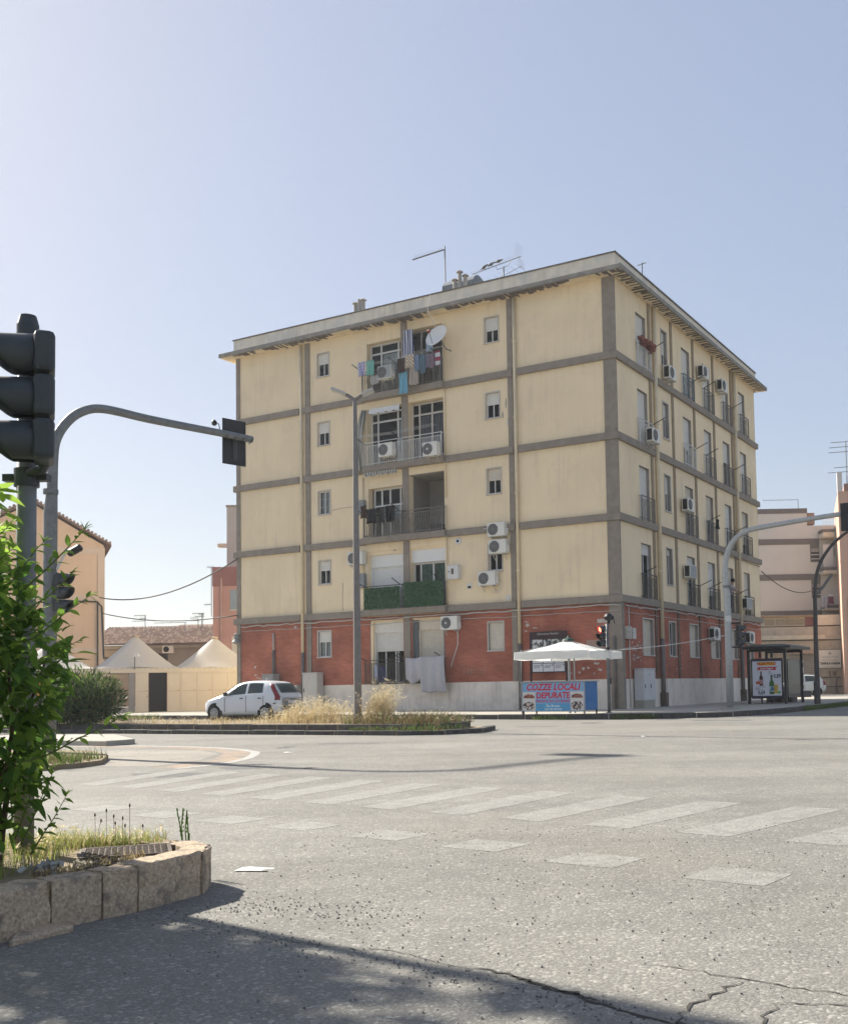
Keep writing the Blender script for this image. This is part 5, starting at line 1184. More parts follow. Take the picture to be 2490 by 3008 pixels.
# ---- bus shelter
SP = Vector((11.05,43.9,PZ)); bs = thing('bus_shelter', 'black metal bus shelter with an illuminated poster panel', 'bus shelter', SP, -TH)
blk = M('black shelter paint', (.022,.022,.024), .45, .15, 6.)
DW, DL = 1.54, 2.75      # local -x along the end panel, +y along the street
for x, y in ((0,0),(-DW,0),(0,DL),(-DW,DL)): MB().box(x-.055,x+.055,y-.055,y+.055,0,2.28).build('post', blk, bs)
rm = MB(); 
rm.add([(.30,-.30,2.30),(-DW-.14,-.30,2.30),(-DW-.14,DL+.4,2.30),(.30,DL+.4,2.30),(.30,-.30,2.40),(-DW-.14,-.30,2.40),(-DW-.14,DL+.4,2.40),(.30,DL+.4,2.40),(-.1,.1,2.50),(-DW+.1,.1,2.50),(-DW+.1,DL,2.50),(-.1,DL,2.50)],
    [(0,1,2,3),(0,4,5,1),(1,5,6,2),(2,6,7,3),(3,7,4,0),(4,8,9,5),(5,9,10,6),(6,10,11,7),(7,11,8,4),(8,11,10,9)]); rm.build('roof', blk, bs)
for y in (0., DL): MB().box(-DW+.056,-.056,y-.03,y+.03,2.18,2.299).build('beam', blk, bs)
for x in (-.55,-1.05): MB().box(x-.05,x+.05,-.03,.03,1.92,2.179).build('strut', blk, bs)
pn = MB().box(-DW+.12,-.10,-.06,.06,.22,1.90).build('poster_case', blk, bs, bevel=.01)
x0, x1 = -DW+.17, -.15; pw = x1-x0; z0, z1 = .34, 1.78
ad = MB().box(x0,x1,-.068,-.0605,z0,z1).build('poster', M('white poster', (.70,.70,.74), .5, .02), pn)
MB().box(x0,x1,-.068,-.0605,1.785,1.86).build('dark_header', M('navy header', (.03,.03,.06), .5, .05), pn); MB().box(x0,x1,-.068,-.0605,.25,.335).build('dark_footer', M('navy footer', (.03,.03,.06), .5, .05), pn)
cx_ = (x0+x1)/2; Y1 = -.0705
MB().yprism([(cx_-.34,1.60),(cx_+.34,1.60),(cx_+.34,1.75),(cx_-.34,1.75)], Y1,-.0685).build('logo_field', M('yellow logo', (.80,.50,.02), .5, .02), ad)
text('PAGH! POCO', .155, M('red logo letters', (.55,.02,.02), .5, .02), ad, (cx_,Y1-.001,1.625), off=.008, depth=.0005, sx=.86)
MB().yprism([(cx_-.46,1.42),(cx_-.36,1.46),(cx_-.41,1.53),(cx_+.46,1.55),(cx_+.37,1.49),(cx_+.41,1.40)], Y1,-.0685).build('ribbon', M('red ribbon', (.55,.03,.04), .5, .02), ad)
text('prezzi leggeri', .10, white, ad, (cx_,Y1-.001,1.445), off=.004, shear=.25, depth=.0005)
def bottle(x, z, h, col, lab):
    w_ = h*.13; P = [(x-w_,z),(x+w_,z),(x+w_,z+h*.55),(x+w_*.85,z+h*.63),(x+w_*.42,z+h*.74),(x+w_*.38,z+h*.97),(x-w_*.38,z+h*.97),(x-w_*.42,z+h*.74),(x-w_*.85,z+h*.63),(x-w_,z+h*.55)]
    b_ = MB().yprism(P, Y1,-.0685).build('bottle_picture', col, ad); MB().yprism([(x-w_*.92,z+h*.12),(x+w_*.92,z+h*.12),(x+w_*.92,z+h*.42),(x-w_*.92,z+h*.42)], Y1-.0015,Y1-.0002).build('bottle_label', lab, b_)
    MB().yprism([(x-w_*.45,z+h*.93),(x+w_*.45,z+h*.93),(x+w_*.45,z+h),(x-w_*.45,z+h)], Y1-.0015,Y1-.0002).build('bottle_cap', M('dark cap', (.05,.03,.02), .5, .05), b_)
bottle(x0+.40*pw*.75, .76, .60, M('brown bottle', (.06,.012,.02), .3, .05), M('pink label', (.45,.25,.25), .5, .1)); bottle(x0+pw*.66, .40, .80, M('green bottle', (.035,.14,.03), .3, .05), blot('blue-white label', (.05,.16,.25), (.5,.6,.6), 9.))
MB().yprism([(x0+pw*.74,.44),(x0+pw*.86,.44),(x0+pw*.88,.80),(x0+pw*.73,.80)], Y1,-.0685).build('glass_picture', M('beer yellow', (.62,.40,.06), .4, .1), ad)
for k in range(6): MB().yprism([(x0+pw*(.85+.02*k),.42+.02*(k%3)),(x0+pw*(.92+.01*k),.44),(x0+pw*(.90+.01*k),.52+.02*(k%2)),(x0+pw*(.84+.02*k),.50)], Y1-.0003*k-.0005,-.0685).build('lime_picture', M('lime green', (.15,.36,.05), .5, .3), ad)
for k in range(5): MB().yprism([(x0+pw*(.12+.025*k),.82+.02*(k%2)),(x0+pw*(.18+.025*k),.83),(x0+pw*(.17+.025*k),.93+.03*(k%3)),(x0+pw*(.11+.02*k),.92)], Y1-.0003*k-.0005,-.0685).build('fruit_picture', M('red fruit', (.42,.09,.06), .5, .3), ad)
dk = M('dark print', (.02,.02,.03), .5, 0.)
text('0,89', .225, dk, ad, (x1-.02,Y1,1.08), off=.006, align='RIGHT', depth=.0005, sx=.8); text('0,69', .215, dk, ad, (x0+pw*.30,Y1,.40), off=.006, depth=.0005, sx=.8)
for x, z, w_ in ((.55,1.32,.10),(.55,1.26,.16),(.08,.70,.36),(.08,.64,.16),(.08,.58,.28)): MB().yprism([(x0+pw*x,z),(x0+pw*(x+w_),z),(x0+pw*(x+w_),z+.022),(x0+pw*x,z+.022)], Y1,-.0685).build('print_line', M('grey print', (.18,.18,.22), .5, .1), ad)
# glazed side with leaflets, bench
fr = MB()
for y in (.35, DL-.30): fr.box(-.02,.02,y-.02,y+.02,.25,1.85)
for z in (.25,1.83): fr.box(-.02,.02,.371,DL-.321,z,z+.02)
fr.build('side_frame', blk, bs); MB().box(-.004,.004,.36,DL-.31,.27,1.83).build('side_glass', glass('scratched glass', (.62,.63,.60), .22, (.16,.16,.15)), bs)
fr = MB()
for y in (.10, DL-.10): fr.box(-DW-.02,-DW+.02,y-.02,y+.02,.25,1.85)
for z in (.25,1.83): fr.box(-DW-.02,-DW+.02,.121,DL-.121,z,z+.02)
fr.build('rear_frame', blk, bs); MB().box(-DW-.004,-DW+.004,.11,DL-.11,.27,1.83).build('rear_glass', glass('scratched glass'), bs)
MB().box(-DW+.15,-DW+.55,.3,DL-.3,.45,.49).build('bench', blk, bs)
for y in (.6, DL-.6): MB().box(-DW+.32,-DW+.38,y-.03,y+.03,0,.449).build('bench_leg', blk, bs)
for k, z in enumerate((1.72,1.28,.75,.5)): MB().box(.056,.060,DL-.05,DL+.05,z,z+(.25 if k == 1 else .1)).build('leaflet', shw, bs)
# ---- rubbish and papers behind the shelter
tr = thing('rubbish_pile', 'heap of dark rubbish bags and boxes beside the bus shelter', 'rubbish', SP+BV*3.6-AV*(-.9)+Vector((0,0,0)), .4)
for i in range(7):
    mb = MB(); r = rnd.uniform(.16,.30); mb.lathe([(.02,0),(r,r*.25),(r*.95,r*.8),(r*.45,r*1.3),(r*.12,r*1.5)], 9, (rnd.gauss(0,.35),rnd.gauss(0,.3),.25*(i//4)), Euler((rnd.gauss(0,.2),rnd.gauss(0,.2),0)).to_matrix()); mb.build('rubbish_bag', M('dark bag', (.03,.032,.04), .4, .3), tr)
for i in range(4): mb = MB(); mb.obox((rnd.gauss(0,.4),rnd.gauss(0,.3),.15+.2*(i%2)),(.5,.4,.28),Euler((0,0,rnd.random()*3)).to_matrix()); mb.build('box', M('grey carton', (.16,.14,.13), .8, .2), tr)
# ---- paper on the road
mb = MB(); c = Vector((-1.59,6.33,.006))
mb.grid(lambda u, v: (c.x-.10+.2*u+.02*v, c.y-.06+.12*v-.03*u, .006+.012*math.sin(u*5)*math.sin(v*3)), 8, 5); tag(mb.build('paper_sheet', M('white paper', (.62,.61,.58), .8, .04), smooth=True), 'crumpled white sheet of paper lying on the road by the kerb', 'paper')
for i, p in enumerate((G('e1',790,234), G('e2',865,167))):
    mb = MB(); mb.grid(lambda u, v: (p.x-.07+.14*u, p.y-.05+.1*v, .006+.015*math.sin(u*4+i)*math.sin(v*3)), 5, 4); tag(mb.build('litter', M('white paper', (.62,.61,.58)), smooth=True), ('small white scrap of litter on the road near the painted arc','small white scrap of litter on the open road towards the stall')[i], 'litter')
# ================================================================= vehicles
def lerp_tab(tab, x):
    for (x0, v0), (x1, v1) in zip(tab, tab[1:]):
        if x <= x1: return v0+(v1-v0)*max(0,(x-x0)/(x1-x0))
    return tab[-1][1]
def hatchback(label, loc, rz, L=3.84, W=1.66, H=1.48, paint=None, tail='tall'):
    """local x: 0 = front bumper, L = rear; y: left side negative; origin on the ground at the front centre"""
    o = thing('parked_car', label, 'car', loc, rz); k = L/3.84; hz = H/1.48
    belt = [(0,.62),(.15,.68),(.9,.84),(1.2,.90),(2.2,.95),(3.3,1.00),(3.84,.98)]
    top = [(0,.58),(.08,.66),(.45,.82),(.90,.935),(1.05,.985),(1.72,1.39),(2.05,1.465),(2.45,1.48),(3.05,1.455),(3.40,1.385),(3.62,1.10),(3.76,.96),(3.84,.80)]
    hw = [(0,.52),(.08,.64),(.3,.75),(.8,.82),(2.0,.83),(3.2,.82),(3.6,.77),(3.8,.68),(3.84,.62)]
    bot = [(0,.30),(.2,.20),(.6,.18),(3.3,.19),(3.6,.24),(3.84,.34)]
    def sec(x):
        w_ = lerp_tab(hw,x)*W/1.66; zb, zt, zz = lerp_tab(bot,x)*hz, lerp_tab(top,x)*hz, lerp_tab(belt,x)*hz; zz = min(zz, zt)
        wr = w_*(.99-.27*min(1,max(0,(zt-zz))/.5)); 
        return [(0,zb),(w_*.8,zb),(w_*.97,zb+.07),(w_,zb+.22),(w_*1.005,(zb+.22+zz)/2),(w_*.985,zz-.02),(w_*.975,zz),(w_*.975+(wr-w_*.975)*.5,zz+(zt-zz)*.55),(wr,max(zz,zt-.06)),(wr*.88,zt-.012*(zt>zz+.02)),(wr*.5,zt),(0,zt+.004)]
    X = [0,.04,.10,.2,.35,.5,.7,.9,1.05,1.15,1.3,1.5,1.75,1.95,2.2,2.5,2.8,3.1,3.3,3.45,3.55,3.63,3.70,3.76,3.80,3.84]
    mb = MB(); S_ = [sec(x) for x in X]; n = len(S_[0]); ring = []
    for x, s in zip(X, S_):
        r_ = [(x*k, y, z) for y, z in s]+[(x*k, -y, z) for y, z in s[-2:0:-1]]; ring.append(r_)
    m_ = len(ring[0])
    for r_ in ring: mb.v += r_
    for i in range(len(X)-1):
        for j in range(m_): mb.f.append((i*m_+j, i*m_+(j+1)%m_, (i+1)*m_+(j+1)%m_, (i+1)*m_+j)); mb.mi.append(0)
    mb.f.append(tuple(range(m_))); mb.mi.append(0); mb.f.append(tuple(range((len(X)-1)*m_, len(X)*m_))[::-1]); mb.mi.append(0)
    body = mb.build('body', paint, o, smooth=True)
    def side(x, t, sg, e=.006):
        s = sec(x); (y0,z0),(y1,z1),(y2,z2) = s[6], s[7], s[8]
        y, z = (y0+(y1-y0)*t*2, z0+(z1-z0)*t*2) if t < .5 else (y1+(y2-y1)*(t-.5)*2, z1+(z2-z1)*(t-.5)*2)
        return (x*k, sg*(y+e), z)
    def pane(name, sg, poly, mat, par, e=.006):
        (xa0,xa1),(xb0,xb1),t0,t1 = poly      # bottom x-range, top x-range
        m2 = MB(); m2.grid(lambda u, v: side((xa0+(xa1-xa0)*u)*(1-v)+(xb0+(xb1-xb0)*u)*v, t0+(t1-t0)*v, sg, e), 8, 4)
        if sg > 0: m2.f = [f[::-1] for f in m2.f]
        return m2.build(name, mat, par, smooth=True)
    gl = glass('car window glass', (.45,.52,.52), .28, (.05,.07,.075)); trim = M('black trim', (.015,.015,.016), .5, .1)
    for sg in (-1, 1):
        pane('side_window', sg, ((1.22,2.22),(1.76,2.20),.06,.94), gl, o); pane('side_window', sg, ((2.33,3.05),(2.30,2.98),.06,.94), gl, o)
        pane('pillar_trim', sg, ((2.235,2.315),(2.215,2.285),.06,.95), paint, o, .004)
        w_ = lerp_tab(hw,1.0)*W/1.66
        d_ = MB()
        for x in (1.22,2.27,3.10): d_.box(x*k-.006,x*k+.006,sg*(w_+.012)-.004,sg*(w_+.012)+.004,.32,.90*hz)
        d_.build('door_gap', trim, o)
        for x in (2.05,2.92): MB().box(x*k-.07,x*k+.07,sg*(w_+.02)-.02,sg*(w_+.02)+.02,.80*hz,.835*hz).build('door_handle', trim, o, bevel=.006)
        MB().box(1.28*k,1.40*k,sg*(w_+.10)-.09,sg*(w_+.10)+.09,.92*hz,1.05*hz).build('wing_mirror', trim, o, bevel=.03)
        hl = MB(); hl.grid(lambda u, v: (.06+.32*u, sg*(.60+.16*u-.10*v), .62+.12*v+.06*u), 4, 2); hl.build('headlight', M('headlight glass', (.6,.62,.64), .1, .02), o)
        MB().box((L-.02)*1-.26,L-.18,sg*(w_-.04)-.02,sg*(w_-.04)+.02,.60,.63).build('reflector_strip', trim, o)
    # screens
    def screen(name, x0, x1, f, e):
        m2 = MB()
        def fn(u, v):
            x = x0+(x1-x0)*v; s = sec(x); zt = s[-1][1]; yy = s[8][0]*f; return (x*k+e*.4, -yy+2*yy*u, zt+.008+e)
        m2.grid(fn, 6, 5); m2.build(name, gl, o, smooth=True)
    screen('windscreen', 1.10, 1.70, .92, .002)
    m2 = MB(); m2.grid(lambda u, v: ((3.725-.305*v**1.05)*k+.016, (-.54+.04*v+(1.08-.08*v)*u), (1.01+.355*v)*hz), 8, 5); m2.build('rear_window', gl, o, smooth=True)
    rl = M('red tail lamp', (.20,.012,.02), .25, .05)
    def sy(x, z):
        P = sec(x)
        for (y0,z0),(y1,z1) in zip(P[2:], P[3:]):
            if z0 <= z <= z1 and z1 > z0: return y0+(y1-y0)*(z-z0)/(z1-z0)
        return P[8][0]
    def xb(z):
        for (x0,z0),(x1,z1) in zip(top[8:], top[9:]):
            if z1*hz <= z <= z0*hz: return x0+(x1-x0)*(z0*hz-z)/max(1e-6,(z0-z1)*hz)
        return 3.84
    zl0, zl1 = ((.74,1.34) if tail == 'tall' else (.72,1.02))
    for sg in (-1, 1):
        m2 = MB()
        def fl(u, v):
            z = (zl0+(zl1-zl0)*v)*hz; xx = min(3.80, xb(z)-.015)-.20*(1-u)*(1-.35*v); return (xx*k+.004, sg*(sy(xx, z)+.010), z)
        m2.grid(fl, 5, 10)
        if sg > 0: m2.f = [f[::-1] for f in m2.f]
        tl_ = m2.build('tail_lamp', rl, o, smooth=True); tl_.modifiers.new('t','SOLIDIFY').thickness = .02
    MB().box(L-.04,L+.025,-.55,.55,.40,.52).build('rear_bumper_strip', trim, o, bevel=.01); MB().box(L+.012,L+.03,-.26,.26,.62,.73).build('number_plate', M('number plate', (.6,.6,.58), .5, .02), o)
    # interior: seats so that the glass does not show the far side only
    st_ = MB()
    for x in (1.75,2.75):
        for y in (-.38,.38): st_.box(x*k,x*k+.14,y-.22,y+.22,.5,1.12*hz); st_.box(x*k+.02,x*k+.12,y-.12,y+.12,1.14*hz,1.28*hz)
    st_.build('seats', M('dark upholstery', (.05,.05,.055), .9, .15), o)
    MB().tube([(1.55*k,-.38+.17*math.cos(t*math.pi/8),.93+.15*math.sin(t*math.pi/8)) for t in range(17)], .014, 5, False).build('steering_wheel', trim, o)
    for x in (.72*k, 3.18*k):
        for sg in (-1, 1):
            w_ = .80*W/1.66; rot = Euler((sg*math.pi/2,0,0)).to_matrix()
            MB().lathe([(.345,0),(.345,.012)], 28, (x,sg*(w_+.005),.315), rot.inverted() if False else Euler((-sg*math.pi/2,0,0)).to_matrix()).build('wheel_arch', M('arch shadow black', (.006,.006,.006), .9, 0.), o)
            wh = MB().lathe([(.18,-.1),(.27,-.1),(.285,-.07),(.285,.045),(.27,.065),(.19,.065)], 26, (x,sg*(w_-.02),.285), Euler((-sg*math.pi/2,0,0)).to_matrix()).build('wheel', rubber, o, smooth=False)
            rm_ = MB().lathe([(.185,0),(.185,.012),(.15,.02),(.05,.03),(.02,.035)], 22, (x,sg*(w_+.04),.285), Euler((-sg*math.pi/2,0,0)).to_matrix()).build('hubcap', M('grey hubcap', (.32,.32,.31), .4, .1, 10., metal=.4), wh)
            sp = MB()
            for t in range(7):
                a = t*2*math.pi/7; sp.obox((x+.115*math.cos(a),sg*(w_+.062),.285+.115*math.sin(a)),(.05,.01,.028),Euler((0,-a,0)).to_matrix())
            sp.build('hubcap_slots', trim, wh)
    return o
cw = M('white car paint', (.66,.67,.69), .22, .02, 2., spec=.6)
# front left wheel stands at about (-11.6, 40.3); the car faces away to the left
hdg = AV.copy(); hdg.rotate(Euler((0,0,math.radians(5)))); rz_c = math.atan2(-hdg.y, -hdg.x)       # local +x points to the rear
fw = Vector((-11.55,40.35,0)); lx = Vector((math.cos(rz_c), math.sin(rz_c), 0)); ly = Vector((-math.sin(rz_c), math.cos(rz_c), 0))
hatchback('white hatchback with tall red tail lamps parked behind the dry grass', fw-lx*.72+ly*.80, rz_c, L=3.66, paint=cw)
rz2 = math.radians(-8); lx = Vector((math.cos(rz2), math.sin(rz2), 0))
hatchback('white compact car parked by the wall of the side street behind the shelter', Vector((22.75,79.2,0))-lx*3.7, rz2, L=3.8, W=1.68, H=1.56, paint=M('pale car paint', (.58,.61,.59), .25, .02, 2., spec=.6), tail='short')
# ================================================================= marquee tents on the left
e_ = Vector((.905,.425,0)); g_ = Vector((-.425,.905,0)); T0 = Vector((-19.2,53.0,0)); rzT = math.atan2(e_.y, e_.x)
tw = M('cream tent canvas', (.62,.59,.54), .8, .04, 2., trans=.22); tp = M('cream tent panel', (.62,.55,.45), .7, .05, 1.5, trans=.05)
def tent(label, sc, zp, walls):
    o = thing('marquee_tent', label, 'tent', T0+e_*sc+g_*2.0+Vector((0,0,0)), rzT, 'marquee tents')
    ze_ = 2.36; mb = MB()
    def fn(u, v):
        x, y = (u-.5)*4, (v-.5)*4; m_ = max(abs(x), abs(y))/2; r_ = math.hypot(x, y)/2.2; d = .55*m_+.45*min(1,r_)
        return (x, y, ze_+(zp-ze_)*((1-d)**1.12))
    mb.grid(fn, 28, 28); mb.build('roof', tw, o, smooth=True)
    MB().lathe([(.13,zp-.14),(.17,zp-.1),(.17,zp-.03),(.08,zp)], 14).build('peak_cap', M('tan tent cap', (.42,.34,.22), .7, .1), o)
    for x0, x1, y0, y1 in ((-2,2,-2.02,-1.99),(-2,2,1.99,2.02),(-2.02,-1.99,-1.98,1.98),(1.99,2.02,-1.98,1.98)): MB().box(x0,x1,y0,y1,ze_-.24,ze_-.002).build('valance', tp, o)
    for i in range(15): MB().box(-1.95+i*.278,-1.93+i*.278,-2.035,-2.021,ze_-.06,ze_-.02).build('eyelet', M('brown eyelet', (.12,.09,.06), .6, .1), o)
    for x in (-1.97,1.97):
        for y in (-1.95,1.95): MB().box(x-.045,x+.045,y-.045,y+.045,0,ze_-.24).build('post', tp, o)
    return o
t0 = tent('cream marquee tent behind the round green bush', -3.8, 3.75, False); t1 = tent('cream marquee tent with the open dark doorway', .2, 4.12, True); t2 = tent('cream marquee tent half hidden by the yellow block', 4.2, 4.05, True)
def panel(par, org, s0, s1, z0=.10, z1=2.13, y=-1.97):
    p = MB().box(s0-org,s1-org,y-.02,y+.02,z0,z1).build('wall_panel', tp, par)
    MB().box(s0-org+.02,s1-org-.02,y-.026,y-.0205,1.18,1.195).build('panel_seam', M('tan seam', (.45,.33,.20), .7, .1), p)
    MB().box(s1-org-.18,s1-org-.06,y-.03,y-.0205,1.20,1.225).build('panel_latch', M('tan seam', (.45,.33,.20)), p)
# s is measured from T0 along the front
panel(t1,.2,.02,.64,.05); 
d_ = MB().box(.55-.2,.60-.2,-2.03,-1.995,.92,.95).build('door_handle', iron, t1)
MB().box(.66-.2,1.50-.2,-1.96,-1.955,.03,2.12).build('doorway', M('dark tent interior', (.012,.012,.014), .9, .1), t1)
for a in (.645,1.50): MB().box(a-.2,a+.03-.2,-2.0,-1.965,.03,2.13).build('door_jamb', M('wine door jamb', (.10,.035,.04), .6, .1), t1)
s = 1.54
while s < 2.15: panel(t1,.2,s,min(s+.755,2.19)); s += .765
s = 2.24
while s < 6.0: panel(t2,4.2,s,min(s+.755,6.15)); s += .765
MB().box(-.30-.2,-.02-.2,-2.0,-1.9,.0,2.36).build('corner_post', M('grey steel sheet', (.24,.23,.23), .6, .1), t1)
o = thing('floodlight', 'small white floodlight on a stem at the tent corner', 'floodlight', T0+e_*.0+Vector((0,-.05,2.3)), 0); MB().tube([(0,0,0),(0,0,.62)], .03, 6).build('stem', galv, o); MB().box(-.05,.2,-.1,.1,.62,.78).build('lamp', white, o, bevel=.02)
# forecourt in front of the tents
mb = MB(); q = [T0+e_*(-6)-g_*.2, T0+e_*8-g_*.2, UD(20.5,1.0), UD(22,5.2), UD(40,5.2)]
mb.add([(p.x,p.y,PZ+.006) for p in q], [(0,1,2,3,4)]); mb.build('forecourt', pave, kind='structure')
# ================================================================= background houses
peach = M('peach render', (.66,.475,.335), .9, .07, .6, .1, 30., streak=.3, scol=(.44,.28,.18)); peachL = M('pale peach trim', (.62,.49,.385), .9, .06, 1.); tile = M('clay roof tiles', (.20,.125,.095), .9, .35, 3., .5, 20.); tileL = M('pale clay tiles', (.30,.22,.17), .9, .3, 3.)
hA = thing('gabled_house', 'peach gabled house with plain end wall and clay tile roof', 'house', (-24.72,63,0), math.radians(25))
HW, HD, EV, RG = 7.9, 16., 10.0, 12.35
MB().yprism([(-HW,0),(0,0),(0,EV),(-HW/2,RG),(-HW,EV)], 0, HD).build('wall', peach, hA)
for z0, z1 in ((6.72,7.0),(3.55,3.85),(.0,.6),(9.55,9.85)): MB().box(-HW,.06,-.05,-.001,z0,z1).build('string_course', peachL, hA)
for x0, x1 in ((-.32,.06),(-HW,-HW+.35)):
    for z0, z1 in ((.601,3.549),(3.851,6.719),(7.001,9.549)): MB().box(x0,x1,-.05,-.001,z0,z1).build('corner_strip', peachL, hA)
for z0, z1 in ((3.85,6.72),(7.0,9.55)):
    MB().box(-HW+.35,-.32,-.03,-.001,z1-.14,z1-.001).build('panel_trim', peachL, hA)
for sg in (0, 1):
    mb = MB(); a, b = (Vector((.42,0,EV-.08)), Vector((-HW/2,0,RG+.12))) if sg == 0 else (Vector((-HW-.55,0,EV-.15)), Vector((-HW/2,0,RG+.12)))
    mb.add([(a.x,-.22,a.z),(b.x,-.22,b.z),(b.x,HD,b.z),(a.x,HD,a.z),(a.x,-.22,a.z+.14),(b.x,-.22,b.z+.14),(b.x,HD,b.z+.14),(a.x,HD,a.z+.14)], [(0,1,2,3),(4,5,6,7),(0,4,5,1),(1,5,6,2),(2,6,7,3),(3,7,4,0)]); rf = mb.build('roof', tile, hA)
    mb = MB(); n = 22
    for i in range(n):
        p = a.lerp(b, (i+.5)/n); mb.tube([(p.x,-.27,p.z+.17),(p.x,.5,p.z+.17)], .09, 8)
    mb.build('verge_tiles', tileL, rf)
MB().tube([(.03,-.08,3.2),(-.1,-.08,6.3),(-.35,-.08,6.6),(-3,-.08,6.62)], .05, 6).build('wall_cable', wirem, hA); MB().tube([(-.3,-.1,.2),(-.33,-.1,6.6)], .045, 6).build('wall_cable', wirem, hA)
pkw = M('salmon render', (.52,.29,.24), .9, .08, .6, streak=.3, scol=(.30,.13,.10)); wine = M('wine red render', (.27,.115,.105), .9, .1, 1.); gwh = M('grey-white render', (.42,.38,.36), .9, .1, .8, streak=.5, scol=(.28,.24,.22))
hB = thing('salmon_house', 'salmon pink house with wine red top band beside the yellow block', 'house', (-21.65,75,0), 0)
MB().box(0,6,0,8,0,8.62).build('wall', pkw, hB); MB().box(-.03,6.03,-.03,8.03,8.621,10.0).build('top_band', wine, hB); MB().tube([(.62,-.1,0),(.62,-.1,9.2)], .09, 8).build('downpipe', M('pinkish downpipe', (.44,.27,.22), .7, .1), hB)
w1 = MB().box(1.25,2.5,-.06,-.001,6.95,8.35).build('window', M('grey-blue shutter', (.26,.32,.35), .6, .08), hB); MB().box(1.2,2.55,-.10,-.001,6.85,6.94).build('sill', stone, w1)
w1 = MB().box(1.35,2.5,-.06,-.001,3.3,5.0).build('window', shutb, hB); MB().box(1.3,2.55,-.10,-.001,3.2,3.29).build('sill', stone, w1)
hC = thing('grey_house', 'tall grey-white house rising behind the salmon house', 'house', (-21.75,79,0), 0)
MB().box(0,7,0,8,0,15.0).build('wall', gwh, hC); MB().box(-.06,7.06,-.06,8.06,15.001,15.15).build('coping', con, hC); MB().box(-.7,-.001,0,.6,12.0,12.25).build('ledge', peachL, hC); MB().tube([(.9,-.06,9.2),(1.05,-.06,11.2)], .03, 6).build('pipe', wirem, hC)
# low tiled building
hT = thing('tiled_building', 'long low building with clay tile roof behind the tents', 'building', (-32.5,80,0), 0)
lw = M('grey-beige wall', (.30,.27,.225), .9, .1, 1., streak=.4, scol=(.2,.17,.14))
MB().box(0,10.5,0,9,0,4.75).build('wall', lw, hT); MB().box(-.1,10.6,-.35,0,4.5,4.74).build('eave_board', lw, hT)
rf = MB().add([(-.2,-.5,4.76),(10.7,-.5,4.76),(10.7,4.5,6.35),(-.2,4.5,6.35),(-.2,9.5,4.76),(10.7,9.5,4.76)], [(0,1,2,3),(3,2,5,4)]).build('roof', tile, hT)
mb = MB()
for r_ in range(14):
    for c_ in range(46):
        x = -.1+c_*.235; y0 = -.55+r_*.36; z0 = 4.80+(y0+.5)*.318; mb.cur = 1 if rnd.random() < .35 else 0
        mb.grid(lambda u, v: (x+.09*math.cos(math.pi*u)*(1-.15*v), y0+.38*v, z0+.075*math.sin(math.pi*u)+.121*v+.02), 4, 1)
mb.build('roof_tiles', [tile, tileL], rf, kind='stuff')
for x0, x1, z0, z1 in ((5.0,6.0,3.2,4.1),(9.0,10.3,2.8,4.2),(-.4+1.0,1.6,2.6,3.9)):
    w1 = MB().box(x0,x1,-.05,-.001,z0,z1).build('window', M('dark window', (.05,.05,.05), .4, .1), hT); MB().box(x0-.08,x1+.08,-.09,-.051,z0-.1,z0-.001).build('sill', stone, w1)
p = D('d6',810,700,79.9); o = thing('air_conditioner', 'small condenser on the wall of the low tiled building', 'air conditioner', (p.x,79.95,p.z), 0); MB().box(-.42,.42,-.3,0,0,.6).build('casing', offw, o, bevel=.02); MB().lathe([(.22,0),(.22,.01)], 16, (-.1,-.301,.3), Euler((math.pi/2,0,0)).to_matrix()).build('fan_grille', black, o)
def aerial(label, v, x, yb, yt, Y, arms, flip=1):
    a, b = D(v,x,yb,Y), D(v,x,yt,Y); o = thing('tv_antenna', label, 'antenna', a, 0); MB().tube([(0,0,-.4),(0,0,b.z-a.z)], .03, 5).build('mast', galv, o)
    for t, w0, w1 in arms:
        z = (b.z-a.z)*t; mb = MB(); mb.tube([(-w0,0,z),(w1,0,z)], .022, 5)
        for k in range(5): xx = -w0+(w0+w1)*k/4; mb.tube([(xx,0,z-.12),(xx,0,z+.12)], .01, 4)
        mb.build('boom', galv, o)
aerial('aerial with three short booms on the low tiled roof','d6',525,415,240,83,[(1.,.85,.05),(.62,1.0,0),(.8,.4,.05)])
aerial('aerial with one long boom on the low tiled roof','d6',1010,400,325,83,[(1.,2.4,.1)])
aerial('thin aerial with two short booms beside the paired masts','d6',1168,395,270,83,[(1.,.6,.0),(.75,.5,.1)])
aerial('first of two close masts with crossed booms on the tiled roof','d6',1210,395,215,83,[(1.,.7,.2),(.8,.5,.2)])
aerial('second of two close masts, plain topped, on the tiled roof','d6',1225,395,215,83.4,[(.95,.3,.05)])
aerial('aerial boom at the edge of the salmon house','a7',1440,800,500,76,[(1.,.3,.2),(.15,.5,.0)])
o = thing('far_roof', 'low brown roof ridge far behind the tiled building', 'roof', (-36,110,0), 0); MB().add([(-3,0,7.2),(6,0,7.2),(3,6,8.6),(-1,6,8.6)], [(0,1,2,3)]).build('slope', tile, o); MB().box(-3,6,.1,8,0,7.19).build('wall', lw, o)
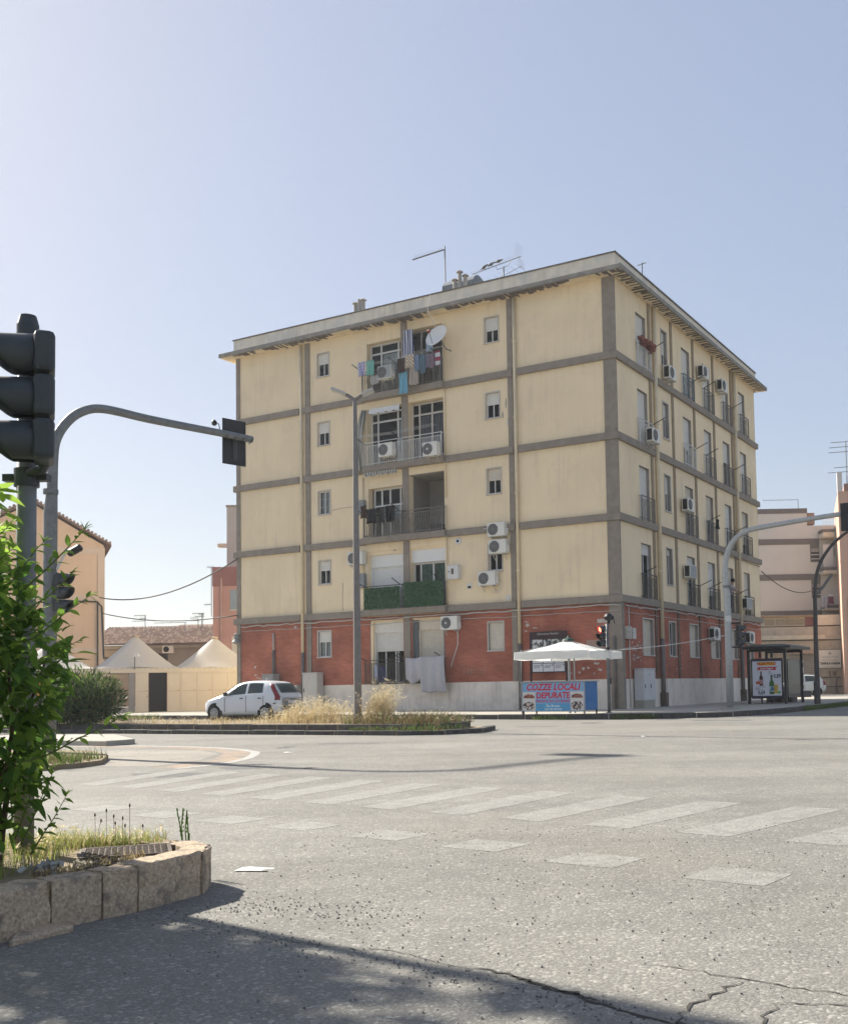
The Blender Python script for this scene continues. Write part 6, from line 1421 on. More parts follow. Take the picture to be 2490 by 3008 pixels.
# ---- right side
bei = M('beige render', (.58,.575,.535), .9, .04, .8, streak=.15, scol=(.45,.38,.31)); dgr = M('dark grey band', (.17,.155,.145), .9, .08, 2.)
hD = thing('beige_apartment_house', 'beige apartment house with dark grey bands and end balconies', 'building', (20.3,90,0), 0)
X_ = lambda v, x, y, Y=90: D(v,x,y,Y).x-20.3
Z_ = lambda v, x, y, Y=90: D(v,x,y,Y).z
xr = X_('c3',680,600); xs_ = X_('c3',720,1000); xe = X_('c3',830,1000); xE = X_('c3',975,800)
MB().box(0,xr,0,10,0,Z_('c3',400,520)).build('wall', bei, hD); MB().box(xr+.001,xE+.6,0,10,0,Z_('c3',850,660)).build('wall', bei, hD)
zt_ = Z_('c3',400,520); MB().box(-.03,xr+.03,-.05,10,zt_+.001,Z_('c3',400,462)).build('parapet_band', dgr, hD)
MB().box(xr+.1,xr+.8,.5,1.2,zt_-.9,zt_+.1).build('chimney', M('brown chimney', (.30,.2,.15), .9, .1), hD)
bands = [(Z_('c3',450,822),Z_('c3',450,888)),(Z_('c3',460,1240),Z_('c3',460,1310)),(Z_('c3',470,1672),Z_('c3',470,1722))]
for b1, b0 in bands: MB().box(-.02,xe,-.06,-.001,b0,b1).build('band', dgr, hD)
for i, (y0, y1) in enumerate(((880,1095),(1300,1520))):
    zz1, zz0 = Z_('c3',775,y0), Z_('c3',775,y1); MB().box(xs_,xe-.02,-.045,-.002,zz0,zz1).build('window_panel', dgr, hD)
    wv = MB().box(xs_+.06,xe-.1,-.08,-.046,zz0+.12,zz0+(zz1-zz0)*.55).build('window', M('dark window', (.05,.05,.05)), hD); MB().box(xs_+.06,xe-.1,-.10,-.046,zz0+(zz1-zz0)*.56,zz0+(zz1-zz0)*.74).build('shutter_box', M('grey-white box', (.33,.31,.29), .8, .1), wv)
    for t in (.15,.38): MB().box(xs_+.03,xe-.05,-.12,-.09,zz0+(zz1-zz0)*t,zz0+(zz1-zz0)*t+.06).build('rail', white, wv)
balc = [(Z_('c3',895,762),Z_('c3',895,828)),(Z_('c3',905,1205),Z_('c3',905,1255)),(Z_('c3',925,1650),Z_('c3',925,1683))]
crm = M('cream balcony front', (.58,.52,.42), .8, .05)
for i, (b1, b0) in enumerate(balc):
    bl = MB().box(xe-.05,xE+.3,-1.3,-.001,b0,b1).build('balcony', crm, hD, bevel=.12)
    MB().box(xe-.05,xE+.3,-1.25,-.01,b1+.001,b1+.25).build('balcony_band', dgr, bl)
    mb = MB()
    for x in [xe+k*.12 for k in range(int((xE-xe)/.12)+2)]: mb.tube([(x,-1.25,b1+.25),(x,-1.25,b1+1.15)], .012, 4)
    mb.tube([(xe-.05,-1.25,b1+1.15),(xE+.3,-1.25,b1+1.15)], .025, 5); mb.build('balcony_rail', white if i < 2 else ironp, bl)
mb = MB(); mb.box(xe+.05,xe+.9,-.9,-.85,balc[1][0]+.25,balc[1][0]+2.2); mb.build('balcony_frame', white, hD)
MB().tube([(xE+.15,-1.35,5.5),(xE-.1,-1.35,14.0)], .06, 6).build('downpipe', M('green-grey pipe', (.25,.28,.24), .7, .1), hD)
aerial('plain aerial with one boom on the beige apartment house','c3',577,450,355,91,[(1.,3.0,.0)])
zb2 = balc[2][0]+1.15
def hang(label, v, x0, y0, x1, y1, Y, mat, cat, name, legs=False):
    a, b = D(v,x0,y0,Y), D(v,x1,y1,Y); w_, h = b.x-a.x, a.z-b.z; mb = MB()
    if legs:
        for sg in (0, 1): mb.grid(lambda u, v_: (w_*(.5*sg+.5*u)+(.12*w_*(1 if sg else -1))*v_*.3, .03*math.sin(u*6), -h*v_), 6, 6)
    else: mb.grid(lambda u, v_: (w_*u, .03*math.sin(u*8+v_*2), -h*v_*(1-.05*math.sin(u*5))), 8, 6)
    o = mb.build(name, mat, None, a, smooth=True); o.modifiers.new('t','SOLIDIFY').thickness = .015; tag(o, label, cat)
hang('pale grey trousers drying on the far beige balcony','c3',850,1500,920,1640,88.5,F_('grey trousers',(.38,.40,.45)),'trousers','trousers',True)
hang('maroon towel drying on the far beige balcony','c3',932,1505,1000,1590,88.5,F_('maroon towel',(.17,.06,.09)),'towel','towel')
hang('white roll of bedding on the rail of the far beige balcony','c3',935,1478,995,1500,88.4,F_('bedding',(.6,.6,.62)),'bedding','bedding')
# shop annex and grimy wall
hS = thing('shop_wall', 'grimy pale shop wall with roller shutter and gallery windows', 'building', (19.2,86,0), 0)
grim = M('grimy render', (.42,.37,.30), .95, .12, 1.2, .3, 30., streak=.8, scol=(.16,.14,.11), blot=.35, bcol=(.25,.22,.18), bloc=2.)
XS = lambda v, x, y: D(v,x,y,86).x-19.2
ZS_ = lambda v, x, y: D(v,x,y,86).z
MB().box(0,XS('c3',1112,1830),0,3.8,0,ZS_('c3',600,1862)).build('wall', grim, hS)
z0, z1 = ZS_('c3',400,1850), ZS_('c3',400,1745); MB().box(0,XS('c3',1080,1750),.8,3.8,z0,z1).build('gallery', M('cream gallery', (.56,.49,.36), .8, .06), hS)
for i, (xa, xb) in enumerate(((205,320),(340,447),(458,558),(572,676),(690,770),(930,1030))):
    wv = MB().box(XS('c3',xa,1800),XS('c3',xb,1800),.75,.799,z0+.12,z1-.15).build('gallery_pane', M('dusty blind', (.34,.29,.21), .8, .12, 2.), hS)
MB().box(XS('c3',690,1800),XS('c3',790,1800),.70,.749,z0,z0+.75).build('red_board', wine, hS)
MB().box(-.1,XS('c3',1060,1735),.4,3.8,z1+.001,z1+.12).build('gallery_roof', M('rust roof edge', (.30,.20,.12), .9, .2), hS)
MB().box(XS('c3',800,1820),XS('c3',1100,1820),.3,.79,z0,z0+.85).build('ramp_wall', crm, hS)
za = ZS_('c2',600,60); MB().box(0,XS('c2',1350,60),-.35,-.001,za-.25,za+.1).build('ledge', M('cream ledge', (.50,.45,.35), .9, .12, 2., streak=.5), hS)
MB().box(0,XS('c2',1640,110),-.06,-.002,ZS_('c2',800,125),ZS_('c2',800,110)).build('cable_strip', wirem, hS)
xa, xb = XS('c2',800,600), XS('c2',1215,600); zz0, zz1 = 0., ZS_('c2',1000,335)
sh_ = MB(); zz = zz1
while zz > .02: sh_.add([(xa,-.01,zz),(xb,-.01,zz),(xb,-.05,zz-.07),(xa,-.05,zz-.07),(xb,-.01,zz-.13),(xa,-.01,zz-.13)], [(0,3,2,1),(3,5,4,2)]); zz -= .14
sh_.build('roller_shutter', M('grey roller shutter', (.30,.28,.25), .7, .12), hS)
mb = MB(); mb.grid(lambda u, v: (XS('c2',380,330)+(XS('c2',1215,330)-XS('c2',380,330))*u, -.12-.5*v, zz1+.35-.28*v-.05*abs(math.sin(u*38))*v), 120, 3); mb.build('scalloped_awning', M('tan awning', (.36,.28,.20), .8, .15), hS)
sg_ = thing('shop_sign', 'white shop sign with faded lettering and the words TAVOLA CALDA', 'sign', (19.2+(XS('c2',1265,270)+XS('c2',1615,550))/2,85.97,ZS_('c2',1440,555)), 0)
sw, sh2 = XS('c2',1615,400)-XS('c2',1262,400), ZS_('c2',1440,265)-ZS_('c2',1440,555)
MB().box(-sw/2,sw/2,-.05,0,0,sh2).build('panel', M('off-white sign', (.68,.66,.60), .7, .05), sg_)
for x0, x1, a, b in ((-sw/2-.03,sw/2+.03,-.03,.0),(-sw/2-.03,sw/2+.03,sh2,sh2+.03),): MB().box(x0,x1,-.07,.0,a,b).build('frame', black, sg_)
for x in (-sw/2-.03, sw/2): MB().box(x,x+.03,-.07,.0,.0,sh2).build('frame', black, sg_)
fad = M('faded lettering', (.36,.34,.30), .8, .05)
text('TAVOLA CALDA', .235, M('black lettering', (.02,.02,.02), .6, 0.), sg_, (0,-.056,sh2*.20), off=.016, sx=.92, depth=.002)
text('PANE E BISCOTTI', .15, fad, sg_, (0,-.056,sh2*.04), sx=1., depth=.002); text('ROSTICCERIA', .19, fad, sg_, (0,-.056,sh2*.38), depth=.002, space=1.1); text('GASTRONOMIA', .19, fad, sg_, (0,-.056,sh2*.56), depth=.002)
MB().yprism([(-.12,sh2*.74),(.12,sh2*.74),(.16,sh2*.80),(.05,sh2*.86),(-.02,sh2*.92),(-.1,sh2*.84)], -.056,-.051).build('emblem', fad, sg_)
for (x0,y0,x1,y1) in ((1430,600,1450,710),(1490,610,1545,680)): MB().box(XS('c2',x0,y0),XS('c2',x1,y1),-.12,-.002,ZS_('c2',x0,y1),ZS_('c2',x0,y0)).build('meter_box', M('brown meter', (.18,.15,.12), .8, .2), hS)
mb = MB(); mb.tube([(XS('c2',1320,705),-.05,ZS_('c2',1400,705)),(XS('c2',1610,705),-.05,ZS_('c2',1400,705))], .05, 6); mb.tube([(XS('c2',1545,705),-.05,ZS_('c2',1400,705)),(XS('c2',1545,970),-.05,.05)], .06, 6); mb.tube([(XS('c2',1370,850),-.05,ZS_('c2',1400,850)),(XS('c2',1650,850),-.05,ZS_('c2',1400,850))], .04, 6); mb.build('wall_pipes', M('dark wall pipe', (.13,.11,.095), .8, .2), hS)
# pink house on the right
pkr = M('pink-orange render', (.56,.36,.27), .9, .05, .8, streak=.2, scol=(.42,.27,.2))
hE = thing('pink_house', 'pink-orange house with a sunlit side wall beside the shop', 'house', (25.22,82,0), math.radians(-15))
MB().box(0,9,0,10,0,15.85).build('wall', pkr, hE); MB().box(.5,9,.3,10,15.851,16.5).build('parapet', M('brick pink parapet', (.36,.21,.17), .9, .1), hE); MB().box(-.02,.35,-.02,1.0,15.852,17.4).build('chimney', M('white chimney', (.6,.56,.54), .9, .08), hE)
MB().tube([(.45,-.06,.2),(.5,-.06,7.4)], .05, 6).build('wall_cable', wirem, hE); MB().box(-.03,9.03,-.04,-.001,10.3,10.4).build('string_course', pkr, hE)
o = thing('tv_antenna', 'aerial with stacked horizontal rods on the pink house', 'antenna', Matrix.Rotation(math.radians(-15),3,'Z') @ Vector((.75,.6,0))+Vector((25.22,82,16.5)), 0)
MB().tube([(0,0,-.6),(0,0,3.4)], .04, 5).build('mast', galv, o)
mb = MB()
for z, w0, w1 in ((3.3,1.2,.4),(2.9,1.3,.3),(2.5,1.4,.3),(1.3,1.0,.5),(.9,1.5,.2)): mb.tube([(-w0,0,z),(w1,0,z+.1)], .025, 4)
mb.build('rods', galv, o)
# ================================================================= vegetation
leafA = M('shrub leaf', (.14,.25,.04), .6, .30, 6., trans=.55, spec=.15); leafB = M('young and sunlit-toned shrub leaf', (.28,.42,.07), .6, .25, 6., trans=.58, spec=.15); leafD = M('dark shrub leaf', (.07,.145,.03), .6, .3, 6., trans=.42, spec=.15)
twig = M('brown twig', (.09,.065,.04), .8, .2, 20.); twigG = M('green twig', (.10,.13,.04), .7, .2, 20.)
def leafv(fold=.25, curl=.15, w_=.2):
    """ovate leaf along +Y, unit length"""
    P = []
    for t, ww in ((0,.0),(.18,.72),(.42,1.),(.68,.72),(.88,.28),(1.,0.)):
        z = -curl*t*t
        P.append((t, ww*w_, z))
    vs = [(0,0,0)]; fs = []
    for t, ww, z in P[1:-1]: vs += [(-ww,t,z+fold*ww),(0,t,z),(ww,t,z+fold*ww)]
    vs.append((0,1,P[-1][2])); n = len(P)-2
    fs += [(0,2,1),(0,3,2)]
    for i in range(n-1):
        a = 1+3*i; fs += [(a,a+1,a+4,a+3),(a+1,a+2,a+5,a+4)]
    a = 1+3*(n-1); k = len(vs)-1; fs += [(a,a+1,k),(a+1,a+2,k)]
    return vs, fs
LV = [leafv(.3,.12,.23), leafv(.45,.25,.20), leafv(.2,.05,.25), leafv(.35,.45,.19)]
LM = []
for i, (vs, fs) in enumerate(LV):
    for mt in (leafA, leafB):
        mb = MB(); mb.add(vs, fs); LM.append(mb.mesh('leaf', mt, True))
def orient(d, up):
    d = d.normalized(); x = d.cross(up)
    if x.length < .05: x = d.cross(Vector((1,0,0)))
    x.normalize(); z = x.cross(d); return Matrix((x, d, z)).transposed()
def add_leaf(mb, p, d, up, L):
    vs, fs = rnd.choice(LV); m_ = orient(d, up); mb.add([m_ @ (Vector(v)*L)+p for v in vs], fs)
SH0 = Vector((-2.95,5.25,.18))
shrub = thing('leafy_shrub', 'bright green leafy shrub growing at the foot of the signal post', 'shrub', SH0)
nleaf = [0]
def leaf_obj(p, d, up, L, young):
    o = bpy.data.objects.new('leaf', LM[rnd.randrange(4)*2+(1 if rnd.random() < young else 0)]); COL.objects.link(o); o.parent = shrub
    o.matrix_local = Matrix.Translation(p-SH0) @ orient(d, up).to_4x4() @ Matrix.Diagonal((L,L,L,1)); nleaf[0] += 1
def branch(pts, r0, n, L0, young, start=.0, obj=True, mb=None):
    pts = arcpts(pts, 5); m_ = len(pts)
    MB().tube([p-SH0 for p in pts], [r0*(1-.75*i/(m_-1)) for i in range(m_)], 6).build('branch', twig if r0 > .006 else twigG, shrub, smooth=True)
    for k in range(n):
        t = start+(1-start)*(k+.6)/n; i = min(int(t*(m_-1)), m_-2); p = pts[i].lerp(pts[i+1], t*(m_-1)-i); tg = (pts[i+1]-pts[i]).normalized()
        a = k*2.4+rnd.uniform(-.4,.4); sd_ = tg.cross(Vector((0,0,1))).normalized(); u2 = sd_.cross(tg)
        d = tg*rnd.uniform(.5,.8)+(sd_*math.cos(a)+u2*math.sin(a))*.75+Vector((0,0,-.15)); L = L0*rnd.uniform(.75,1.15)*(1-.35*t)
        if obj and nleaf[0] < 300: leaf_obj(p, d, Vector((rnd.gauss(0,.3),-.4,1)), L, young)
        elif mb is not None: add_leaf(mb, p, d, Vector((rnd.gauss(0,.3),-.4,1)), L)
    if obj: 
        for k in range(3): leaf_obj(pts[-1], (pts[-1]-pts[-2]).normalized()+Vector((rnd.gauss(0,.35),rnd.gauss(0,.35),rnd.gauss(0,.2))), Vector((0,-.3,1)), L0*.6, 1.)
Yb = 5.25
bp = lambda v, P, Y=Yb: [D(v,x,y,Y) for x, y in P]
branch(bp('d8',[(300,760),(520,560),(700,390),(900,180),(1050,20)]), .006, 17, .085, .55)
branch(bp('d8',[(300,1420),(480,1320),(650,1190),(800,1060),(1000,920),(1110,840)], 5.2), .005, 16, .08, .4)
branch(bp('d8',[(350,1760),(500,1690),(640,1600),(800,1490),(990,1385)], 5.3), .005, 14, .08, .2)
branch(bp('a7',[(150,1830),(330,1775),(500,1685),(700,1590),(835,1515)], 5.1), .006, 19, .085, .25)
branch(bp('d8',[(250,1150),(420,960),(580,860),(760,700),(890,560)], 5.15), .005, 14, .08, .5)
branch(bp('d8',[(120,700),(300,470),(450,270),(540,180)], 5.3), .005, 12, .085, .7)
branch(bp('d8',[(-100,500),(20,380),(80,330),(160,260)], 5.2), .005, 8, .085, .7)
branch(bp('d8',[(-120,250),(-40,120),(60,30),(120,-30)], 5.2), .005, 8, .08, .7)
branch(bp('b1',[(140,930),(200,800),(260,650),(335,485)], 5.35), .005, 20, .07, .1)
branch(bp('b1',[(200,1000),(270,880),(350,760),(425,625)], 5.3), .005, 20, .07, .1)
branch(bp('b1',[(100,900),(150,760),(190,640),(215,500)], 5.45), .005, 16, .07, .1)
branch(bp('d8',[(200,1750),(420,1800),(560,1850),(640,1980)], 5.2), .004, 12, .08, .15)
# mass of the crown; its unseen left lobes are added to cast foreground shade
mb1, mb2, mb3 = MB(), MB(), MB()
ELL = [((-2.74,5.33,1.05),(.40,.40,.66),2300),((-2.92,5.2,1.38),(.42,.5,.52),1500),((-3.22,5.42,1.80),(.48,.60,.75),1300),((-3.55,4.9,1.8),(.70,.75,.9),1000),((-3.3,4.0,1.30),(.70,.75,.9),900),((-3.7,3.1,1.3),(.75,.85,.95),700),((-2.74,5.40,.50),(.18,.22,.26),260)]
for c, r_, n in ELL:
    c = Vector(c)
    for i in range(n):
        while True:
            q = Vector((rnd.uniform(-1,1), rnd.uniform(-1,1), rnd.uniform(-1,1)))
            if q.length < 1: break
        q = q.normalized()*(q.length**.7); k = 1+.22*math.sin(q.x*5+c.x)*math.sin(q.z*6)+rnd.gauss(0,.05)
        p = c+Vector((q.x*r_[0]*k, q.y*r_[1]*k, q.z*r_[2]*k))
        if p.z < .2: continue
        d = q*.7+Vector((rnd.gauss(0,.6), rnd.gauss(0,.6), rnd.gauss(-.1,.5)))
        t = (q.z+1)/2; mm = mb2 if (rnd.random() < .08+.9*max(0,(p.z-1.15))) else mb1 if rnd.random() < .6 else mb3  # more light-coloured leaves higher up, painting in the sunlit top
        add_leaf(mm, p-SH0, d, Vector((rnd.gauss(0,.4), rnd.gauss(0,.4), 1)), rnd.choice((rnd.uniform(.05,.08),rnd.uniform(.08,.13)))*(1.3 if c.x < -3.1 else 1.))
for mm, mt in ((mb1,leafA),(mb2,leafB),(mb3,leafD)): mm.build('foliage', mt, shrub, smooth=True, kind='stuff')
for i in range(26):
    c, r_, _ = ELL[rnd.choice((0,0,0,1,2,3,4))]; t = Vector(c)+Vector((rnd.uniform(-.7,.7)*r_[0], rnd.uniform(-.7,.7)*r_[1], rnd.uniform(.0,.8)*r_[2])); b0 = Vector((c[0]*.5-2.95*.5+rnd.gauss(0,.1), c[1]+rnd.gauss(0,.12), .17))
    MB().tube([p-SH0 for p in arcpts([b0, b0.lerp(t,.5)+Vector((rnd.gauss(0,.06),rnd.gauss(0,.06),0)), t], 4)], [.018,.016,.015,.014,.012,.010,.008,.006,.004], 6).build('stem', twig, shrub)
# ---- grass and weeds
gdry = M('straw grass', (.52,.41,.22), .8, .3, 5., trans=.35); gpal = M('pale seed heads', (.72,.63,.43), .8, .2, 5., trans=.4); ggrn = M('green weeds', (.11,.17,.04), .7, .35, 5., trans=.35); gbrn = M('brown dead weeds', (.19,.13,.07), .9, .3, 5., trans=.2); gyel = M('yellow-green grass', (.28,.33,.09), .7, .3, 5., trans=.4)
def blade(mb, p, h, w_, lean, seg=3):
    d = Vector((math.cos(lean[0]), math.sin(lean[0]), 0)); sd_ = Vector((-d.y, d.x, 0)); rot = rnd.uniform(0, math.pi); sd_ = Vector((math.cos(rot), math.sin(rot), 0)); k = len(mb.v)
    for i in range(seg+1):
        t = i/seg; c = p+Vector((0,0,h*t*(1-.25*lean[1]*t)))+d*(h*lean[1]*t*t); ww = w_*(1-t*.85)
        mb.v += [tuple(c-sd_*ww), tuple(c+sd_*ww)]
    for i in range(seg): mb.f.append((k+2*i,k+2*i+1,k+2*i+3,k+2*i+2)); mb.mi.append(mb.cur)
    return c
def seed(mb, p, L, d):
    for i in range(4):
        q = p+d*(L*i/4)+Vector((rnd.gauss(0,.012), rnd.gauss(0,.012), rnd.gauss(0,.012))); r = Euler((rnd.random()*6,rnd.random()*6,rnd.random()*6)).to_matrix(); s_ = rnd.uniform(.010,.020)
        mb.add([r @ Vector(v)*s_+q for v in ((-.35,-1,0),(.35,-1,0),(0,1.4,0))], [(0,1,2)])
def patch(name, label, pts_fn, n, h, mats, w_=.006, seeds=0., lean=.45, wind=0., cat='grass', parent=None):
    mb = MB()
    for i in range(n):
        p, k = pts_fn(); hh = h*k*rnd.uniform(.55,1.1); mb.cur = 0 if rnd.random() < .75 else min(1, len(mats)-1)
        a = rnd.uniform(0, 6.28) if rnd.random() > wind else rnd.gauss(-.2,.5)
        tip = blade(mb, p, hh, w_*rnd.uniform(.6,1.3), (a, lean*rnd.uniform(.2,1.1)))
        if rnd.random() < seeds: mb.cur = len(mats)-1; seed(mb, tip-Vector((0,0,.02)), .09, Vector((math.cos(a)*.7, math.sin(a)*.7, -.2)))
    o = mb.build(name, mats, parent, kind='stuff')
    if label: o['label'] = label; o['category'] = cat
    return o
def clump(c, rx, ry, pw=1.): 
    def f():
        a, r_ = rnd.uniform(0,6.28), rnd.random()**.6; return c+Vector((rx*r_*math.cos(a), ry*r_*math.sin(a), 0)), 1-.45*r_**2
    return f
def alongm(px, d, z=.21):      # foot point on the median at a given photo column
    r_ = ray('w', px*.69799, 1460); p0 = UD(0,d); t = (p0-CAM).dot(BV)/r_.dot(BV); p = CAM+r_*t; return Vector((p.x,p.y,z))
for i, (px, d, h, n, rx, lb) in enumerate(((1108,14.9,1.12,750,.36,'tall pale straw grass beside the street lamp'),(905,14.6,.80,520,.75,'leaning straw grass in front of the white car tailgate'),(985,14.4,.66,420,.8,'low sprawling straw grass between the car and the street lamp'),(830,14.7,.5,220,.7,'thin straw grass in front of the car doors'))):
    patch('dry_grass', lb, clump(alongm(px,d), rx, .5), n, h, [gdry,gpal,gpal], .005, .75, .55, .65)
def medf(): 
    u, d = rnd.uniform(-1.6,15), rnd.uniform(13.6,16.05); return UD(u,d,.21), .6+.6*abs(math.sin(u*1.7)*math.sin(d*3+u))
patch('dry_grass', 'short dry grass covering the traffic island', medf, 3600, .20, [gdry,gbrn,gpal], .005, .10, .6)
def endf():
    u, d = rnd.uniform(-2.2,.6), rnd.uniform(14.2,16.1); return UD(u,d,.21), .6+.5*abs(math.sin(u*3))
patch('weeds', 'brown and green weeds at the tip of the traffic island', endf, 1700, .36, [gbrn,ggrn,gpal], .008, .15, .7, cat='weeds')
def edgef():
    t = rnd.random(); p = UD(-2.6+1.3*rnd.random(),15.2+1.5*rnd.random(),.10) if t < .6 else UD(rnd.uniform(-1.5,-.2),16.6,.05); return p, 1
patch('weeds', 'green weeds creeping over the kerb at the island tip', edgef, 700, .18, [ggrn,gbrn], .009, 0., .9, cat='weeds')
def kerbw(segs, z=.02):
    def f():
        a, b = rnd.choice(segs); p = a.lerp(b, rnd.random())+Vector((rnd.gauss(0,.07), rnd.gauss(0,.09), 0)); return Vector((p.x,p.y,z)), rnd.uniform(.4,1.)
    return f
patch('weeds', 'green weeds along the kerb in front of the seafood stall', kerbw([(Vector((.5,33.85,0)),Vector((1.5,33.15,0)))], .0), 700, .20, [ggrn,gyel], .008, 0., .8, cat='weeds')
patch('weeds', 'green weeds along the kerb by the red signal post', kerbw([(Vector((2.9,32.75,0)),Vector((4.1,32.5,0)))], .0), 800, .24, [ggrn,gbrn], .008, 0., .8, cat='weeds')
patch('weeds', 'green weeds along the kerb of the bus shelter', kerbw([(C3-AV*6.3+BV*(1.5+k*2), C3-AV*6.3+BV*(3.2+k*2)) for k in range(7)], .02), 2600, .26, [ggrn,ggrn,gbrn], .009, 0., .8, cat='weeds')
patch('weeds', 'weeds along the pavement edge in front of the tents', kerbw([(UD(18,5.75),UD(34,5.75))], .05), 2200, .30, [ggrn,gyel,gdry], .009, 0., .8, cat='weeds')
def islf(): 
    x, y = rnd.uniform(-7.6,-6.4), rnd.uniform(15.0,16.6); return Vector((x,y,.07)), .5+.6*rnd.random()
patch('weeds', 'weeds on the small island at the foot of the gantry pole', islf, 900, .22, [ggrn,gbrn,gyel], .006, .0, .7, cat='weeds')
# near island grass: green and straw tufts, thin flower stalks
def nearf():
    while True:
        x, y = rnd.uniform(-3.2,-1.95), rnd.uniform(4.5,6.3)
        if y > 5.88+.25*(x+2.4)*0 or x < -2.42+.25*(y-5.2): 
            if x < -2.42 and x < -2.3+.55*(y-4.9): return Vector((x,y,.19)), .5+.7*abs(math.sin(x*7)*math.sin(y*6))
patch('grass', 'green and straw grass growing round the inspection cover', nearf, 1900, .12, [gyel,gdry,gpal], .0028, .04, .6)
def backf(): return Vector((rnd.uniform(-2.75,-2.04), rnd.uniform(6.02,6.18), .18)), .6+.6*rnd.random()
patch('grass', 'yellow-green grass along the back kerb of the planted island', backf, 700, .12, [gyel,gdry,gpal], .003, .08, .5)
def jointf(): 
    p = Vector((-2.14,4.9,0)).lerp(Vector((-1.83,5.45,0)), rnd.random())+Vector((-.12+rnd.gauss(0,.02), .04+rnd.gauss(0,.02), .215)); return p, rnd.uniform(.4,1)
patch('grass', 'short dry grass rooted in the joints behind the kerb blocks', jointf, 260, .07, [gbrn,gdry], .0024, .1, .7)
mb = MB(); stalkm = M('dark flower stalk', (.10,.06,.04), .8, .2)
for (v, x, y0, y1) in (('e3',840,560,350),('e3',895,545,395),('e3',965,560,410),('e3',1020,520,310),('e3',790,560,430),('e3',905,560,450),('e3',990,570,470),('e3',1125,525,470),('e3',750,540,385)):
    a, b = D(v,x,y0,6.05), D(v,x+rnd.uniform(-6,6),y1,6.05); mb.tube([a-Vector((0,0,.04)), a.lerp(b,.5)+Vector((rnd.gauss(0,.004),0,0)), b], .0013, 4); mb.lathe([(.001,-.012),(.005,-.004),(.005,.004),(.001,.012)], 6, b)
tag(mb.build('flower_stalks', stalkm, kind='stuff'), 'thin dark dried flower stalks at the back of the planted island', 'plant')
pl_ = thing('broom_weed', 'thin green upright weed growing at the kerb block edge', 'plant', G('e3',1450,585,.2), 0); b0 = pl_.location.copy(); gsm = M('fresh green stem', (.12,.22,.04), .6, .2, trans=.2)
for P in (((1430,585),(1415,470),(1388,330)),((1435,585),(1425,480),(1440,330)),((1462,585),(1455,500),(1470,345)),((1480,585),(1478,480),(1468,370)),((1488,585),(1487,540))):
    q = [D('e3',x,y,b0.y)-b0 for x, y in P]; st_ = MB().tube(q, .0035, 5).build('stem', gsm, pl_)
    for k in range(7):
        t = (k+1)/8; p = q[0].lerp(q[-1], t); mbl = MB(); add_leaf(mbl, p, Vector((rnd.gauss(0,.3),rnd.gauss(0,.2),1)), Vector((0,-1,.2)), .02); mbl.build('leaf', gsm, st_)
mb = MB(); c = G('e3',350,835,.2)
for i in range(26):
    q = c+Vector((rnd.gauss(0,.035), rnd.gauss(0,.04), rnd.uniform(0,.04))); r = Euler((rnd.random()*6,rnd.random()*6,rnd.random()*6)).to_matrix(); mb.grid(lambda u, v: r @ Vector(((u-.5)*.045,(v-.5)*.035,.008*math.sin(u*5)))+q, 2, 2)
tag(mb.build('litter', M('dull white litter', (.42,.42,.40), .8, .2)), 'crumpled pale litter in the grass under the shrub', 'litter')
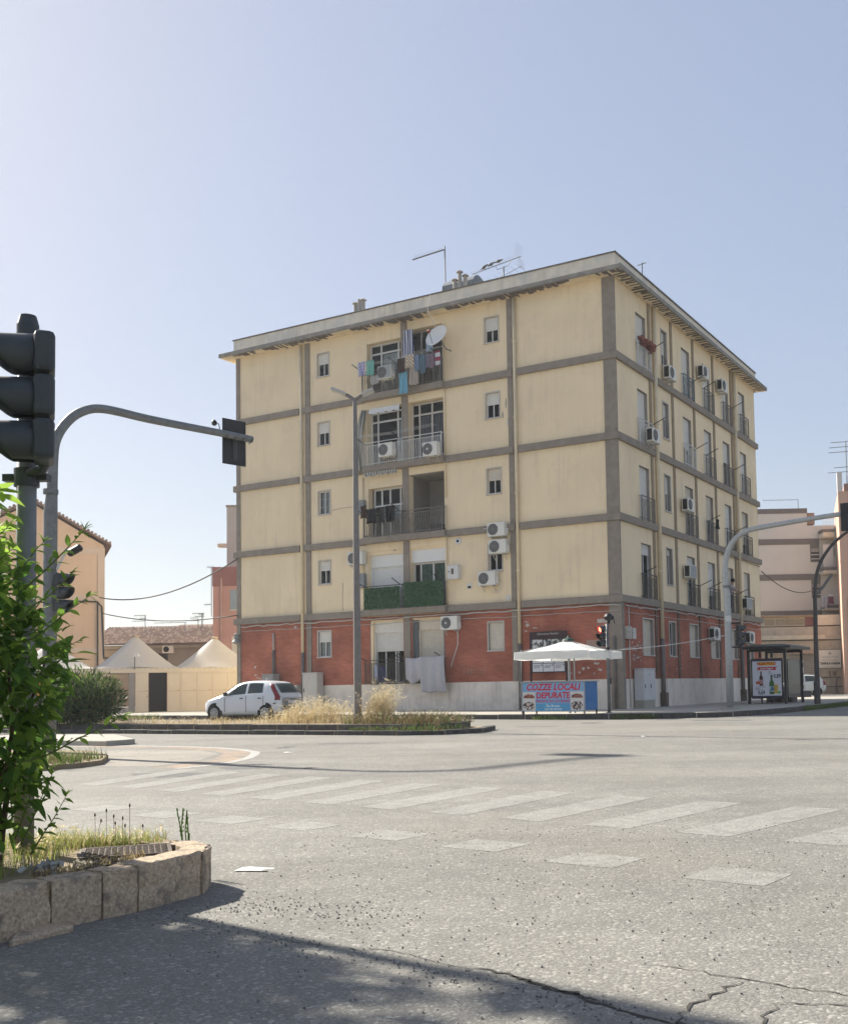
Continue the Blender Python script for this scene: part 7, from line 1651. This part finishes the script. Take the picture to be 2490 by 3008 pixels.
# ---- oleander on the island
ole = thing('oleander_bush', 'dense round dark green bush on the traffic island before the tents', 'bush', (-12.85,30.7,.16))
ole.scale = (.95,.95,.90)
oA = M('oleander leaf', (.06,.11,.028), .5, .3, 3., trans=.25); oB = M('oleander pale leaf', (.15,.21,.06), .5, .3, 3., trans=.3); oD = M('oleander dark leaf', (.022,.045,.016), .5, .3, 3., trans=.2); oR = M('oleander dead leaf', (.17,.10,.055), .8, .3, 3.)
m4 = [MB() for _ in range(4)]
lobes = [((0,0,.85),(1.35,1.0,1.0)),((-.75,.1,1.05),(1.0,.9,.85)),((.65,-.1,.75),(.85,.8,.85)),((-1.9,.2,.9),(1.1,.9,.95)),((.2,-.4,.55),(1.0,.6,.55))]
for i in range(11000):
    c, r_ = rnd.choice(lobes); c = Vector(c)
    q = Vector((rnd.gauss(0,1), rnd.gauss(0,1), rnd.gauss(0,1))).normalized()*(rnd.random()**.3); k = 1+.10*math.sin(q.x*7+c.x*3)*math.sin(q.z*8)+abs(rnd.gauss(0,.05))
    p = c+Vector((q.x*r_[0]*k, q.y*r_[1]*k, q.z*r_[2]*k))
    if p.z < .03: continue
    d = q*.6+Vector((rnd.gauss(0,.35), rnd.gauss(0,.35), .6+rnd.gauss(0,.3))); j = 1 if (q.z > .45 and rnd.random() < .6) else 3 if (p.x > .3 and p.z < .9 and rnd.random() < .06) else 0 if rnd.random() < .55 else 2  # paler leaves weighted to the lobe tops
    vs, fs = leafv(.2,.1,.085); m_ = orient(d, Vector((rnd.gauss(0,1), rnd.gauss(0,1), .3))); L = rnd.uniform(.10,.19)
    m4[j].add([m_ @ (Vector(v)*L)+p for v in ((-.09,.0,0),(.09,0,0),(.11,.5,.02),(0,1,-.05),(-.11,.5,.02))], [(0,1,2,3,4)])
for mm, mt in zip(m4, (oA,oB,oD,oR)): mm.build('foliage', mt, ole, kind='stuff')
for i in range(14): t = Vector((rnd.gauss(-.4,.7), rnd.gauss(0,.4), rnd.uniform(.8,1.6))); MB().tube([Vector((t.x*.3,t.y*.3,-.02)), t*.5, t], [.03,.02,.008], 6).build('stem', twig, ole)
# ================================================================= light summer haze over the whole place
hz_ = bpy.data.materials.new('summer haze'); hz_.use_nodes = True; n_ = hz_.node_tree.nodes; n_.clear()
ov = n_.new('ShaderNodeOutputMaterial'); pv = n_.new('ShaderNodeVolumePrincipled'); pv.inputs['Density'].default_value = .0005; pv.inputs['Color'].default_value = (.93,.95,.97,1); pv.inputs['Anisotropy'].default_value = .35
hz_.node_tree.links.new(pv.outputs[0], ov.inputs['Volume'])
MB().box(-505,505,-65,905,-1.2,26).build('haze', hz_, kind='stuff')
